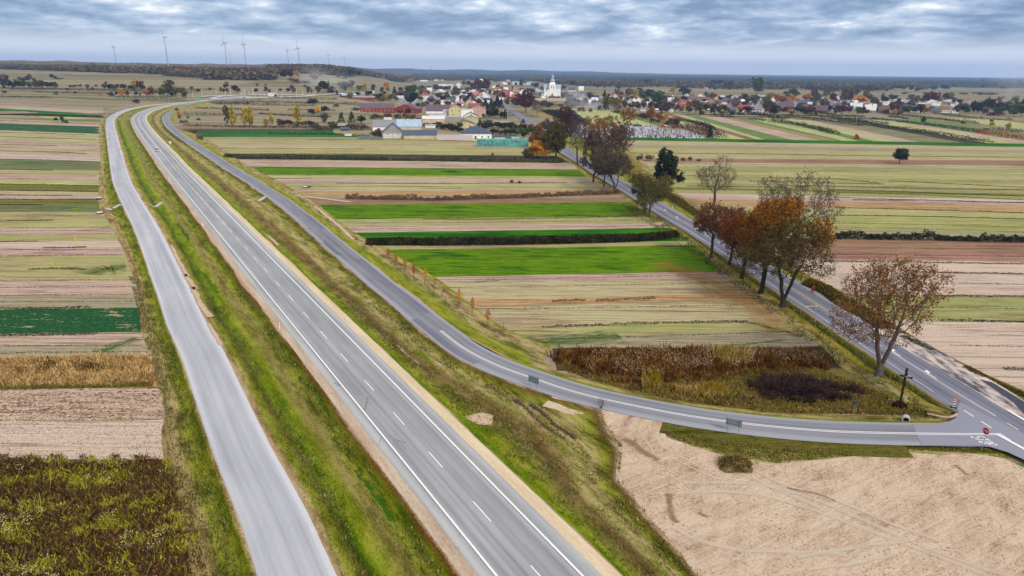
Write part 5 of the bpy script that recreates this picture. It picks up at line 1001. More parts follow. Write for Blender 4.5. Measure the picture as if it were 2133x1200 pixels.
def ORD(i):
    if i < 30: return OR[i]
    t_, u = divmod(i + 1, 10); T2 = {3: 'thirty', 4: 'forty', 5: 'fifty', 6: 'sixty', 7: 'seventy', 8: 'eighty', 9: 'ninety'}[t_]
    return T2 + '-' + OR[u - 1] if u else T2[:-1] + 'ieth'
def rank(i, n): return 'the only' if n == 1 else 'leftmost' if i == 0 else 'rightmost' if i == n - 1 else OR[i]
def autolabel(items, grp):
    """items: (object, px, base text, zone text, kind)"""
    d = {}
    for it in items: d.setdefault((it[2], it[3]), []).append(it)
    for (a, z), L in d.items():
        L.sort(key=lambda q: q[1])
        for i, it in enumerate(L):
            n = len(L); it[0]['label'] = ('%s %s' % (a, z)) if n == 1 else ('%s %s %s' % (rank(i, n), a, z) if i in (0, n - 1) else '%s %s %s from the left' % (ORD(i), a, z))
            it[0]['group'] = grp(it)
autolabel([(r, px, '%s %s %s' % (SHN[s], KN[k], {'low': 'bush', 'cone': 'spruce', 'tall': 'birch'}.get(s, 'tree')), ZN[z], z) for r, px, py, k, s, z in TREES], lambda it: 'trees and bushes ' + it[3])
# ------------------------------------------------------------------ far woods
def forest(name, px, depth, th, sp, k, seed, ls=.55, nq=12):
    rng = np.random.default_rng(seed); P, s = resample(GP(px), step=sp * 2); L = s[-1]; n = int(L * depth / sp ** 2)
    t = rng.uniform(0, L, n); x = np.interp(t, s, P[:, 0]); y = np.interp(t, s, P[:, 1]); d = np.hypot(x, y); o = rng.uniform(0, 1, n) ** 1.3 * depth + (clump(np.column_stack([x, y]), rng, 120) + .3) * depth * .15; x = x * (1 + o / d); y = y * (1 + o / d)
    h = th * rng.uniform(.6, 1.15, n); hz = np.array([hgt(a, b) for a, b in zip(x, y)])
    C = np.repeat(np.column_stack([x, y, hz + h * .62]), nq, 0); hh = np.repeat(h, nq); q = rng.normal(size=C.shape); q /= np.linalg.norm(q, axis=1)[:, None]
    C += q * np.column_stack([hh * .33, hh * .33, hh * .38]); return kind(ob(name, mesh(name, *rquads(C, hh * ls * rng.uniform(.6, 1.2, len(C)), rng), mats=FM[k])), 'stuff')
FM = dict(mix=wm('mixed_wood', [(62, 60, 54), (92, 84, 68), (124, 92, 70), (84, 94, 68), (136, 108, 80), (70, 76, 60)], .012), pine=wm('pine_wood', [(18, 36, 40), (30, 48, 50), (46, 60, 56), (60, 58, 54)], .008))
forest('forest', [(-260, 139), (-60, 143), (0, 144.5), (80, 147), (160, 150), (240, 154), (320, 155.5), (436, 158)], 420, 9.5, 9, 'mix', 1)
forest('forest', [(425, 167), (480, 167.8), (578, 168.5)], 300, 12, 8, 'mix', 2)
forest('forest', [(340, 158), (400, 162), (440, 164)], 60, 7, 6, 'mix', 3)
forest('forest', [(560, 156), (650, 153), (700, 158), (760, 158), (800, 165), (826, 171), (870, 167)], 500, 15, 10, 'mix', 4)
forest('forest', [(850, 166), (940, 168), (960, 163)], 700, 13, 12, 'mix', 5)
forest('forest', [(1000, 166), (1060, 160), (1100, 168), (1180, 177), (1260, 182), (1400, 183), (1480, 185), (1570, 187), (1660, 187), (1740, 191), (1800, 191), (1850, 187), (1990, 176), (2133, 181), (2350, 186)], 900, 13, 17, 'mix', 6, nq=9)
def canopy(name, az0, az1, d0, d1, th, k, seed, step=.05):
    rng = np.random.default_rng(seed); az = np.radians(np.arange(az0, az1, step)); rr = np.geomspace(d0, d1, 26); V = []
    w = sum(np.sin(az * f + p) for f, p in zip((40, 91, 173, 17), rng.uniform(0, 6, 4))) / 4
    for i, r0 in enumerate(rr):
        r = r0 * (1 + .05 * w); x, y = r * np.sin(az), r * np.cos(az); z = np.array([hgt(a, b) for a, b in zip(x, y)])
        h = 0 if i == 0 else th * (.75 + .3 * rng.random(len(az))); V.append(np.column_stack([x, y, z + h - (.5 if i == 0 else 0)]))
    me = mesh(name, np.concatenate(V), grid_faces(len(rr), len(az)), FM[k])
    if me.polygons[len(me.polygons) // 2].normal.z < 0: me.flip_normals()
    return kind(ob(name, me), 'stuff')
canopy('forest', -50, -8, 2750, 6500, 16, 'mix', 21)
canopy('forest', -14, 52, 3300, 14500, 15, 'pine', 22, .045)
# ------------------------------------------------------------------ buildings
RC = dict(grey=(150, 148, 152), dark=(92, 96, 110), slate=(78, 90, 114), red=(176, 82, 70), brick=(160, 92, 70), purple=(104, 84, 98), brown=(124, 90, 80), white=(232, 232, 236), blue=(176, 200, 222), pale=(196, 196, 198), orange=(184, 112, 88), magenta=(168, 78, 92), pinkish=(176, 132, 132), tan=(166, 150, 134))
WC = dict(white=(248, 246, 242), cream=(226, 208, 172), brick=(166, 70, 56), yellow=(238, 222, 170), pink=(232, 188, 170), green=(206, 214, 166), grey=(176, 170, 166), wood=(96, 82, 84), dark=(88, 84, 90), mustard=(214, 172, 96), lav=(206, 204, 220))
def rmat(c):
    key = ('roof', c)
    if key in _mc: return _mc[key]
    n = NT('roof_' + c); o = n.new('ShaderNodeTexCoord').outputs['Object']; a = n.noise(n.map(o, (.7, .7, .7)), 1, 4, .7); r = n.noise(n.map(o, (5, .3, .3)), 1, 2); q = n.orand(); b = RC[c]
    cc = n.ramp(n.wsum((a, .8), (r, .3), off=-.05), [(.3, C3(*[x * .78 for x in b])), (.55, C3(*b)), (.75, C3(*[min(245, x * 1.12) for x in b]))]); n.b.inputs['Roughness'].default_value = .65; n.b.inputs['Specular IOR Level'].default_value = .25
    n.col(n.hsv(cc, .5, 1, n.math('MULTIPLY_ADD', q, .25, .88))); _mc[key] = n.m; return n.m
def wmat(c):
    key = ('wall', c)
    if key in _mc: return _mc[key]
    n = NT('wall_' + c); o = n.new('ShaderNodeTexCoord').outputs['Object']; a = n.noise(n.map(o, (.5, .5, .25)), 1, 4, .7); b = WC[c]
    n.col(n.ramp(a, [(.3, C3(*[x * .84 for x in b], k=.8 if c in ('white', 'lav') else None)), (.6, C3(*b, k=.8 if c in ('white', 'lav') else None))])); _mc[key] = n.m; return n.m
M['glass'] = plain('window_glass', (54, 60, 74), .2); M['frame'] = plain('window_frame', (228, 226, 222)); M['door'] = plain('door', (110, 92, 84)); M['concrete'] = plain('concrete', (196, 190, 190)); M['metal'] = plain('galvanised_metal', (150, 162, 176), .5, .3); M['tyre'] = plain('tyre', (34, 34, 36)); M['chim'] = plain('chimney_brick', (156, 120, 106)); M['chimc'] = plain('chimney_cap', (150, 146, 142))
HOUSES = []
def house(xl, xr, base, wh, rh, typ='e', roof='grey', wall='white', rot=0, dep=None, label=None, zone='', nwin=None, name=None, cat='house', group=None, door=True, chim=True, over=.35, stories=None):
    px = (xl + xr) / 2; s = mpp(px, base); W = (xr - xl) * s; H = wh * s; RH = rh * s; x, y, z = G3(px, base); az = math.atan2(x, y)
    if rot: W /= (abs(math.cos(R(rot))) + .0)
    D = dep if dep else (W * 1.25 if typ == 'g' else max(6.5, min(14, W * .55)) if typ != 'f' else max(6, W * .5))
    r = ob(name or {'f': 'flat_roofed_building'}.get(typ, 'house'), None, None, (x, y, z), -az + R(rot)); r['category'] = cat
    h = W / 2; V, F = [], []
    if typ == 'g':     # gable towards the camera, ridge along y
        V = [(-h, 0, -.3), (h, 0, -.3), (h, 0, H), (0, 0, H + RH), (-h, 0, H), (-h, D, -.3), (h, D, -.3), (h, D, H), (0, D, H + RH), (-h, D, H)]
        F = [[0, 1, 2, 3, 4], [6, 5, 9, 8, 7], [1, 6, 7, 2], [5, 0, 4, 9]]
    elif typ == 'e':
        V = [(-h, 0, -.3), (h, 0, -.3), (h, 0, H), (-h, 0, H), (-h, D, -.3), (h, D, -.3), (h, D, H), (-h, D, H), (-h, D / 2, H + RH), (h, D / 2, H + RH)]
        F = [[0, 1, 2, 3], [5, 4, 7, 6], [1, 5, 6, 9, 2], [4, 0, 3, 8, 7]]
    else:
        bx(V, F, -h, h, 0, D, -.3, H)
    wl_ = ob('wall', mesh('wall', V, F, wmat(wall)), r)
    V, F = [], []; o = over; t = .16
    def slab(pts):
        b = len(V); V.extend(pts); V.extend([(a, b_, c + t) for a, b_, c in pts]); n = len(pts)
        F.append([b + n + i for i in range(n)]); F.append([b + i for i in reversed(range(n))]); F.extend([[b + i, b + (i + 1) % n, b + n + (i + 1) % n, b + n + i] for i in range(n)])
    if typ == 'g':
        k = RH / h; slab([(-h - o, -o, H - k * o + .02), (0, -o, H + RH + .02), (0, D + o, H + RH + .02), (-h - o, D + o, H - k * o + .02)][::-1]); slab([(0, -o, H + RH + .025), (h + o, -o, H - k * o + .025), (h + o, D + o, H - k * o + .025), (0, D + o, H + RH + .025)][::-1])
    elif typ == 'e':
        k = RH / (D / 2); slab([(-h - o, -o, H - k * o + .02), (h + o, -o, H - k * o + .02), (h + o, D / 2, H + RH + .02), (-h - o, D / 2, H + RH + .02)]); slab([(-h - o, D / 2, H + RH + .025), (h + o, D / 2, H + RH + .025), (h + o, D + o, H - k * o + .025), (-h - o, D + o, H - k * o + .025)])
    elif typ == 'h':
        m = h * .25; V += [(-h - o, -o, H), (h + o, -o, H), (h + o, D + o, H), (-h - o, D + o, H), (-m, D / 2, H + RH), (m, D / 2, H + RH)]; F += [[0, 1, 5, 4], [2, 3, 4, 5], [1, 2, 5], [3, 0, 4], [3, 2, 1, 0]]
    else:
        bx(V, F, -h - .15, h + .15, -.15, D + .15, H, H + max(.25, RH))
    rf = ob('roof', mesh('roof', V, F, rmat(roof)), r)
    if chim and typ in 'geh' and s < .95 and W < 30:
        V, F = [], []; cx, cy = (h * .3, D * .45) if typ != 'g' else (h * .12, D * .5); bx(V, F, cx - .35, cx + .35, cy - .35, cy + .35, H + RH * .5, H + RH + .9); ob('chimney', mesh('chimney', V, F, M['chim']), rf)
    if s < .62 and H > 2.0:
        nst = stories or (2 if H > 4.6 else 1); nw = nwin if nwin is not None else max(1, int(W / 3.2)); sh = H / nst
        for q in range(nst):
            for i in range(nw):
                cx = -h + W * (i + .5) / nw; z0 = q * sh + .9
                if z0 + 1.3 > H + (RH * .5 if typ == 'g' else -.1): continue
                isd = door and q == 0 and i == nw // 2 and nw > 1
                V, F = [], []; bx(V, F, cx - .62, cx + .62, -.05, .02, z0 if not isd else 0.0, z0 + 1.35)
                w_ = ob('door' if isd else 'window', mesh('window', V, F, M['door'] if isd else M['frame']), r)
                if not isd: V, F = [], []; bx(V, F, cx - .5, cx + .5, -.07, -.052, z0 + .12, z0 + 1.23); ob('pane', mesh('pane', V, F, M['glass']), w_)
        if typ == 'g' and RH > 2.2 and W > 7 and nw: V, F = [], []; bx(V, F, -.6, .6, -.05, .02, H + RH * .15, H + RH * .15 + 1.2); w_ = ob('window', mesh('window', V, F, M['frame']), r); V, F = [], []; bx(V, F, -.48, .48, -.07, -.052, H + RH * .15 + .1, H + RH * .15 + 1.1); ob('pane', mesh('pane', V, F, M['glass']), w_)
    if label: r['label'] = label
    else: HOUSES.append((r, px, base, roof, wall, zone, typ))
    if group: r['group'] = group
    return r, W, D, H, RH, s
H_ = house
b = H_(751, 821, 234.5, 9.5, 8.5, 'e', 'purple', 'brick', dep=13, nwin=9, door=False, chim=False, label='long red brick barn with a purple grey roof, its long side to the fields', name='barn', cat='barn')
b = H_(819, 868, 236.5, 8.5, 9.5, 'g', 'purple', 'brick', dep=26, nwin=3, door=False, chim=False, label='wide red brick barn end with shallow gable joining the long brick barn', name='barn', cat='barn', rot=-14)
H_(777, 826.5, 272, 8, 13, 'e', 'grey', 'white', dep=10, nwin=0, chim=False, label='white walled shed with a weathered grey asbestos roof behind the gabled barn', name='shed', cat='shed')
H_(827, 878, 272, 8.5, 13.2, 'e', 'blue', 'cream', dep=10, nwin=0, chim=False, label='cream shed with a bright pale blue metal roof', name='shed', cat='shed')
r, W, D, Hh, RH, s = H_(797, 841, 288, 11.5, 17.5, 'g', 'slate', 'grey', dep=15, nwin=0, chim=False, label='pale block barn with steep slate gable and two big white doors', name='barn', cat='barn')
for i, sx in enumerate((-1, 1)):
    V, F = [], []; cx = sx * W * .235; bx(V, F, cx - W * .22, cx + W * .22, -.08, .02, -.05, Hh * .82); d_ = ob('barn_door', mesh('barn_door', V, F, M['frame']), r)
    V, F = [], []
    for zc in (.3, .62): bx(V, F, cx - W * .2, cx + W * .2, -.1, -.082, Hh * zc, Hh * zc + .08)
    bx(V, F, cx - .9, cx + .9, -.1, -.083, Hh * .66, Hh * .74); ob('door_bar', mesh('door_bar', V, F, M['door']), d_)
H_(841.5, 910, 289.7, 8.5, 8.5, 'e', 'slate', 'cream', dep=8, nwin=0, chim=False, label='long low cream outbuilding with a slate blue roof next to the gabled barn', name='outbuilding', cat='outbuilding')
r = H_(957.5, 1024, 290, 11, 14, 'h', 'slate', 'white', dep=13, nwin=5, stories=1, label='white bungalow with a large hipped slate roof behind the concrete fence')[0]
H_(934.7, 963.5, 242.5, 15, 7.5, 'g', 'red', 'yellow', nwin=2, door=False, label='tall pale yellow gabled house with dark red roof in the village centre')
H_(980, 1012, 244.5, 16.5, 7, 'g', 'orange', 'pink', nwin=1, door=False, label='salmon pink gabled house beside the dark spruces')
H_(961, 986, 249, 20, 1, 'f', 'pale', 'white', dep=9, nwin=0, label='blank white flat roofed block between the yellow and the pink house', cat='building')
H_(967, 994, 251, 9, 6.5, 'g', 'purple', 'white', nwin=1, label='white gabled house with purple brown roof in front of the pink house')
H_(966, 996, 256.5, 8.5, 6.5, 'g', 'tan', 'green', nwin=1, door=False, label='pale green gabled house above the small yellow house')
H_(950, 988, 266.5, 7.5, 6.5, 'g', 'brown', 'yellow', nwin=2, label='small yellow gabled house with brown eaves behind the hipped bungalow')
H_(880, 926, 256, 7.5, 5.5, 'e', 'white', 'cream', dep=9, nwin=0, chim=False, label='long cream shed with brick band and a white roof in the farmyard', name='shed', cat='shed')
H_(867, 882, 254, 8, 5, 'e', 'brown', 'dark', dep=8, nwin=0, chim=False, label='dark brown shed end left of the white roofed shed', name='shed', cat='shed')
H_(888, 935, 237.5, 6, 12, 'e', 'purple', 'white', dep=14, nwin=0, label='long white building under a broad purple roof behind the farmyard', cat='building')
H_(923, 935, 241.5, 11, 1, 'f', 'pale', 'lav', dep=6, nwin=1, label='narrow bluish white annex left of the tall yellow house', cat='building')
H_(893, 931, 242.5, 4.5, 1, 'f', 'pale', 'lav', dep=6, nwin=0, label='row of low pale garages in front of the purple roofed building', name='garages', cat='garage')
H_(926, 962, 250, 6, 1, 'f', 'pale', 'grey', dep=5, nwin=0, label='low grey yard building below the tall yellow house', cat='building')
H_(886, 908, 266, 3.5, 2.5, 'f', 'pale', 'white', dep=4, nwin=0, label='small white store standing between the shed and the dark bushes', cat='shed', name='shed')
L_ = """830 851.5 222 5 9 g pale grey|861 883 223 6 9.5 g pale grey|881.5 900 219.5 5 6 g pale tan|882 896 211 4 7 g white white|893 908 212 4 7 g dark dark|940 956 214 4 7 e white white|930 948 215 4 7 e dark wood|970 985 221 8 6 g orange pink|988 1004 213 6 6.5 g dark white|1004 1019.5 207 6.5 5.5 g pale white|984 1005 205 4.5 4.5 e orange white|977 989 208 4 4.5 g blue lav|978 1002 225 4 5 e red pink|1006 1024 213 4.5 4 e slate white|914 933 198.5 2 4.5 h red white|918 930 193.5 2 3.5 g white white|938 952 200 3 5 e pale white|955 968 203 3.5 5 g white white|968 982 200 3 4.5 g pale white|975 990 196 3 4 g pale white|950 961 188 3.5 4 g white white|961 973 190 3 4 e purple white|914 929 182 3.5 2.5 e white lav|929.5 944.5 182 4 2 f white lav|949 959.5 180 3 4 g white white|940 953 188 2.5 3.5 e white grey|916 938 219 9 1 f pale white|1000 1012 219 5 5 g white white|960 972 212 4 5 g pale white|905 914 200 2 3.5 e grey white|992 1003 201 3 3.5 g white white|944 956 231 4 5 e purple grey|1004 1015 224 4 4.5 e purple white
1031.5 1044 187.5 1.5 5.5 h magenta white|1047 1068 196 2.5 6 e red white|1058 1069 201 7 4 g red white|1050 1062 203 5.5 6 e magenta brick|1066 1080 206 4 5 e red brick|1077 1091.5 190 1.5 3.5 e red white|1067 1118 177 5 1 f pale lav|1046 1057 176 2.5 2.5 g white white|1025 1036 183 2 4 g grey white|1085 1098 206 3 4 e red tan|1103 1123 206 4 4.5 e brown brick|1098 1112 222 4 5 e brown brick|1105 1178 214 3.5 5 e tan tan|1180 1197 206 3 9 g slate white|1186 1200 209 3 5 e dark white|1198 1216 207 3 8 h slate white|1208 1226 207.5 3 4 e grey white|1226.5 1245 220.5 3 9 e white grey|1237 1255 206 3.5 1.5 f pale grey|1212 1228 213.5 3 5 e tan grey|1276 1286 204 3.5 5.5 g purple lav|1270 1279 202 3 4 e red white|1300 1314 213 2.5 4 e pale lav|1316 1325.5 214 5 5 g red white|1325 1335 212 4 4.5 g pale white|1344 1354 219 2.5 4 e white white|1350 1366 222 3 4.5 e slate white|1382 1408 213 4 5 e white lav|1403 1478 213 4.5 6 e brown white|1424 1434 203 2.5 5 g white lav|1436 1446 204 2.5 5 e purple white|1454 1464 202.5 3 5 g red white|1468 1478 202 3 6 g pale white|1481 1497 206 5 4.5 e red cream|1460 1490 226 4 8 e brown pinkwall|1474 1484 220 3 5 g pinkish lav|1410 1420 234 5 1.5 g pale lav|1366 1374 232 3 2 e white grey|1334 1344 231 3 2.5 e grey white|1364 1378 222 3 4 e slate white|1395 1402 234 4.5 2.5 g white white|1470 1480 231 2 2.5 e white wood|1390 1402 205 3 3 e pale white
1504 1527 217 4.5 7.5 e purple white|1510 1521 205.5 2 4 e red white|1501 1512 206 3 3.5 e white cream|1521 1530 211 4 8 g purple white|1528 1540 210 4 7 g pale lav|1541 1558 210 4 6 h slate grey|1537 1559 234.5 7 8 e red white|1562.5 1586.5 236 8 8 e grey lav|1518 1532 235 6 5 e dark wood|1508 1519 228 4 5 e red grey|1489 1500 219 4 5 e purple white|1512 1528 226 5 8 g dark grey|1530 1540 222 4 6 e purple lav|1560 1572 207 3.5 3.5 e pale white|1572 1584 208 5 5 g pale lav|1584 1594 208 5 5 h pale white|1600 1612 210 4 4 e pinkish white|1606 1616 211 3 3 g white white|1621 1652 231 5 12 e purple grey|1644 1654 228 5 7 g grey white|1650 1664 223 5 5 e grey lav|1661.5 1683 221 4 8 e slate lav|1672 1690 228 4 6 e dark wood|1700.5 1722 237 7 9 e purple wood|1731 1755 231 9 8 h purple white|1771 1794 233 8 10 e white grey|1792 1806 224 3 5.5 e magenta white|1705 1715 205 3 3 e pale white|1697 1706 206 2.5 3 g white white|1738 1748 208 3 3 e white lav|1563 1572 220 4 4 e white white|1577 1588 219 3 4 e grey white|1545 1560 203 2 3 e grey lav
1814 1830 215 4 9 g purple brick|1824 1832 212.5 2.5 4 g red white|1806 1822 214 3 4 e dark white|1833 1855 219 3 5 e white white|1838 1846 211 1.5 2.5 e red white|1863 1904 214 4 2.5 f white lav|1881 1902 220 3.5 2 f white white|1800.5 1822 235.5 6 10 e white grey|1812 1834 224 3 4 e white lav|1830 1850 236 6 8 e brown wood|1902 1914 220 3 3 e white lav|1929.5 1950.5 217 3.5 5 h white white|1940 1958 218 3 3 e pale lav|1957 1979 229 6.5 4 h pinkish mustard|1979 1990 225 8 1.5 f pale white|1988 2001 226 9 1 f white lav|1939 1957 237 5 6 e dark grey|1931 1939 232 3 4 g orange wood|1962 1993.5 235.5 4 .7 f pale white|1984 1998 232 3.5 4 e slate grey|1898 1906 233 3 4 e white white|1916 1925 221 3 3 e white white|2030 2042 228 4 4 e grey lav|2062 2076 221 4 3.5 e pale lav|2104 2114 226 4 3 e white lav|1902 1912 234 3 3 e purple lav
713 742.5 204 5 3 e blue dark|729 780 208.5 5 2.5 e grey brick|760 780 195 2.5 2 e pale lav|740 772 196 2.5 2 e grey lav|876 891 170.5 2 1.5 e white lav|826 842 208 3 5 e pale grey|815 826 206 2.5 4 g pinkish grey|1600 1612 180 2 2.5 e white lav|1618 1626 182 2 2 e white white|1588 1600 185 1.5 1.5 e pinkish white|1650 1660 182.5 2 3 g white white|1663 1672 184 1.5 2 e white white|1675 1686 184 2 4 g pale lav|1686 1696 183 2 2.5 e pale lav|1436 1446 180 2 2 e white white|1443 1450 177 1.5 2 g white lav|1500 1508 177 2 2 g pale lav|1484 1492 179 2 1.5 e white lav|1372 1380 175 1.5 1.5 e white white|1300 1316 169.5 1.5 1 e white lav|1325 1332 170.5 1.5 1 e white white|1232 1242 167.5 1.5 1 e white white|1251 1256 167 1.5 1 e white white|1760 1766 190 2 1 e white white|1546 1556 180 2 1.5 e pale white|1010 1020 158 1 1 e white lav|970 978 161.5 1 1 e white white|995 1008 162.5 1 1 e white lav"""
WC['pinkwall'] = (206, 160, 158); WC['tan'] = (182, 166, 150)
for zi, ln in enumerate(L_.split('\n')):
    for it in ln.split('|'):
        a = it.split(); H_(float(a[0]), float(a[1]), float(a[2]), float(a[3]), float(a[4]), a[5], a[6], a[7], zone=['left of the church', 'around the church', 'right of the church', 'at the right village end', 'standing far out on the plain'][zi], nwin=0 if float(a[3]) < 4 else None, rot=[0, 8, -10, 14, -6][int(float(a[0])) % 5] if a[5] != 'f' else 0)
rh_ = random.Random(4)
def hfill(zi, x0, x1, y0, y1, n, w0, w1):
    k = 0
    for _ in range(n * 12):
        if k >= n: break
        x = rh_.uniform(x0, x1); y = rh_.uniform(y0, y1)
        if any(abs(h[1] - x) < 7 and abs(h[2] - y) < 4 for h in HOUSES) or (1120 < x < 1175 and y > 190): continue
        w = rh_.uniform(w0, w1); H_(x - w / 2, x + w / 2, y, rh_.uniform(3, 4.5) * (.45 if zi == 4 else .8 if zi == 1 else 1), rh_.uniform(3.5, 5.5) * (.4 if zi == 4 else 1), rh_.choice('ege'), rh_.choice('pale white grey purple pinkish red slate brown white pale'.split()), rh_.choice('white white lav white cream grey pinkwall'.split()), zone=['left of the church', 'around the church', 'right of the church', 'at the right village end', 'standing far out on the plain'][zi], nwin=0, rot=rh_.choice([-25, -10, 0, 12, 30])); k += 1
hfill(0, 880, 1020, 190, 224, 22, 9, 15); hfill(1, 1040, 1250, 186, 215, 14, 9, 15); hfill(2, 1290, 1560, 204, 226, 26, 9, 15); hfill(2, 1560, 1800, 210, 230, 20, 10, 16); hfill(3, 1800, 2060, 214, 232, 16, 10, 15); hfill(4, 1400, 1760, 176, 187, 14, 6, 9); hfill(4, 900, 1060, 168, 184, 10, 6, 9)
autolabel([(r, px, '%s house with %s roof' % ({'lav': 'off-white', 'wood': 'dark wooden', 'pinkwall': 'pinkish', 'grey': 'grey', 'tan': 'tan', 'dark': 'dark'}.get(wl, wl), {'pale': 'light grey', 'slate': 'slate blue', 'e': ''}.get(rf, rf)), zn, zn) for r, px, py, rf, wl, zn, t in HOUSES], lambda it: 'village buildings ' + it[3])
# ---- church
def church():
    px, base = 1150, 206.5; s = mpp(px, base); x, y = G(px, base); r = root('church', (x, y, 0), 'white village church with a tall helm spire rising above the houses', 'church', None, -math.atan2(x, y)); u = s * 1.06
    wmt, rfm, dk = wmat('white'), rmat('blue'), M['glass']
    def P(fn, nm, mt, par=r): V, F = [], []; fn(V, F); return ob(nm, mesh(nm, V, F, mt), par)
    P(lambda V, F: (V.extend([(-16.5 * u, 0, 0), (16.5 * u, 0, 0), (16.5 * u, 0, 11 * u), (7 * u, 0, 19 * u), (-7 * u, 0, 19 * u), (-16.5 * u, 0, 11 * u), (-16.5 * u, 30 * u, 0), (16.5 * u, 30 * u, 0), (16.5 * u, 30 * u, 11 * u), (7 * u, 30 * u, 19 * u), (-7 * u, 30 * u, 19 * u), (-16.5 * u, 30 * u, 11 * u)]), F.extend([[0, 1, 2, 3, 4, 5], [7, 6, 11, 10, 9, 8], [1, 7, 8, 2], [6, 0, 5, 11]])), 'wall', wmt)
    P(lambda V, F: (bx(V, F, -16.3 * u, 16.3 * u, 9 * u, 22 * u, 11 * u, 20 * u)), 'transept', wmt)
    P(lambda V, F: (V.extend([(-17 * u, 8.5 * u, 20 * u), (17 * u, 8.5 * u, 20 * u), (17 * u, 22.5 * u, 20 * u), (-17 * u, 22.5 * u, 20 * u), (-17 * u, 15.5 * u, 27 * u), (17 * u, 15.5 * u, 27 * u)]), F.extend([[0, 1, 5, 4], [2, 3, 4, 5], [1, 2, 5], [3, 0, 4], [3, 2, 1, 0]])), 'transept_roof', rfm)
    P(lambda V, F: (V.extend([(-17 * u, -.3, 11 * u), (-7 * u, -.3, 19.6 * u), (-7 * u, 30.3 * u, 19.6 * u), (-17 * u, 30.3 * u, 11 * u), (17 * u, -.3, 11 * u), (7 * u, -.3, 19.6 * u), (7 * u, 30.3 * u, 19.6 * u), (17 * u, 30.3 * u, 11 * u)]), F.extend([[0, 1, 2, 3], [5, 4, 7, 6], [1, 5, 6, 2]])), 'roof', rfm)
    tw = P(lambda V, F: (bx(V, F, -6.3 * u, 6.3 * u, -1.2 * u, 11 * u, 0, 27 * u), bx(V, F, -6.8 * u, 6.8 * u, -1.6 * u, 11.4 * u, 27 * u, 27.8 * u), V.extend([(-6.3 * u, -1.3 * u, 27.8 * u), (6.3 * u, -1.3 * u, 27.8 * u), (3.9 * u, 1 * u, 31.5 * u), (-3.9 * u, 1 * u, 31.5 * u), (-6.3 * u, 11 * u, 27.8 * u), (6.3 * u, 11 * u, 27.8 * u), (3.9 * u, 9 * u, 31.5 * u), (-3.9 * u, 9 * u, 31.5 * u)]), F.extend([[16, 17, 18, 19], [17, 21, 22, 18], [21, 20, 23, 22], [20, 16, 19, 23], [19, 18, 22, 23]])), 'tower', wmt)
    sp_ = P(lambda V, F: revolve(V, F, [(4.0 * u, 31.4 * u), (4.4 * u, 32.5 * u), (4.9 * u, 34 * u), (4.6 * u, 35.5 * u), (3.2 * u, 37 * u), (2.3 * u, 38 * u), (2.3 * u, 41 * u), (2.9 * u, 41.5 * u), (2.6 * u, 42.8 * u), (1.2 * u, 44 * u), (.9 * u, 45.2 * u), (1.1 * u, 45.8 * u), (.3 * u, 47 * u)], 12, (0, 5 * u)), 'spire', rfm)
    P(lambda V, F: (bx(V, F, -.12 * u, .12 * u, 4.9 * u, 5.1 * u, 46.8 * u, 49.6 * u), bx(V, F, -.6 * u, .6 * u, 4.92 * u, 5.08 * u, 48.4 * u, 48.65 * u)), 'spire_cross', M['frame'], sp_)
    for sx in (-1.9, 1.9): P(lambda V, F: bx(V, F, (sx - .55) * u, (sx + .55) * u, -1.3 * u, -1.18 * u, 20.5 * u, 25 * u), 'belfry_window', dk, tw)
    P(lambda V, F: bx(V, F, -1.4 * u, 1.4 * u, -1.32 * u, -1.18 * u, 7.5 * u, 10.5 * u), 'window', plain('stained_window', (96, 62, 70)), tw)
    for sx in (-11.5, 11.5): P(lambda V, F: bx(V, F, (sx - .8) * u, (sx + .8) * u, -.12 * u, .02, 2.5 * u, 7 * u), 'window', dk)
    P(lambda V, F: (bx(V, F, -7.5 * u, 7.5 * u, -4.2 * u, -1.25 * u, 0, 4.8 * u), V.extend([(-8 * u, -4.5 * u, 4.8 * u), (8 * u, -4.5 * u, 4.8 * u), (8 * u, -1.2 * u, 4.8 * u), (-8 * u, -1.2 * u, 4.8 * u), (0, -4.5 * u, 8 * u), (0, -1.2 * u, 8 * u)]), F.extend([[8, 9, 12], [9, 10, 13, 12], [11, 8, 12, 13], [8, 11, 10, 9]])), 'porch', plain('porch_stone', (150, 118, 110)))
    P(lambda V, F: bx(V, F, -2 * u, 2 * u, -4.35 * u, -4.18 * u, 0, 3.6 * u), 'door', M['door'])
church()
def chapel():
    px, base = 1129.5, 206.3; s = mpp(px, base); x, y = G(px, base); r = root('chapel', (x, y, 0), 'small round white chapel with a pointed blue dome left of the church', 'chapel')
    part('wall', lambda V, F: revolve(V, F, [(3.6 * s, 0), (3.6 * s, 6 * s)], 10), wmat('white'), r); part('roof', lambda V, F: revolve(V, F, [(3.9 * s, 6 * s), (3.3 * s, 8 * s), (1.4 * s, 10 * s), (.5 * s, 12 * s), (.1 * s, 14.5 * s)], 10), rmat('blue'), r)
chapel()
# ---- fences, net covered stack, sheds' yard things
def wallfence(p, q, h, label, name, mt, cat='fence', panel=2.5, th=.12, posts=True):
    a, b_ = Vector(G(*p)), Vector(G(*q)); L = (b_ - a).length; ang = math.atan2(b_.y - a.y, b_.x - a.x); r = root(name, (a.x, a.y, 0), label, cat, None, ang)
    V, F = [], []; n = max(1, int(L / panel))
    for i in range(n): bx(V, F, i * L / n + .06, (i + 1) * L / n - .06, 0, th, 0, h)
    ob('panels', mesh('panels', V, F, mt), r)
    if posts:
        for i in range(n + 1): part('post', lambda V, F: bx(V, F, i * L / n - .058, i * L / n + .058, -.05, th + .05, 0, h + .12), mt, r)
s0 = mpp(945, 291)
wallfence((910.5, 291.5), (984, 292.8), 11 * s0, 'tall pinkish white concrete slab fence in front of the farmyard', 'concrete_fence', plain('fence_concrete', (222, 208, 210), var=.2, scale=.6))
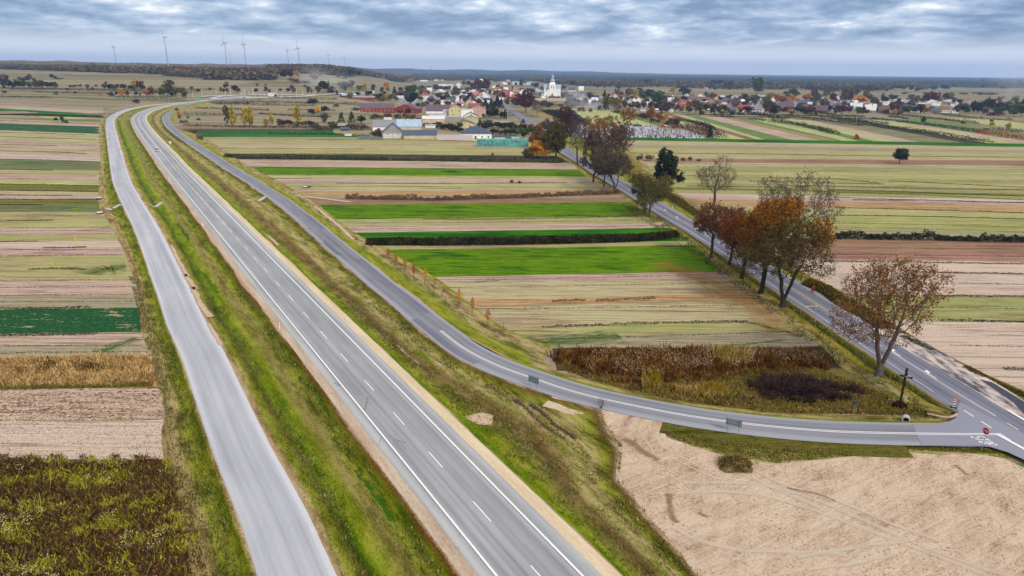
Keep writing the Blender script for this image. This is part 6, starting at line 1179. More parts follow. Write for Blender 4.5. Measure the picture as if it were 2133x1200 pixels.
wallfence((984.5, 292.9), (1010, 293), 2.6 * s0, 'low white wall between the tall concrete fence and the net covered stack', 'garden_wall', M['frame'], 'wall', posts=False)
wallfence((1026, 288.5), (1077, 289), 2.2, 'grey block wall behind the net covered stack', 'garden_wall', plain('grey_block', (104, 110, 124)), 'wall')
wallfence((1030, 291), (1052, 291), 1.4, 'short white fence left of the turquoise playhouse', 'garden_fence', M['frame'])
wallfence((745, 289.5), (797, 291), 1.7, 'grey wire mesh fence left of the gabled barn', 'mesh_fence', plain('mesh_grey', (128, 134, 140)))
wallfence((1018, 238), (1050, 238.5), 2.0, 'pale garden fence in front of the dark spruces', 'garden_fence', M['frame'])
wallfence((1004, 255), (1062, 256), 1.6, 'long pale picket fence above the dark orchard', 'garden_fence', M['concrete'])
wallfence((716, 233.5), (750, 233), 3.6, 'ruined pinkish brick wall left of the long barn', 'ruined_wall', plain('old_pink_brick', (196, 166, 160)), 'wall', panel=3.7)
def netstack():
    a = G(993, 305.6); b_ = G(1100.5, 306.2); L = math.dist(a, b_); s = mpp(1047, 305); r = root('stack', (a[0], a[1], 0), 'long crate stack wrapped in turquoise green netting at the field edge', 'covered stack', None, math.atan2(b_[1] - a[1], b_[0] - a[0]))
    n, m = 90, 8; rng = np.random.default_rng(3); V = []; h = 14.5 * s; D = 6
    prof = [(0, 0), (.05, h * .5), (.1, h), (1.5, h * 1.02), (3, h), (4.5, h * 1.02), (5.9, h), (6, 0)]
    for i in range(n):
        for j, (yy, zz_) in enumerate(prof): V.append((L * i / (n - 1), yy - (.35 * math.sin(i * .9 + j) * rng.uniform(.3, 1) if 0 < j < 3 else 0), max(0, zz_ + (.18 * math.sin(i * 1.3 + j * 2) + rng.normal() * .1 if zz_ > 0 else 0))))
    F = grid_faces(n, m).tolist(); F += [[j for j in range(m)][::-1], [(n - 1) * m + j for j in range(m)]]
    nn = NT('green_net'); p = nn.pos(); x_ = nn.noise(nn.map(p, (.12, .12, .3)), 1, 3); y_ = nn.noise(nn.map(p, (1.2, 1.2, 1.8), 0), 1, 4, .7, 1.0)
    nn.col(nn.mix(nn.ramp(x_, [(.42, (0, 0, 0, 1)), (.56, (1, 1, 1, 1))]), nn.ramp(y_, [(.3, C3(56, 110, 116)), (.7, C3(128, 168, 176))]), nn.ramp(y_, [(.3, C3(40, 138, 122)), (.7, C3(132, 216, 196))])))
    ob('net_cover', mesh('net_cover', V, F, nn.m), r)
    part('crates', lambda V, F: [bx(V, F, 1.2 * k + .3, 1.2 * k + 1.4, .6, 5.4, 0, h * .9) for k in range(int(L / 1.2) - 1)], M['stake'], r)
netstack()
def playhouse():
    x, y = G(1044, 288.5); s = mpp(1044, 288); r = root('playhouse', (x, y, 0), 'tiny turquoise and white playhouse behind the net covered stack', 'playhouse')
    part('wall', lambda V, F: (V.extend([(-2.4 * s, 0, 0), (2.4 * s, 0, 0), (2.4 * s, 0, 4.5 * s), (0, 0, 7 * s), (-2.4 * s, 0, 4.5 * s), (-2.4 * s, 1.6, 0), (2.4 * s, 1.6, 0), (2.4 * s, 1.6, 4.5 * s), (0, 1.6, 7 * s), (-2.4 * s, 1.6, 4.5 * s)]), F.extend([[0, 1, 2, 3, 4], [6, 5, 9, 8, 7], [1, 6, 7, 2], [5, 0, 4, 9]])), plain('turquoise_boards', (90, 196, 206)), r)
    part('roof', lambda V, F: (V.extend([(-3 * s, -.3, 4.2 * s), (0, -.3, 7.4 * s), (0, 1.9, 7.4 * s), (-3 * s, 1.9, 4.2 * s), (3 * s, -.3, 4.2 * s), (3 * s, 1.9, 4.2 * s)]), F.extend([[0, 1, 2, 3], [1, 4, 5, 2]])), M['frame'], r)
    part('door', lambda V, F: bx(V, F, -.8 * s, .8 * s, -.06, .01, .1, 3 * s), M['glass'], r)
playhouse()
H_(1066, 1081, 290, 2.5, 1.5, 'e', 'blue', 'white', dep=5, nwin=0, chim=False, label='low shed with light blue roof right of the playhouse', name='shed', cat='shed')
H_(698, 722, 267, 5, 4.5, 'e', 'tan', 'dark', dep=7, nwin=0, chim=False, rot=-15, label='ramshackle allotment shed with sagging tan roof', name='shed', cat='shed')
H_(710, 727.5, 272.5, 3.5, 3, 'e', 'slate', 'dark', dep=5, nwin=0, chim=False, label='dark allotment shed with bluish roof right of the ramshackle shed', name='shed', cat='shed')
H_(800, 816, 250.5, 3.5, 1.5, 'f', 'white', 'white', dep=4, nwin=0, label='white cabin parked behind the grey roofed shed', name='cabin', cat='cabin')
H_(718.5, 732, 283, 3.2, .6, 'f', 'white', 'white', dep=3, nwin=0, label='white box trailer body standing at the hedge', name='storage_box', cat='storage box')
# ---- cemetery
def cemetery():
    P = [(1176, 287), (1180, 263), (1215, 262), (1300, 262.5), (1362, 264), (1375, 270), (1395, 274), (1425, 275), (1445, 280), (1470, 289), (1400, 288), (1300, 287)]; W_ = GP(P); poly('field', P, field('cemetery_ground', [(150, 148, 150), (120, 120, 112), (96, 100, 80)]), z=.05)
    rng = np.random.default_rng(12); cols = [(226, 226, 234), (168, 168, 182), (92, 92, 106), (244, 242, 246), (134, 124, 126), (196, 188, 198)]; ms_ = []
    for i, c in enumerate(cols):
        V, F = [], []; h = [1.2, .9, 1.0, 1.4, .8, 1.1][i]; bx(V, F, -.5, .5, 0, 2.1, 0, .35); bx(V, F, -.55, .55, 2.15, 2.4, 0, .55)
        if i in (0, 3): bx(V, F, -.08, .08, 2.2, 2.34, .55, h + .5); bx(V, F, -.35, .35, 2.22, 2.32, h, h + .15)
        else: bx(V, F, -.42, .42, 2.18, 2.34, .55, h); bx(V, F, -.3, .3, 2.19, 2.33, h, h + .16)
        bx(V, F, -.2, .2, .5, 1.0, .35, .62)
        ms_.append(mesh('grave', V, F, plain('tomb_stone_%s' % ['pale', 'grey', 'black', 'white', 'brown', 'mauve'][i], c, .5)))
    pts = []; w = np.array(W_); lo, hi = w.min(0), w.max(0); yy = lo[1]
    while yy < hi[1]:
        xx = lo[0]
        while xx < hi[0]:
            q = (xx + rng.normal() * .12, yy + rng.normal() * .12)
            if inpoly(W_, q) and rng.random() < .93: pts.append(q)
            xx += 2.05 if rng.random() > .1 else 3.1
        yy += 3.0
    pts.sort(key=lambda q: math.hypot(*q)); nm_ = ['pale', 'grey', 'black', 'white', 'brown', 'mauve']
    for q in pts[:300]:
        k = int(rng.integers(6)); o = ob('grave', ms_[k], None, (q[0], q[1], .05), -.15 + rng.normal() * .04); tag(o, '%s stone grave among the front rows of the cemetery' % nm_[k], 'grave', 'graves in the front rows of the cemetery')
    Vs, Fs, off = [], [], 0; fm = []
    for q in pts[300:]:
        k = int(rng.integers(6)); me = ms_[k]; n = len(me.vertices); V = np.empty(n * 3, dtype=np.float32); me.vertices.foreach_get('co', V); V = V.reshape(-1, 3) + np.array([q[0], q[1], .05]); Vs.append(V)
        f = np.empty(len(me.loops), dtype=np.int32); me.loops.foreach_get('vertex_index', f); Fs.append(f.reshape(-1, 4) + off); off += n; fm += [k] * len(me.polygons)
    kind(ob('graves', mesh('graves', np.concatenate(Vs), np.concatenate(Fs), [m.materials[0] for m in ms_], fm=fm)), 'stuff')
    s = mpp(1308, 286); x, y = G(1307.5, 285); r = root('cemetery_cross', (x, y, 0), 'tall white cross rising above the graves', 'cross'); part('upright', lambda V, F: bx(V, F, -.3, .3, -.3, .3, 0, 29 * s), M['frame'], r); part('crossbar', lambda V, F: bx(V, F, -1.4, 1.4, -.25, .25, 24 * s, 24 * s + .55), M['frame'], r)
cemetery()
# ------------------------------------------------------------------ wind turbines
M['turb'] = plain('turbine_white', (176, 182, 194), .5, var=.03)
TB = [(240, 102, 243, 137, 10), (345.5, 85, 351, 142, 25), (470, 96, 474, 145, 40), (480, 116, 482, 143, 70), (508, 98, 513, 143, 95), (599, 109, 602, 145, 20), (622, 106, 624.5, 149, 60), (684, 118, 686, 147, 35), (718, 124, 719, 146, 85)]
for i, (hx, hy, bx_, by, ph) in enumerate(TB):
    d = 95 * FPX / (by - hy); rx, ry, rz = ray(bx_, by); k = d / ry; x, y = rx * k, d; z = CAMH + rz * k
    r = root('wind_turbine', (x, y, z), '', 'wind turbine', 'wind turbines on the horizon ridge', R(-65 if i % 2 else -50)); Ht = 95
    part('tower', lambda V, F: revolve(V, F, [(2.6, -25), (2.3, 0), (2.0, Ht * .5), (1.4, Ht)], 10), M['turb'], r, smoothf=True)
    part('nacelle', lambda V, F: (bx(V, F, -2.0, 2.0, -4, 8, Ht - .5, Ht + 3.6)), M['turb'], r)
    hb = part('hub', lambda V, F: (cyl(V, F, (0, -6.8, Ht + 1.6), (0, -4, Ht + 1.6), .8, 1.7, 8)), M['turb'], r)
    for b in range(3):
        a = R(ph * .35 - 6 + b * 120)
        def bl(V, F):
            T = Matrix.Translation((0, -5.2, Ht + 1.6)) @ Matrix.Rotation(a, 4, 'Y'); P = [(0, 1.2, .9), (8, 1.9, .5), (20, 1.4, .35), (46, .35, .12)]; b0 = len(V)
            for zz_, w_, t_ in P: V.extend([tuple(T @ Vector(q)) for q in ((-w_ * .4, -t_, zz_), (w_, 0, zz_), (-w_ * .4, t_, zz_))])
            for j in range(3): F.extend([[b0 + 3 * j + m, b0 + 3 * j + (m + 1) % 3, b0 + 3 * j + 3 + (m + 1) % 3, b0 + 3 * j + 3 + m] for m in range(3)])
            F.extend([[b0, b0 + 2, b0 + 1], [b0 + 9, b0 + 10, b0 + 11]])
        part('blade', bl, M['turb'], r)
    r['label'] = ['leftmost wind turbine, standing apart over the woods', 'tallest looking wind turbine, second from the left', 'wind turbine with the small one close at its right side', 'small far wind turbine just right of the third one', 'fifth wind turbine from the left', 'sixth wind turbine from the left, left one of the close middle pair', 'seventh wind turbine from the left, right one of the close middle pair', 'second wind turbine from the right', 'rightmost and smallest wind turbine'][i]
# ------------------------------------------------------------------ masts and poles
def lattice(px, base, top, w, label, name='radio_mast'):
    s = mpp(px, base); x, y, z = G3(px, base); h = (base - top) * s; r = root(name, (x, y, z), label, 'mast'); 
    def fn(V, F):
        n = 9; w0 = w * s
        for i in range(n):
            a, b = h * i / n, h * (i + 1) / n; wa, wb = w0 * (1 - .6 * i / n), w0 * (1 - .6 * (i + 1) / n)
            for sx, sy in ((-1, -1), (1, -1), (1, 1), (-1, 1)):
                cyl(V, F, (sx * wa, sy * wa, a), (sx * wb, sy * wb, b), .16, n=4); cyl(V, F, (sx * wa, sy * wa, a), (-sy * wb, sx * wb, b), .1, n=3)
    part('lattice', fn, M['metal'], r); part('antenna', lambda V, F: [bx(V, F, a, a + .5, -1.5 * w * s * .5, -1.2 * w * s * .5, h * .88, h) for a in (-1.2 * w * s * .5, .4, 1.0)], M['frame'], r)
lattice(899.5, 176, 139, 1.1, 'slim lattice radio mast above the left half of the village')
lattice(1074.5, 166, 142, .9, 'distant thin radio mast between the village road and the church')
def pole(px, base, h, label, arms=1, grp=None, mt='concrete', name='utility_pole', lz=0):
    x, y, z = G3(px, base); r = root(name, (x, y, z), label, 'pole', grp, -math.atan2(x, y)); part('pole', lambda V, F: cyl(V, F, (0, 0, 0), (0, 0, h), .16, .1, 6), M[mt], r)
    if arms: part('crossarm', lambda V, F: (bx(V, F, -1, 1, -.06, .06, h - .5, h - .35), [cyl(V, F, (a, 0, h - .35), (a, 0, h - .1), .05, n=4) for a in (-.9, 0, .9)]), M[mt], r)
for px, b, h, l in [(1482, 263, 12, 'pole standing left of the soil strip above the crimson hedge'), (1244, 254, 9, 'thin pole in the pale field behind the cemetery'), (1098, 284, 9, 'pole at the dark bushes beside the village road'), (1057, 252, 9, 'pole left of the village road by the spruces'), (1075, 254, 9, 'pole beside the kerb of the village road'), (1783, 258, 8, 'thin pole among the dark rows at the right'), (2089, 286, 9, 'pole in front of the crimson hedge'), (2130, 279, 11, 'white pole at the right picture edge')]: pole(px, b, h, l)
LP = [(402, 203, 12), (421, 199, 12), (451, 196, 10), (470, 204, 13), (481, 200, 13), (501, 203, 9), (505, 202, 13), (509, 197, 12), (511, 203, 15), (519, 200, 10), (527, 203, 17), (529, 198, 12), (532, 203, 10), (543, 202, 14), (551, 200, 14), (565, 199, 11), (573, 200, 12), (577, 203, 15), (589, 202, 13), (596, 199, 10), (603, 199, 9), (618, 203, 15), (631, 202, 13), (646, 200, 12), (655, 202, 10), (575, 204, 11)]
for i, (px, b, hp) in enumerate(sorted(LP)):
    s = mpp(px, b); x, y, z = G3(px, b); h = hp * s; r = root('street_lamp', (x, y, z), '%s street lamp from the left at the distant roundabout' % OR[i], 'street lamp', 'street lamps at the distant roundabout')
    part('pole', lambda V, F: cyl(V, F, (0, 0, 0), (0, 0, h), .26, .16, 6), M['frame'], r); part('lamp_arm', lambda V, F: (cyl(V, F, (0, 0, h), (1.6, 0, h + .3), .12, n=4), bx(V, F, 1.4, 2.4, -.2, .2, h + .2, h + .4)), M['frame'], r)
# roundabout roads
for i, (px, w) in enumerate([([(440, 208), (480, 206), (520, 205), (560, 204), (600, 203.5), (640, 202)], 11), ([(420, 203), (450, 200.5), (480, 202), (520, 204)], 8), ([(520, 198), (560, 199), (620, 199), (660, 199.5), (740, 197)], 8), ([(640, 202), (652, 200), (660, 198.5)], 9), ([(440, 206.5), (470, 201), (510, 199)], 7)]):
    P, s = resample(GP(px), step=12); V = []; N_ = normals2(P)
    for p, n in zip(P, N_):
        for o in (-w / 2, 0, w / 2): q = p + n * o; V.append((q[0], q[1], hgt(*q) + .9))
    me = mesh('roundabout_road', V, grid_faces(len(P), 3), plain('pale_concrete_road', (206, 206, 212))); 
    if me.polygons[0].normal.z < 0: me.flip_normals()
    st(ob('roundabout_road', me))
# ------------------------------------------------------------------ vehicles
def car(loc, rot, body, label, group=None, L=4.4, W=1.8, Hh=1.45, van=False, detail=True, name='parked_car'):
    r = root(name, loc, label, 'van' if van else 'car', group, rot); bm_ = plain('car_paint_%d_%d_%d' % body, body, .3, var=.02)
    sec = [(-L / 2, .45, .62), (-L / 2 + .1, .35, .85), (-L * .32, .3, .92), (L * .2, .28, .92), (L * .45, .33, .80), (L / 2, .42, .6)]
    def fn(V, F):
        b = len(V)
        for x, z0, z1 in sec:
            w = W / 2 * (1 if abs(x) < L * .45 else .9); V.extend([(x, -w * .96, z0), (x, w * .96, z0), (x, w, (z0 + z1) / 2), (x, w * .93, z1), (x, -w * .93, z1), (x, -w, (z0 + z1) / 2)])
        for i in range(len(sec) - 1): F.extend([[b + 6 * i + j, b + 6 * i + (j + 1) % 6, b + 6 * i + 6 + (j + 1) % 6, b + 6 * i + 6 + j] for j in range(6)])
        F.extend([[b + j for j in reversed(range(6))], [b + 6 * (len(sec) - 1) + j for j in range(6)]])
    ob('body', mesh('body', *(lambda V, F: (fn(V, F), (V, F))[1])([], []), bm_), r)
    a, b = (-.48, .3) if not van else (-.49, .36); c, d = (-.36, .1) if not van else (-.48, .24); w = W / 2
    def cab(V, F, g=0):
        V.extend([(L * a, -w * .9, .9), (L * b, -w * .9, .9), (L * b, w * .9, .9), (L * a, w * .9, .9), (L * c, -w * .76, Hh - .06), (L * d, -w * .76, Hh - .06), (L * d, w * .76, Hh - .06), (L * c, w * .76, Hh - .06)]); F.extend([[0, 1, 5, 4], [1, 2, 6, 5], [2, 3, 7, 6], [3, 0, 4, 7]])
    part('windows', cab, M['glass'], r)
    part('car_roof', lambda V, F: bx(V, F, L * c, L * d, -w * .77, w * .77, Hh - .07, Hh), bm_, r)
    for sx in (-.31, .31):
        for sy in (-1, 1): part('wheel', lambda V, F: cyl(V, F, (L * sx, sy * (w - .2), .32), (L * sx, sy * (w + .01), .32), .32, n=10), M['tyre'], r)
    if detail:
        for sy in (-1, 1): part('headlight', lambda V, F: bx(V, F, L * .485, L * .502, sy * w * .62 - .16, sy * w * .62 + .16, .6, .74), M['frame'], r); part('tail_light', lambda V, F: bx(V, F, -L * .503, -L * .48, sy * w * .62 - .14, sy * w * .62 + .14, .62, .82), plain('tail_light_red', (190, 30, 30), .3), r)
        part('grille', lambda V, F: bx(V, F, L * .49, L * .505, -.35, .35, .42, .58), M['tyre'], r)
    return r
q = MAIN.at(MAIN.near(px_([(323, 316)])[0]), -1.8); car((q[0], q[1], RZ + .03), MAIN.dirn(MAIN.near(q)) + math.pi, (240, 240, 244), 'white car driving towards the viewer on the main road', L=4.9, W=2.1, Hh=1.7, name='white_car')
for px, py, c, rt, l in [(1137, 259, (120, 130, 150), .3, 'grey blue car on the small gravel car park by the cemetery'), (1143, 260, (70, 90, 140), .2, 'dark blue car, middle of the three on the cemetery car park'), (1149, 260.5, (150, 40, 50), .25, 'dark red car, nearest the trees on the cemetery car park'), (1381, 265, (190, 30, 40), .1, 'red car parked behind the cemetery'), (1387, 263.5, (240, 240, 240), 0, 'white car parked behind the red one above the cemetery'), (209.5, 197.5, (200, 30, 50), 0, 'lone red vehicle far away on the left fields'), (1594, 238, (240, 240, 244), .1, 'white car on the lane below the grey roofed house'), (1634, 238, (236, 236, 238), .2, 'white car on the lane left of the dark bushes'), (1745, 238.5, (240, 240, 242), 0, 'white car in front of the dark hip roofed house'), (1759, 238.5, (242, 242, 244), 0, 'white car right of the one at the hip roofed house'), (1566, 237.5, (226, 226, 232), .3, 'pale car parked at the corner of the grey roofed house'), (510, 205.5, (180, 40, 60), .3, 'red car near the roundabout'), (580, 204.5, (150, 80, 80), 0, 'brownish car on the far road right of the lorry'), (700, 206, (220, 84, 50), 0, 'orange machine parked on the grass by the far red sheds'), (1062, 238, (230, 230, 236), 2.0, 'white car parked on the verge of the village road')]:
    x, y, z = G3(px, py); car((x, y, z + .1), rt, c, l, 'far parked cars', detail=False)
x, y, z = G3(566, 204); r = root('lorry', (x, y, z + .9), 'white and dark lorry beside the distant roundabout', 'lorry'); part('cab', lambda V, F: bx(V, F, 4, 6.2, -1.25, 1.25, .6, 3.2), plain('lorry_dark', (60, 60, 76)), r); part('box', lambda V, F: bx(V, F, -4, 3.8, -1.25, 1.25, 1, 5.2), M['frame'], r)
for sx in (-3, 2.5, 5):
    for sy in (-1.2, .9): part('wheel', lambda V, F: cyl(V, F, (sx, sy, .5), (sx, sy + .3, .5), .5, n=10), M['tyre'], r)
# ------------------------------------------------------------------ delineator posts
M['post'] = plain('post_white', (240, 240, 240), .5, var=.03); M['refl'] = plain('reflector_red', (186, 40, 40), .4); M['blk'] = plain('post_black', (40, 40, 44), .5)
dpm = {}
def delineator(p, rot, label):
    r = root('delineator_post', (p[0], p[1], p[2]), label, 'road post', 'white delineator posts along the roads', rot)
    if not dpm:
        V, F = [], []; V += [(-.06, -.09, -.1), (.06, -.06, -.1), (.06, .06, -.1), (-.06, .09, -.1), (-.06, -.09, 1.0), (.06, -.06, 1.08), (.06, .06, 1.08), (-.06, .09, 1.0)]; F += [(0, 3, 2, 1), (4, 5, 6, 7), (0, 1, 5, 4), (1, 2, 6, 5), (2, 3, 7, 6), (3, 0, 4, 7)]
        dpm['body'] = mesh('post_body', V, F, M['post']); V, F = [], []; bx(V, F, -.065, .065, -.094, .094, .72, .84); dpm['black_band'] = mesh('black_band', V, F, M['blk']); V, F = [], []; bx(V, F, .06, .07, -.03, .03, .74, .82); dpm['reflector'] = mesh('reflector', V, F, M['refl'])
    for k, m in dpm.items(): ob(k, m, r)
dl = [(582.6, 685, 'l'), (422.5, 470.5, 'l'), (351.7, 375, 'l'), (311.7, 322, 'l'), (286, 286, 'l'), (270.5, 261, 'l'), (277, 242, 'l'), (290, 235, 'l'), (307, 228, 'l'), (352, 218.5, 'l'), (721.5, 667, 'r'), (513.5, 462.5, 'r'), (419, 372, 'r'), (364.5, 320.5, 'r'), (330, 285.5, 'r'), (308, 261, 'r'), (307, 246, 'r'), (318, 236, 'r'), (356, 223, 'r'), (1671.8, 589.5, 'o'), (1401, 433, 'o')]
cnt = {}
for px, py, sd_ in dl:
    x, y = G(px, py, RZ - .05); L = OLD if sd_ == 'o' else MAIN; i = cnt.get(sd_, 0); cnt[sd_] = i + 1
    delineator((x, y, RZ - .05 + (hgt(x, y))), L.dirn(L.near((x, y))), {'l': '%s white post from the near end on the left edge of the main road' % OR[i], 'r': '%s white post from the near end on the right edge of the main road' % OR[i], 'o': ['white post on the far verge of the old road above the cyclist', 'white post beside the turn arrows of the old road'][i % 2]}[sd_])
# ------------------------------------------------------------------ road signs
def post2(r, xs, h, rad=.035, z0=-.2):
    for x in xs: part('post', lambda V, F: cyl(V, F, (x, 0, z0), (x, 0, h), rad, n=7), M['metal'], r)
def bigsign(a, b_, w0, w1, zt, label):
    A, B = G(*a, .35), G(*b_, .35); d = math.dist(A, B); ang = math.atan2(B[1] - A[1], B[0] - A[0]); r = root('direction_sign', (A[0], A[1], .3), label, 'road sign', 'direction signs seen from behind', ang)
    post2(r, [0, d], zt); s = mpp(*a)
    part('panel', lambda V, F: bx(V, F, -w0, d + w0, .05, .08, zt - 1.0, zt + .05), M['metal'], r)
    part('panel_frame', lambda V, F: (bx(V, F, -w0 - .04, -w0, .02, .1, zt - 1.03, zt + .1), bx(V, F, d + w0, d + w0 + .04, .02, .1, zt - 1.03, zt + .1), bx(V, F, -w0, d + w0, .02, .045, zt - .35, zt - .3), bx(V, F, -w0, d + w0, .02, .045, zt - .75, zt - .7)), plain('sign_back_rail', (96, 112, 128)), r)
    part('panel_face', lambda V, F: bx(V, F, -w0 + .03, d + w0 - .03, .085, .095, zt - .96, zt + .01), plain('sign_green', (30, 110, 70)), r)
bigsign((1104, 811), (1117, 816), .3, .3, 2.3, 'grey back of the left direction sign beside the service road, on two posts')
bigsign((1514, 904), (1537, 909), .25, .25, 2.4, 'grey back of the right direction sign, on two posts above the sandy plot')
def text_mesh(V, F, txt, w, h, st__, cx, cz, T):
    v, f = letters(txt, None, w, h, st__); tw = (len(txt) * 1.45 - .45) * w; b = len(V); V.extend([tuple(T @ Vector((cx + a - tw / 2, -.004 - c * .2, cz + b_ - h / 2))) for a, b_, c in v]); F.extend([[b + i for i in ff] for ff in f])
def ngon(V, F, n, rad, y, z, th=.02, rot=0.0):
    b = len(V)
    for yy in (y, y + th):
        for i in range(n): t = rot + 2 * math.pi * (i + .5) / n; V.append((rad * math.cos(t), yy, z + rad * math.sin(t)))
    F.append([b + i for i in range(n)]); F.append([b + n + i for i in reversed(range(n))]); F.extend([[b + (i + 1) % n, b + i, b + n + i, b + n + (i + 1) % n] for i in range(n)])
x, y = G(2045, 937, .3); r = root('stop_sign', (x, y, .3), 'red octagonal stop sign at the mouth of the service road', 'road sign', None, R(-70)); post2(r, [0], 3.1)
pl_ = part('sign_plate', lambda V, F: ngon(V, F, 8, .5, -.07, 2.75), M['post'], r)
part('sign_face', lambda V, F: ngon(V, F, 8, .455, -.085, 2.75, .012), plain('stop_red', (206, 16, 40), .4, var=.03), pl_)
part('lettering', lambda V, F: text_mesh(V, F, 'STOP', .13, .27, .04, 0, 2.75, Matrix.Translation((0, -.09, 0))), M['post'], pl_)
def small(px, py, h, kind_, label, ang, z=.3, rad=.4):
    x, y = G(px, py, z); r = root('road_sign', (x, y, z), label, 'road sign', None, R(ang)); post2(r, [0], h)
    if kind_ == 'tri': part('sign_plate', lambda V, F: ngon(V, F, 3, rad * 1.15, -.06, h - .3, .02, R(30)), M['metal'], r)
    elif kind_ == 'disc': part('sign_plate', lambda V, F: ngon(V, F, 16, rad, -.06, h - .3), M['post' if 'white' in label else 'metal'], r)
    else:
        p_ = part('sign_plate', lambda V, F: bx(V, F, -rad, rad, -.07, -.05, h - .75, h), M['metal'], r); part('sign_face', lambda V, F: bx(V, F, -rad * .93, rad * .93, -.049, -.04, h - .72, h - .03), plain('sign_blue', (36, 70, 150)), p_)
small(1775, 878, 3.3, 'sq', 'thin sign seen edge on, standing on the grass above the service road', 82, .35, .35)
small(646.5, 495, 3.0, 'disc', 'round sign seen from behind beside the right service road', 20, .45)
small(1697, 666, 2.7, 'tri', 'bluish grey sign back at the left verge of the old road opposite the yellow bar', 15, .45, .42)
small(1391, 468, 2.9, 'sq', 'thin grey sign beside the turn arrows of the old road', 30, .45, .35)
small(356, 308.5, 3.6, 'disc', 'white round sign between the main road and the right service road', 5, .4, .75)
x, y, z = G3(412.5, 212.5); r = root('green_road_sign', (x, y, z + .5), 'bright green direction board beside the far bend of the main road', 'road sign', None, R(30)); s = mpp(412, 212); post2(r, [-1.4, 1.4], 4.6, .1); part('panel', lambda V, F: bx(V, F, -2.9 * s, 2.9 * s, -.15, -.05, 1.2, 4.6), plain('board_green', (30, 176, 130), .5), r); part('panel_text', lambda V, F: (bx(V, F, -1.2 * s, -.2 * s, -.17, -.155, 2.6, 3.2), bx(V, F, .1 * s, 1.3 * s, -.17, -.155, 2.7, 3.1)), M['post'], r)
# hazard marker with lamp
x, y = G(1986, 849, .5); r = root('hazard_marker', (x, y, .5), 'red and white striped marker board with orange lamp at the road edge', 'hazard marker', None, R(-25))
part('base_plate', lambda V, F: bx(V, F, -.4, .4, -.2, .2, 0, .12), M['blk'], r); bd = part('board', lambda V, F: bx(V, F, -.19, .19, -.04, .03, .12, 1.42), M['post'], r)
for k in range(3): part('stripe', lambda V, F: (V.extend([(-.17, -.05, .2 + k * .42), (.17, -.05, .36 + k * .42), (.17, -.05, .56 + k * .42), (-.17, -.05, .4 + k * .42), (-.17, -.042, .2 + k * .42), (.17, -.042, .36 + k * .42), (.17, -.042, .56 + k * .42), (-.17, -.042, .4 + k * .42)]), F.extend([[0, 1, 2, 3], [0, 4, 5, 1], [3, 2, 6, 7]])), M['refl'], bd)
part('lamp', lambda V, F: (bx(V, F, -.1, .1, -.06, .06, 1.42, 1.52), cyl(V, F, (0, -.06, 1.66), (0, .06, 1.66), .15, n=14)), plain('amber_lens', (250, 110, 20), .3), r)
# ------------------------------------------------------------------ wayside cross
x, y = G(1873, 849, .1); r = root('wayside_cross', (x, y, .05), 'tall dark wooden wayside cross near the junction, tilted slightly', 'cross', None, -.2); dw = plain('old_dark_wood', (58, 42, 40), .95, var=.3, scale=3)
part('upright', lambda V, F: bx(V, F, -.13, .13, -.12, .12, 0, 6.3), dw, r)
part('crossbar', lambda V, F: bx(V, F, -.75, .95, -.135, .135, 4.9, 5.12, Matrix.Translation((0, 0, 5)) @ Matrix.Rotation(R(10), 4, 'Y') @ Matrix.Translation((0, 0, -5))), dw, r)
part('crossbar', lambda V, F: (bx(V, F, -.18, .3, -.15, -.12, 5.3, 5.5)), dw, r)
cf = part('corpus', lambda V, F: (cyl(V, F, (.14, -.2, 4.3), (.14, -.2, 5.1), .06, .09, 6), cyl(V, F, (-.2, -.19, 5.15), (.14, -.2, 5.0), .03, .04, 5), cyl(V, F, (.5, -.19, 5.15), (.14, -.2, 5.0), .03, .04, 5), revolve(V, F, [(.02, 5.12), (.07, 5.2), (.02, 5.3)], 6, (.14, -.2))), M['metal'], r)
rng = np.random.default_rng(4); n = 900; a = rng.uniform(0, 6.28, n); q = rng.uniform(0, 1, n) ** .5
C = np.column_stack([x + q * .95 * np.cos(a), y + q * .7 * np.sin(a), .1 + rng.uniform(0, 1, n) * 1.1 * (1 - q * .5)]); V, F = rquads(C, .3, rng)
tag(ob('withered_bush', mesh('withered_bush', V, F, leafm('withered', [(52, 30, 26), (84, 46, 36), (40, 28, 28)]))), 'dark reddish withered bush at the foot of the wooden cross', 'bush')
V, F = rquads(np.array([[x + 1.0, y + .3, 1.2]]) + rng.normal(size=(50, 3)) * .16, .2, rng); tag(ob('flower_bunch', mesh('flower_bunch', V, F, leafm('yellow_petals', [(230, 220, 130), (250, 244, 190)]))), 'pale yellow flowers beside the wooden cross', 'flowers')
# culvert pipe
x, y = G(1886, 879, .2); r = root('culvert_pipe', (x, y, .05), 'round concrete culvert pipe end in the grass above the service road', 'pipe', None, R(-25))
def ring(V, F):
    n = 20
    for yy in (-.25, .6):
        for rr_ in (.52, .4):
            for i in range(n): t = 2 * math.pi * i / n; V.append((rr_ * math.cos(t), yy, .52 + rr_ * math.sin(t)))
    for i in range(n): j = (i + 1) % n; F.extend([[i, j, n + j, n + i], [i, 2 * n + i, 2 * n + j, j], [n + i, n + j, 3 * n + j, 3 * n + i], [2 * n + i, 3 * n + i, 3 * n + j, 2 * n + j]])
part('pipe', ring, M['concrete'], r); part('dark_inside', lambda V, F: cyl(V, F, (0, .4, .52), (0, .5, .52), .41, n=16), M['blk'], r)
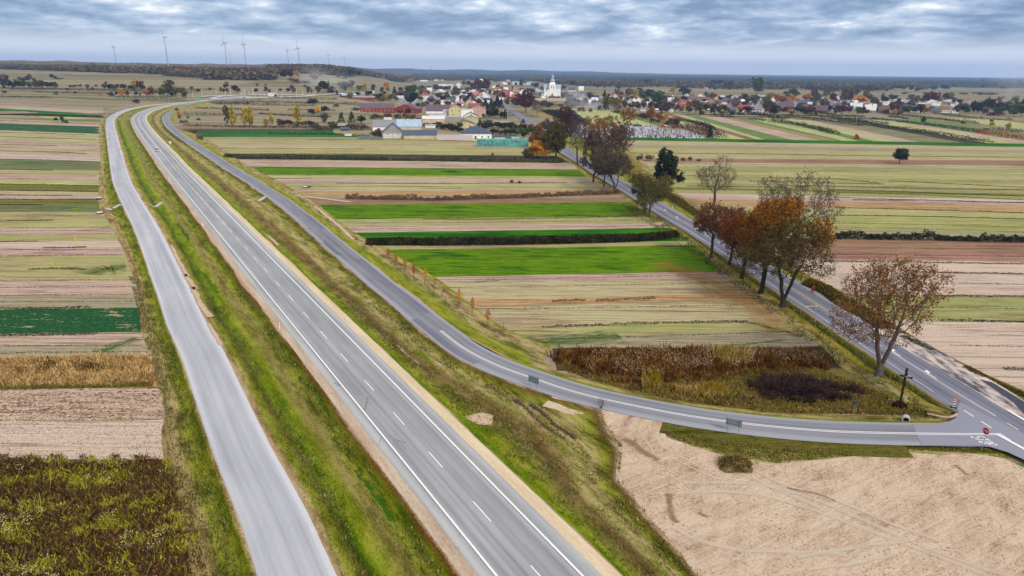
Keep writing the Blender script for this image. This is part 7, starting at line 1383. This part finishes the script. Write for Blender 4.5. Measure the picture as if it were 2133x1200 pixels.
# sapling-side shrub and soil mounds
def mound(px, py, w, d, h, mt, label, name, cat, seed, z=.04):
    rng = np.random.default_rng(seed); x, y = G(px, py, z); n, m = 26, 12; V = []
    for i in range(m + 1):
        u = i / m
        for j in range(n): a = 2 * math.pi * j / n; rr_ = (1 - u) * (1 + .12 * math.sin(3 * a + seed) + .06 * rng.normal()); V.append((rr_ * w / 2 * math.cos(a), rr_ * d / 2 * math.sin(a), h * (1 - (1 - u) ** 1.8) * (1 + .16 * rng.normal() * (u > .05))))
    F = [[i * n + j, i * n + (j + 1) % n, (i + 1) * n + (j + 1) % n, (i + 1) * n + j] for i in range(m) for j in range(n)]
    return tag(ob(name, mesh(name, V, F, mt), None, (x, y, z - .03)), label, cat)
mound(1531, 974, 4.0, 3.0, 1.1, wm('mown_heap', [(92, 74, 40), (130, 108, 64), (84, 86, 36), (150, 126, 84)], 1.5), 'heap of mown grass and soil lying on the sandy plot', 'grass_heap', 'heap', 3)
x, y = G(1531, 970, .1); rng = np.random.default_rng(9); a = rng.uniform(0, 6.28, 1500); q = rng.uniform(0, 1, 1500) ** .5; V, F = blades(np.column_stack([x + q * 2 * np.cos(a), y + q * 1.5 * np.sin(a), .1 + 1.0 * (1 - q ** 1.8)]), .35, .12, rng, .9); kind(ob('heap_grass', mesh('heap_grass', V, F, wm('heap_blades', [(96, 76, 40), (136, 112, 66), (100, 92, 44), (160, 136, 92)], 1.0))), 'stuff')
sm = shoulder('sand_heap_soil', (176, 146, 122), (214, 190, 168))
mound(998, 873, 4.6, 3.8, .45, sm, 'low flat sand mound on the grass between main and service road', 'sand_mound', 'mound', 5, z=.1)
# mulch beds
for i, (px, l) in enumerate([([(1073, 839), (1095, 855), (1125, 885), (1172, 918)], 'longer left strip of brown mulch planted with seedlings'), ([(1106, 848), (1125, 862), (1150, 885), (1196, 917)], 'shorter right strip of brown mulch planted with seedlings')]):
    rng = np.random.default_rng(40 + i); P, s = resample(GP(px), step=.4); C = np.repeat(np.column_stack([P, np.full(len(P), .38)]), 40, 0) + rng.normal(size=(len(P) * 40, 3)) * [.22, .22, .05]; r = root('mulch_bed', (0, 0, 0), l, 'planting bed', 'mulch strips')
    ob('mulch', mesh('mulch', *rquads(C, .16, rng), LF['tw']), r); C = np.repeat(np.column_stack([P[::2], np.full(len(P[::2]), .5)]), 5, 0) + rng.normal(size=(len(P[::2]) * 5, 3)) * .12; ob('seedlings', mesh('seedlings', *rquads(C, .12, rng), LF['ru']), r)
# concrete drainage chutes, well covers, marker stakes
def chute(segs, w, label, z=.5):
    r = None
    for a, b in segs:
        za, zb = (.45, .12); A, B = Vector((*G(*a, za), za)), Vector((*G(*b, zb), zb)); 
        if r is None: r = root('drainage_chute', (0, 0, 0), label, 'drainage chute', 'concrete chutes across the road ditches')
        d = (B - A).normalized(); n = Vector((-d.y, d.x, 0)).normalized() * w / 2; V = []; F = []
        for o in (-1, -.7, .7, 1): 
            for p in (A, B): V.append(tuple(p + n * o + Vector((0, 0, .14 if abs(o) == 1 else .16 if False else .05))))
        for o in (-1, 1):
            for p in (A, B): V.append(tuple(p + n * o - Vector((0, 0, .3))))
        F = [[0, 1, 3, 2], [2, 3, 5, 4], [4, 5, 7, 6], [0, 8, 9, 1], [6, 7, 11, 10]]
        ob('slab', mesh('slab', V, F, M['concrete']), r)
chute([((251, 425.5), (237, 434)), ((221, 434), (232, 437.5))], 1.1, 'concrete chute in the ditch left of the left service road')
chute([((302, 423.5), (319, 432)), ((338.5, 421), (324, 431.5))], 1.2, 'v shaped pair of white concrete slabs between left service road and main road')
chute([((554, 409.5), (539, 419)), ((514, 417), (531, 417))], 1.3, 'concrete slabs in the ditch between main road and right service road')
for i, (px, py, l) in enumerate([(207, 414, 'upper concrete well ring at the edge of the left fields'), (208, 445, 'lower concrete well ring at the edge of the left fields'), (636, 391, 'small concrete well lid on the pale strip right of the service road')]):
    x, y = G(px, py, .05); r = root('well_ring', (x, y, 0), l, 'well ring', 'concrete well rings'); part('ring', lambda V, F: cyl(V, F, (0, 0, 0), (0, 0, .45), 1.1, n=16), plain('dark_concrete', (90, 92, 96)), r); part('lid', lambda V, F: cyl(V, F, (0, 0, .451), (0, 0, .6), 1.0, n=16), M['frame'], r)
for px, b, h, l in [(161, 514, 3.2, 'taller leaning yellow pipeline marker pole in the left fields'), (112.5, 557, 2.0, 'shorter yellow pipeline marker pole on a grassy balk')]:
    x, y = G(px, b, .03); r = root('marker_pole', (x, y, 0), l, 'marker pole', 'yellow marker poles'); part('pole', lambda V, F: cyl(V, F, (0, 0, 0), (-.25, 0, h), .09, n=8), plain('marker_yellow', (250, 204, 20), .5), r); part('cap', lambda V, F: cyl(V, F, (-.25, 0, h), (-.26, 0, h + .15), .12, n=8), plain('marker_yellow', (250, 204, 20), .5), r)
# ------------------------------------------------------------------ cyclist on the old road
def skin(name, J, E, parent, mt, lv=2):
    me = bpy.data.meshes.new(name); me.from_pydata([j[:3] for j in J], E, []); o = ob(name, me, parent); me.materials.append(mt)
    m = o.modifiers.new('skin', 'SKIN'); sv = me.skin_vertices[0].data
    for i, j in enumerate(J): sv[i].radius = (j[3], j[4] if len(j) > 4 else j[3]); sv[i].use_root = i == 0
    s_ = o.modifiers.new('sub', 'SUBSURF'); s_.levels = lv; s_.render_levels = lv; return o
def cyclist():
    s0 = OLD.near(px_([(1704, 612)])[0]); p = OLD.at(s0, 2.9); a = OLD.dirn(s0) + math.pi; T = (p[0], p[1], RZ + .02)
    b = root('bicycle', T, 'black bicycle ridden along the right edge of the old road', 'bicycle', None, a); k = M['blk']
    for sx in (-.52, .52):
        def wh(V, F):
            n = 22
            for i in range(n):
                t = 2 * math.pi * i / n
                for rr_, yy in ((.34, -.02), (.34, .02), (.3, .02), (.3, -.02)): V.append((sx + rr_ * math.cos(t), yy, .34 + rr_ * math.sin(t)))
            for i in range(n):
                j = (i + 1) % n; F.extend([[4 * i + m, 4 * i + (m + 1) % 4, 4 * j + (m + 1) % 4, 4 * j + m] for m in range(4)])
            for i in range(8): t = math.pi * i / 4; cyl(V, F, (sx, 0, .34), (sx + .3 * math.cos(t), 0, .34 + .3 * math.sin(t)), .004, n=3)
        part('wheel', wh, M['tyre'], b)
    part('frame', lambda V, F: [cyl(V, F, q, w, .022, n=6) for q, w in [((-.52, 0, .34), (-.1, 0, .3)), ((-.1, 0, .3), (-.22, 0, .88)), ((-.52, 0, .34), (-.2, 0, .78)), ((-.1, 0, .3), (.36, 0, .82)), ((-.2, 0, .76), (.34, 0, .88)), ((.52, 0, .34), (.34, 0, .98))]], k, b)
    part('handlebar', lambda V, F: (cyl(V, F, (.3, -.3, 1.02), (.34, 0, 1.0), .015, n=6), cyl(V, F, (.3, .3, 1.02), (.34, 0, 1.0), .015, n=6)), M['metal'], b)
    part('saddle', lambda V, F: bx(V, F, -.36, -.1, -.07, .07, .9, .95), k, b)
    part('pedals', lambda V, F: (cyl(V, F, (-.1, -.1, .3), (.06, -.1, .24), .012, n=5), cyl(V, F, (-.1, .1, .3), (-.26, .1, .36), .012, n=5), bx(V, F, .02, .1, -.2, -.1, .22, .25), bx(V, F, -.3, -.22, .1, .2, .34, .37)), M['metal'], b)
    pr_ = root('person', T, 'cyclist in a bright red jacket and dark trousers', 'person', None, a)
    J = [(-.2, 0, 1.0, .14, .16), (-.14, 0, 1.2, .13, .16), (-.04, 0, 1.42, .14, .19), (.02, 0, 1.54, .07, .08), (.04, 0, 1.6, .055), (.06, 0, 1.7, .09, .085), (.07, 0, 1.8, .08, .075),
         (0, -.19, 1.47, .06), (.14, -.24, 1.24, .045), (.28, -.28, 1.08, .032), (.33, -.28, 1.05, .03), (0, .19, 1.47, .06), (.14, .24, 1.24, .045), (.28, .28, 1.08, .032), (.33, .28, 1.05, .03),
         (-.16, -.1, .96, .1), (.14, -.12, .72, .07), (.04, -.14, .32, .045), (.12, -.14, .27, .035), (-.16, .1, .96, .1), (.1, .12, .86, .07), (-.2, .14, .48, .045), (-.13, .14, .42, .035)]
    E = [(0, 1), (1, 2), (2, 3), (3, 4), (4, 5), (5, 6), (2, 7), (7, 8), (8, 9), (9, 10), (2, 11), (11, 12), (12, 13), (13, 14), (0, 15), (15, 16), (16, 17), (17, 18), (0, 19), (19, 20), (20, 21), (21, 22)]
    n = NT('person_clothes'); o = n.new('ShaderNodeTexCoord').outputs['Object']; z_ = n.sep(o, 2); 
    n.col(n.ramp(n.math('DIVIDE', z_, 2.0), [(0, C3(24, 22, 26)), (.2, C3(30, 32, 44)), (.5, C3(200, 26, 40)), (.79, C3(196, 140, 116))], 'CONSTANT')); skin('body', J, E, pr_, n.m)
    part('hair', lambda V, F: revolve(V, F, [(.085, 1.74), (.1, 1.8), (.085, 1.87), (.03, 1.91)], 10, (.05, 0)), M['blk'], pr_)
    part('nose', lambda V, F: bx(V, F, .14, .165, -.012, .012, 1.71, 1.74), plain('skin_tone', (196, 140, 116)), pr_)
cyclist()
# seed-plant: thin shrub on the service road kerb
rng = np.random.default_rng(6); x, y = G(1252, 852, .4); r = root('shrub', (x, y, .35), 'thin leafless shrub at the kerb where the sandy plot begins', 'shrub'); V, F = [], []
for i in range(14): a = rng.uniform(0, 6.28); cyl(V, F, (0, 0, 0), (.7 * math.cos(a) * rng.uniform(.3, 1), .5 * math.sin(a), rng.uniform(.8, 1.6)), .02, .006, 3)
ob('stems', mesh('stems', V, F, M['barkdk']), r); C = rng.normal(size=(120, 3)) * [.4, .3, .3] + [0, 0, 1.2]; ob('leaves', mesh('leaves', *rquads(C, .12, rng), LF['tw']), r)
# ------------------------------------------------------------------ light, sky, camera
SUN_EL, SUN_AZ = 38, 150       # sun behind the camera to the right, behind the cloud deck
w = bpy.data.worlds.new('World'); sc.world = w; w.use_nodes = True; nt = w.node_tree; N = nt.nodes; lk = nt.links.new
for n in list(N): N.remove(n)
out = N.new('ShaderNodeOutputWorld'); bg = N.new('ShaderNodeBackground'); sky = N.new('ShaderNodeTexSky'); sky.sky_type = 'NISHITA'; sky.sun_disc = False
sky.sun_elevation = R(SUN_EL); sky.sun_rotation = R(SUN_AZ); bg.inputs[1].default_value = .09
def nm(op, a, b=0.0, c=0.0, cl=False):
    n = N.new('ShaderNodeMath'); n.operation = op; n.use_clamp = cl
    for i, v in enumerate((a, b, c)):
        if hasattr(v, 'links'): lk(v, n.inputs[i])
        else: n.inputs[i].default_value = v
    return n.outputs[0]
tc = N.new('ShaderNodeTexCoord'); sp = N.new('ShaderNodeSeparateXYZ'); lk(tc.outputs['Generated'], sp.inputs[0])
zz = nm('MAXIMUM', sp.outputs[2], 0.0)
cx = nm('MULTIPLY', nm('ARCTAN2', sp.outputs[0], sp.outputs[1]), 17.0); cy = nm('MULTIPLY', nm('LOGARITHM', nm('ADD', zz, .022), 2.718), 5.0); cb = N.new('ShaderNodeCombineXYZ'); lk(cx, cb.inputs[0]); lk(cy, cb.inputs[1])
def cn(scx, scy, det, loc, rough=.58, dist=0.):
    m = N.new('ShaderNodeMapping'); lk(cb.outputs[0], m.inputs[0]); m.inputs['Scale'].default_value = (scx, scy, 1); m.inputs['Location'].default_value = loc
    n = N.new('ShaderNodeTexNoise'); lk(m.outputs[0], n.inputs['Vector']); n.inputs['Scale'].default_value = 1; n.inputs['Detail'].default_value = det; n.inputs['Roughness'].default_value = rough; n.inputs['Distortion'].default_value = dist
    return n.outputs[0]
a = cn(.75, .9, 7, (3.1, 7.7, 0), .55, .35); b = cn(.2, .4, 3, (11, 2, 0)); c = cn(2.2, 2.6, 4, (5, 5, 2), .6)
f = nm('MULTIPLY_ADD', a, .9, nm('MULTIPLY_ADD', b, .55, nm('MULTIPLY_ADD', c, .35, -.4)))
def CW(r, g, bb, k=1.0): return (lin(r) * k, lin(g) * k, lin(bb) * k, 1)
SK = 10 * .64
rp = N.new('ShaderNodeValToRGB'); lk(f, rp.inputs[0]); e = rp.color_ramp.elements
while len(e) < 5: e.new(.5)
for i, (p, cc) in enumerate([(.35, (102, 125, 156)), (.45, (127, 149, 178)), (.54, (157, 174, 198)), (.64, (190, 200, 216)), (.76, (250, 250, 250))]): e[i].position = p; e[i].color = CW(*cc)
hz = N.new('ShaderNodeMix'); hz.data_type = 'RGBA'
k = N.new('ShaderNodeMapRange'); lk(zz, k.inputs[0]); k.inputs[1].default_value = .018; k.inputs[2].default_value = .05; k.interpolation_type = 'SMOOTHSTEP'
lk(k.outputs[0], hz.inputs[0]); hz.inputs[6].default_value = CW(216, 220, 230); lk(rp.outputs[0], hz.inputs[7])
up = N.new('ShaderNodeMix'); up.data_type = 'RGBA'; k2 = N.new('ShaderNodeMapRange'); lk(zz, k2.inputs[0]); k2.inputs[1].default_value = .15; k2.inputs[2].default_value = .6
lk(k2.outputs[0], up.inputs[0]); lk(hz.outputs[2], up.inputs[6]); up.inputs[7].default_value = CW(240, 236, 230, 1.2)
gn = N.new('ShaderNodeMix'); gn.data_type = 'RGBA'; gn.blend_type = 'MULTIPLY'; gn.inputs[0].default_value = 1; lk(up.outputs[2], gn.inputs[6]); gn.inputs[7].default_value = (SK, SK, SK, 1)
mx = N.new('ShaderNodeMix'); mx.data_type = 'RGBA'; mx.inputs[0].default_value = .93; lk(sky.outputs[0], mx.inputs[6]); lk(gn.outputs[2], mx.inputs[7])
lk(mx.outputs[2], bg.inputs[0]); lk(bg.outputs[0], out.inputs[0])
sl = bpy.data.lights.new('sun', 'SUN'); sl.energy = 1.5; sl.angle = R(12); sl.color = (1, .95, .88)
so_ = bpy.data.objects.new('sun', sl); COL.objects.link(so_)
dd = Vector((math.sin(R(SUN_AZ)) * math.cos(R(SUN_EL)), math.cos(R(SUN_AZ)) * math.cos(R(SUN_EL)), math.sin(R(SUN_EL)))); so_.rotation_euler = dd.to_track_quat('Z', 'Y').to_euler()
cam = bpy.data.cameras.new('camera'); cam.sensor_width = 36; cam.lens = 36 * FPX / 2133; cam.clip_start = .5; cam.clip_end = 40000
co = bpy.data.objects.new('camera', cam); COL.objects.link(co); co.location = (0, 0, CAMH)
co.rotation_euler = (Matrix.Rotation(math.pi / 2 - PITCH, 3, 'X') @ Matrix.Rotation(ROLL, 3, 'Z')).to_euler()
sc.camera = co
sc.render.resolution_x, sc.render.resolution_y = 1024, 576
vs = sc.view_settings; vs.view_transform = 'Standard'; vs.look = 'None'; vs.gamma = 1; vs.exposure = 1.2; vs.use_curve_mapping = False
# ------------------------------------------------------------------ air
if HAZE:
    V, F = [], []; bx(V, F, -15500, 15500, -300, 15900, -2, 235)
    m = bpy.data.materials.new('haze'); m.use_nodes = True; t = m.node_tree; t.nodes.clear(); o_ = t.nodes.new('ShaderNodeOutputMaterial'); v = t.nodes.new('ShaderNodeVolumePrincipled')
    v.inputs['Color'].default_value = (.42, .62, 1.0, 1); v.inputs['Density'].default_value = HAZE; v.inputs['Anisotropy'].default_value = .2; t.links.new(v.outputs[0], o_.inputs['Volume'])
    kind(ob('haze', mesh('haze', V, F, m)), 'stuff')

def smoke(px, py, w, d, h, dens, zc):
    x, y, z = G3(px, py); m = bpy.data.materials.new('smoke'); m.use_nodes = True; t = m.node_tree; t.nodes.clear(); o_ = t.nodes.new('ShaderNodeOutputMaterial'); v = t.nodes.new('ShaderNodeVolumePrincipled'); v.inputs['Color'].default_value = (.85, .88, .95, 1)
    tc_ = t.nodes.new('ShaderNodeTexCoord'); ln = t.nodes.new('ShaderNodeVectorMath'); ln.operation = 'LENGTH'; t.links.new(tc_.outputs['Object'], ln.inputs[0]); nz = t.nodes.new('ShaderNodeTexNoise'); t.links.new(tc_.outputs['Object'], nz.inputs[0]); nz.inputs['Scale'].default_value = 2.5
    def mm(op, a, b, cl=False):
        n = t.nodes.new('ShaderNodeMath'); n.operation = op; n.use_clamp = cl
        for i, q in enumerate((a, b)):
            if hasattr(q, 'links'): t.links.new(q, n.inputs[i])
            else: n.inputs[i].default_value = q
        return n.outputs[0]
    r_ = mm('SUBTRACT', 1.0, ln.outputs['Value'], True); r_ = mm('MULTIPLY', r_, mm('SUBTRACT', mm('MULTIPLY', nz.outputs[0], 3.2), 1.0, True)); t.links.new(mm('MULTIPLY', r_, dens), v.inputs['Density']); t.links.new(v.outputs[0], o_.inputs['Volume'])
    V, F = [], []; revolve(V, F, [(math.cos(R(a)), math.sin(R(a))) for a in range(-80, 81, 20)], 14); o = ob('smoke', mesh('smoke', V, F, m), None, (x, y, z + zc)); o.scale = (w / 2, d / 2, h / 2); kind(o, 'stuff')
if SMOKE:
    smoke(1235, 229, 85, 40, 16, .06, 5); smoke(1195, 224, 40, 40, 26, .03, 14); smoke(690, 190, 110, 60, 30, .02, 14); smoke(655, 186, 60, 50, 40, .016, 20); smoke(2105, 215, 90, 80, 90, .009, 40)
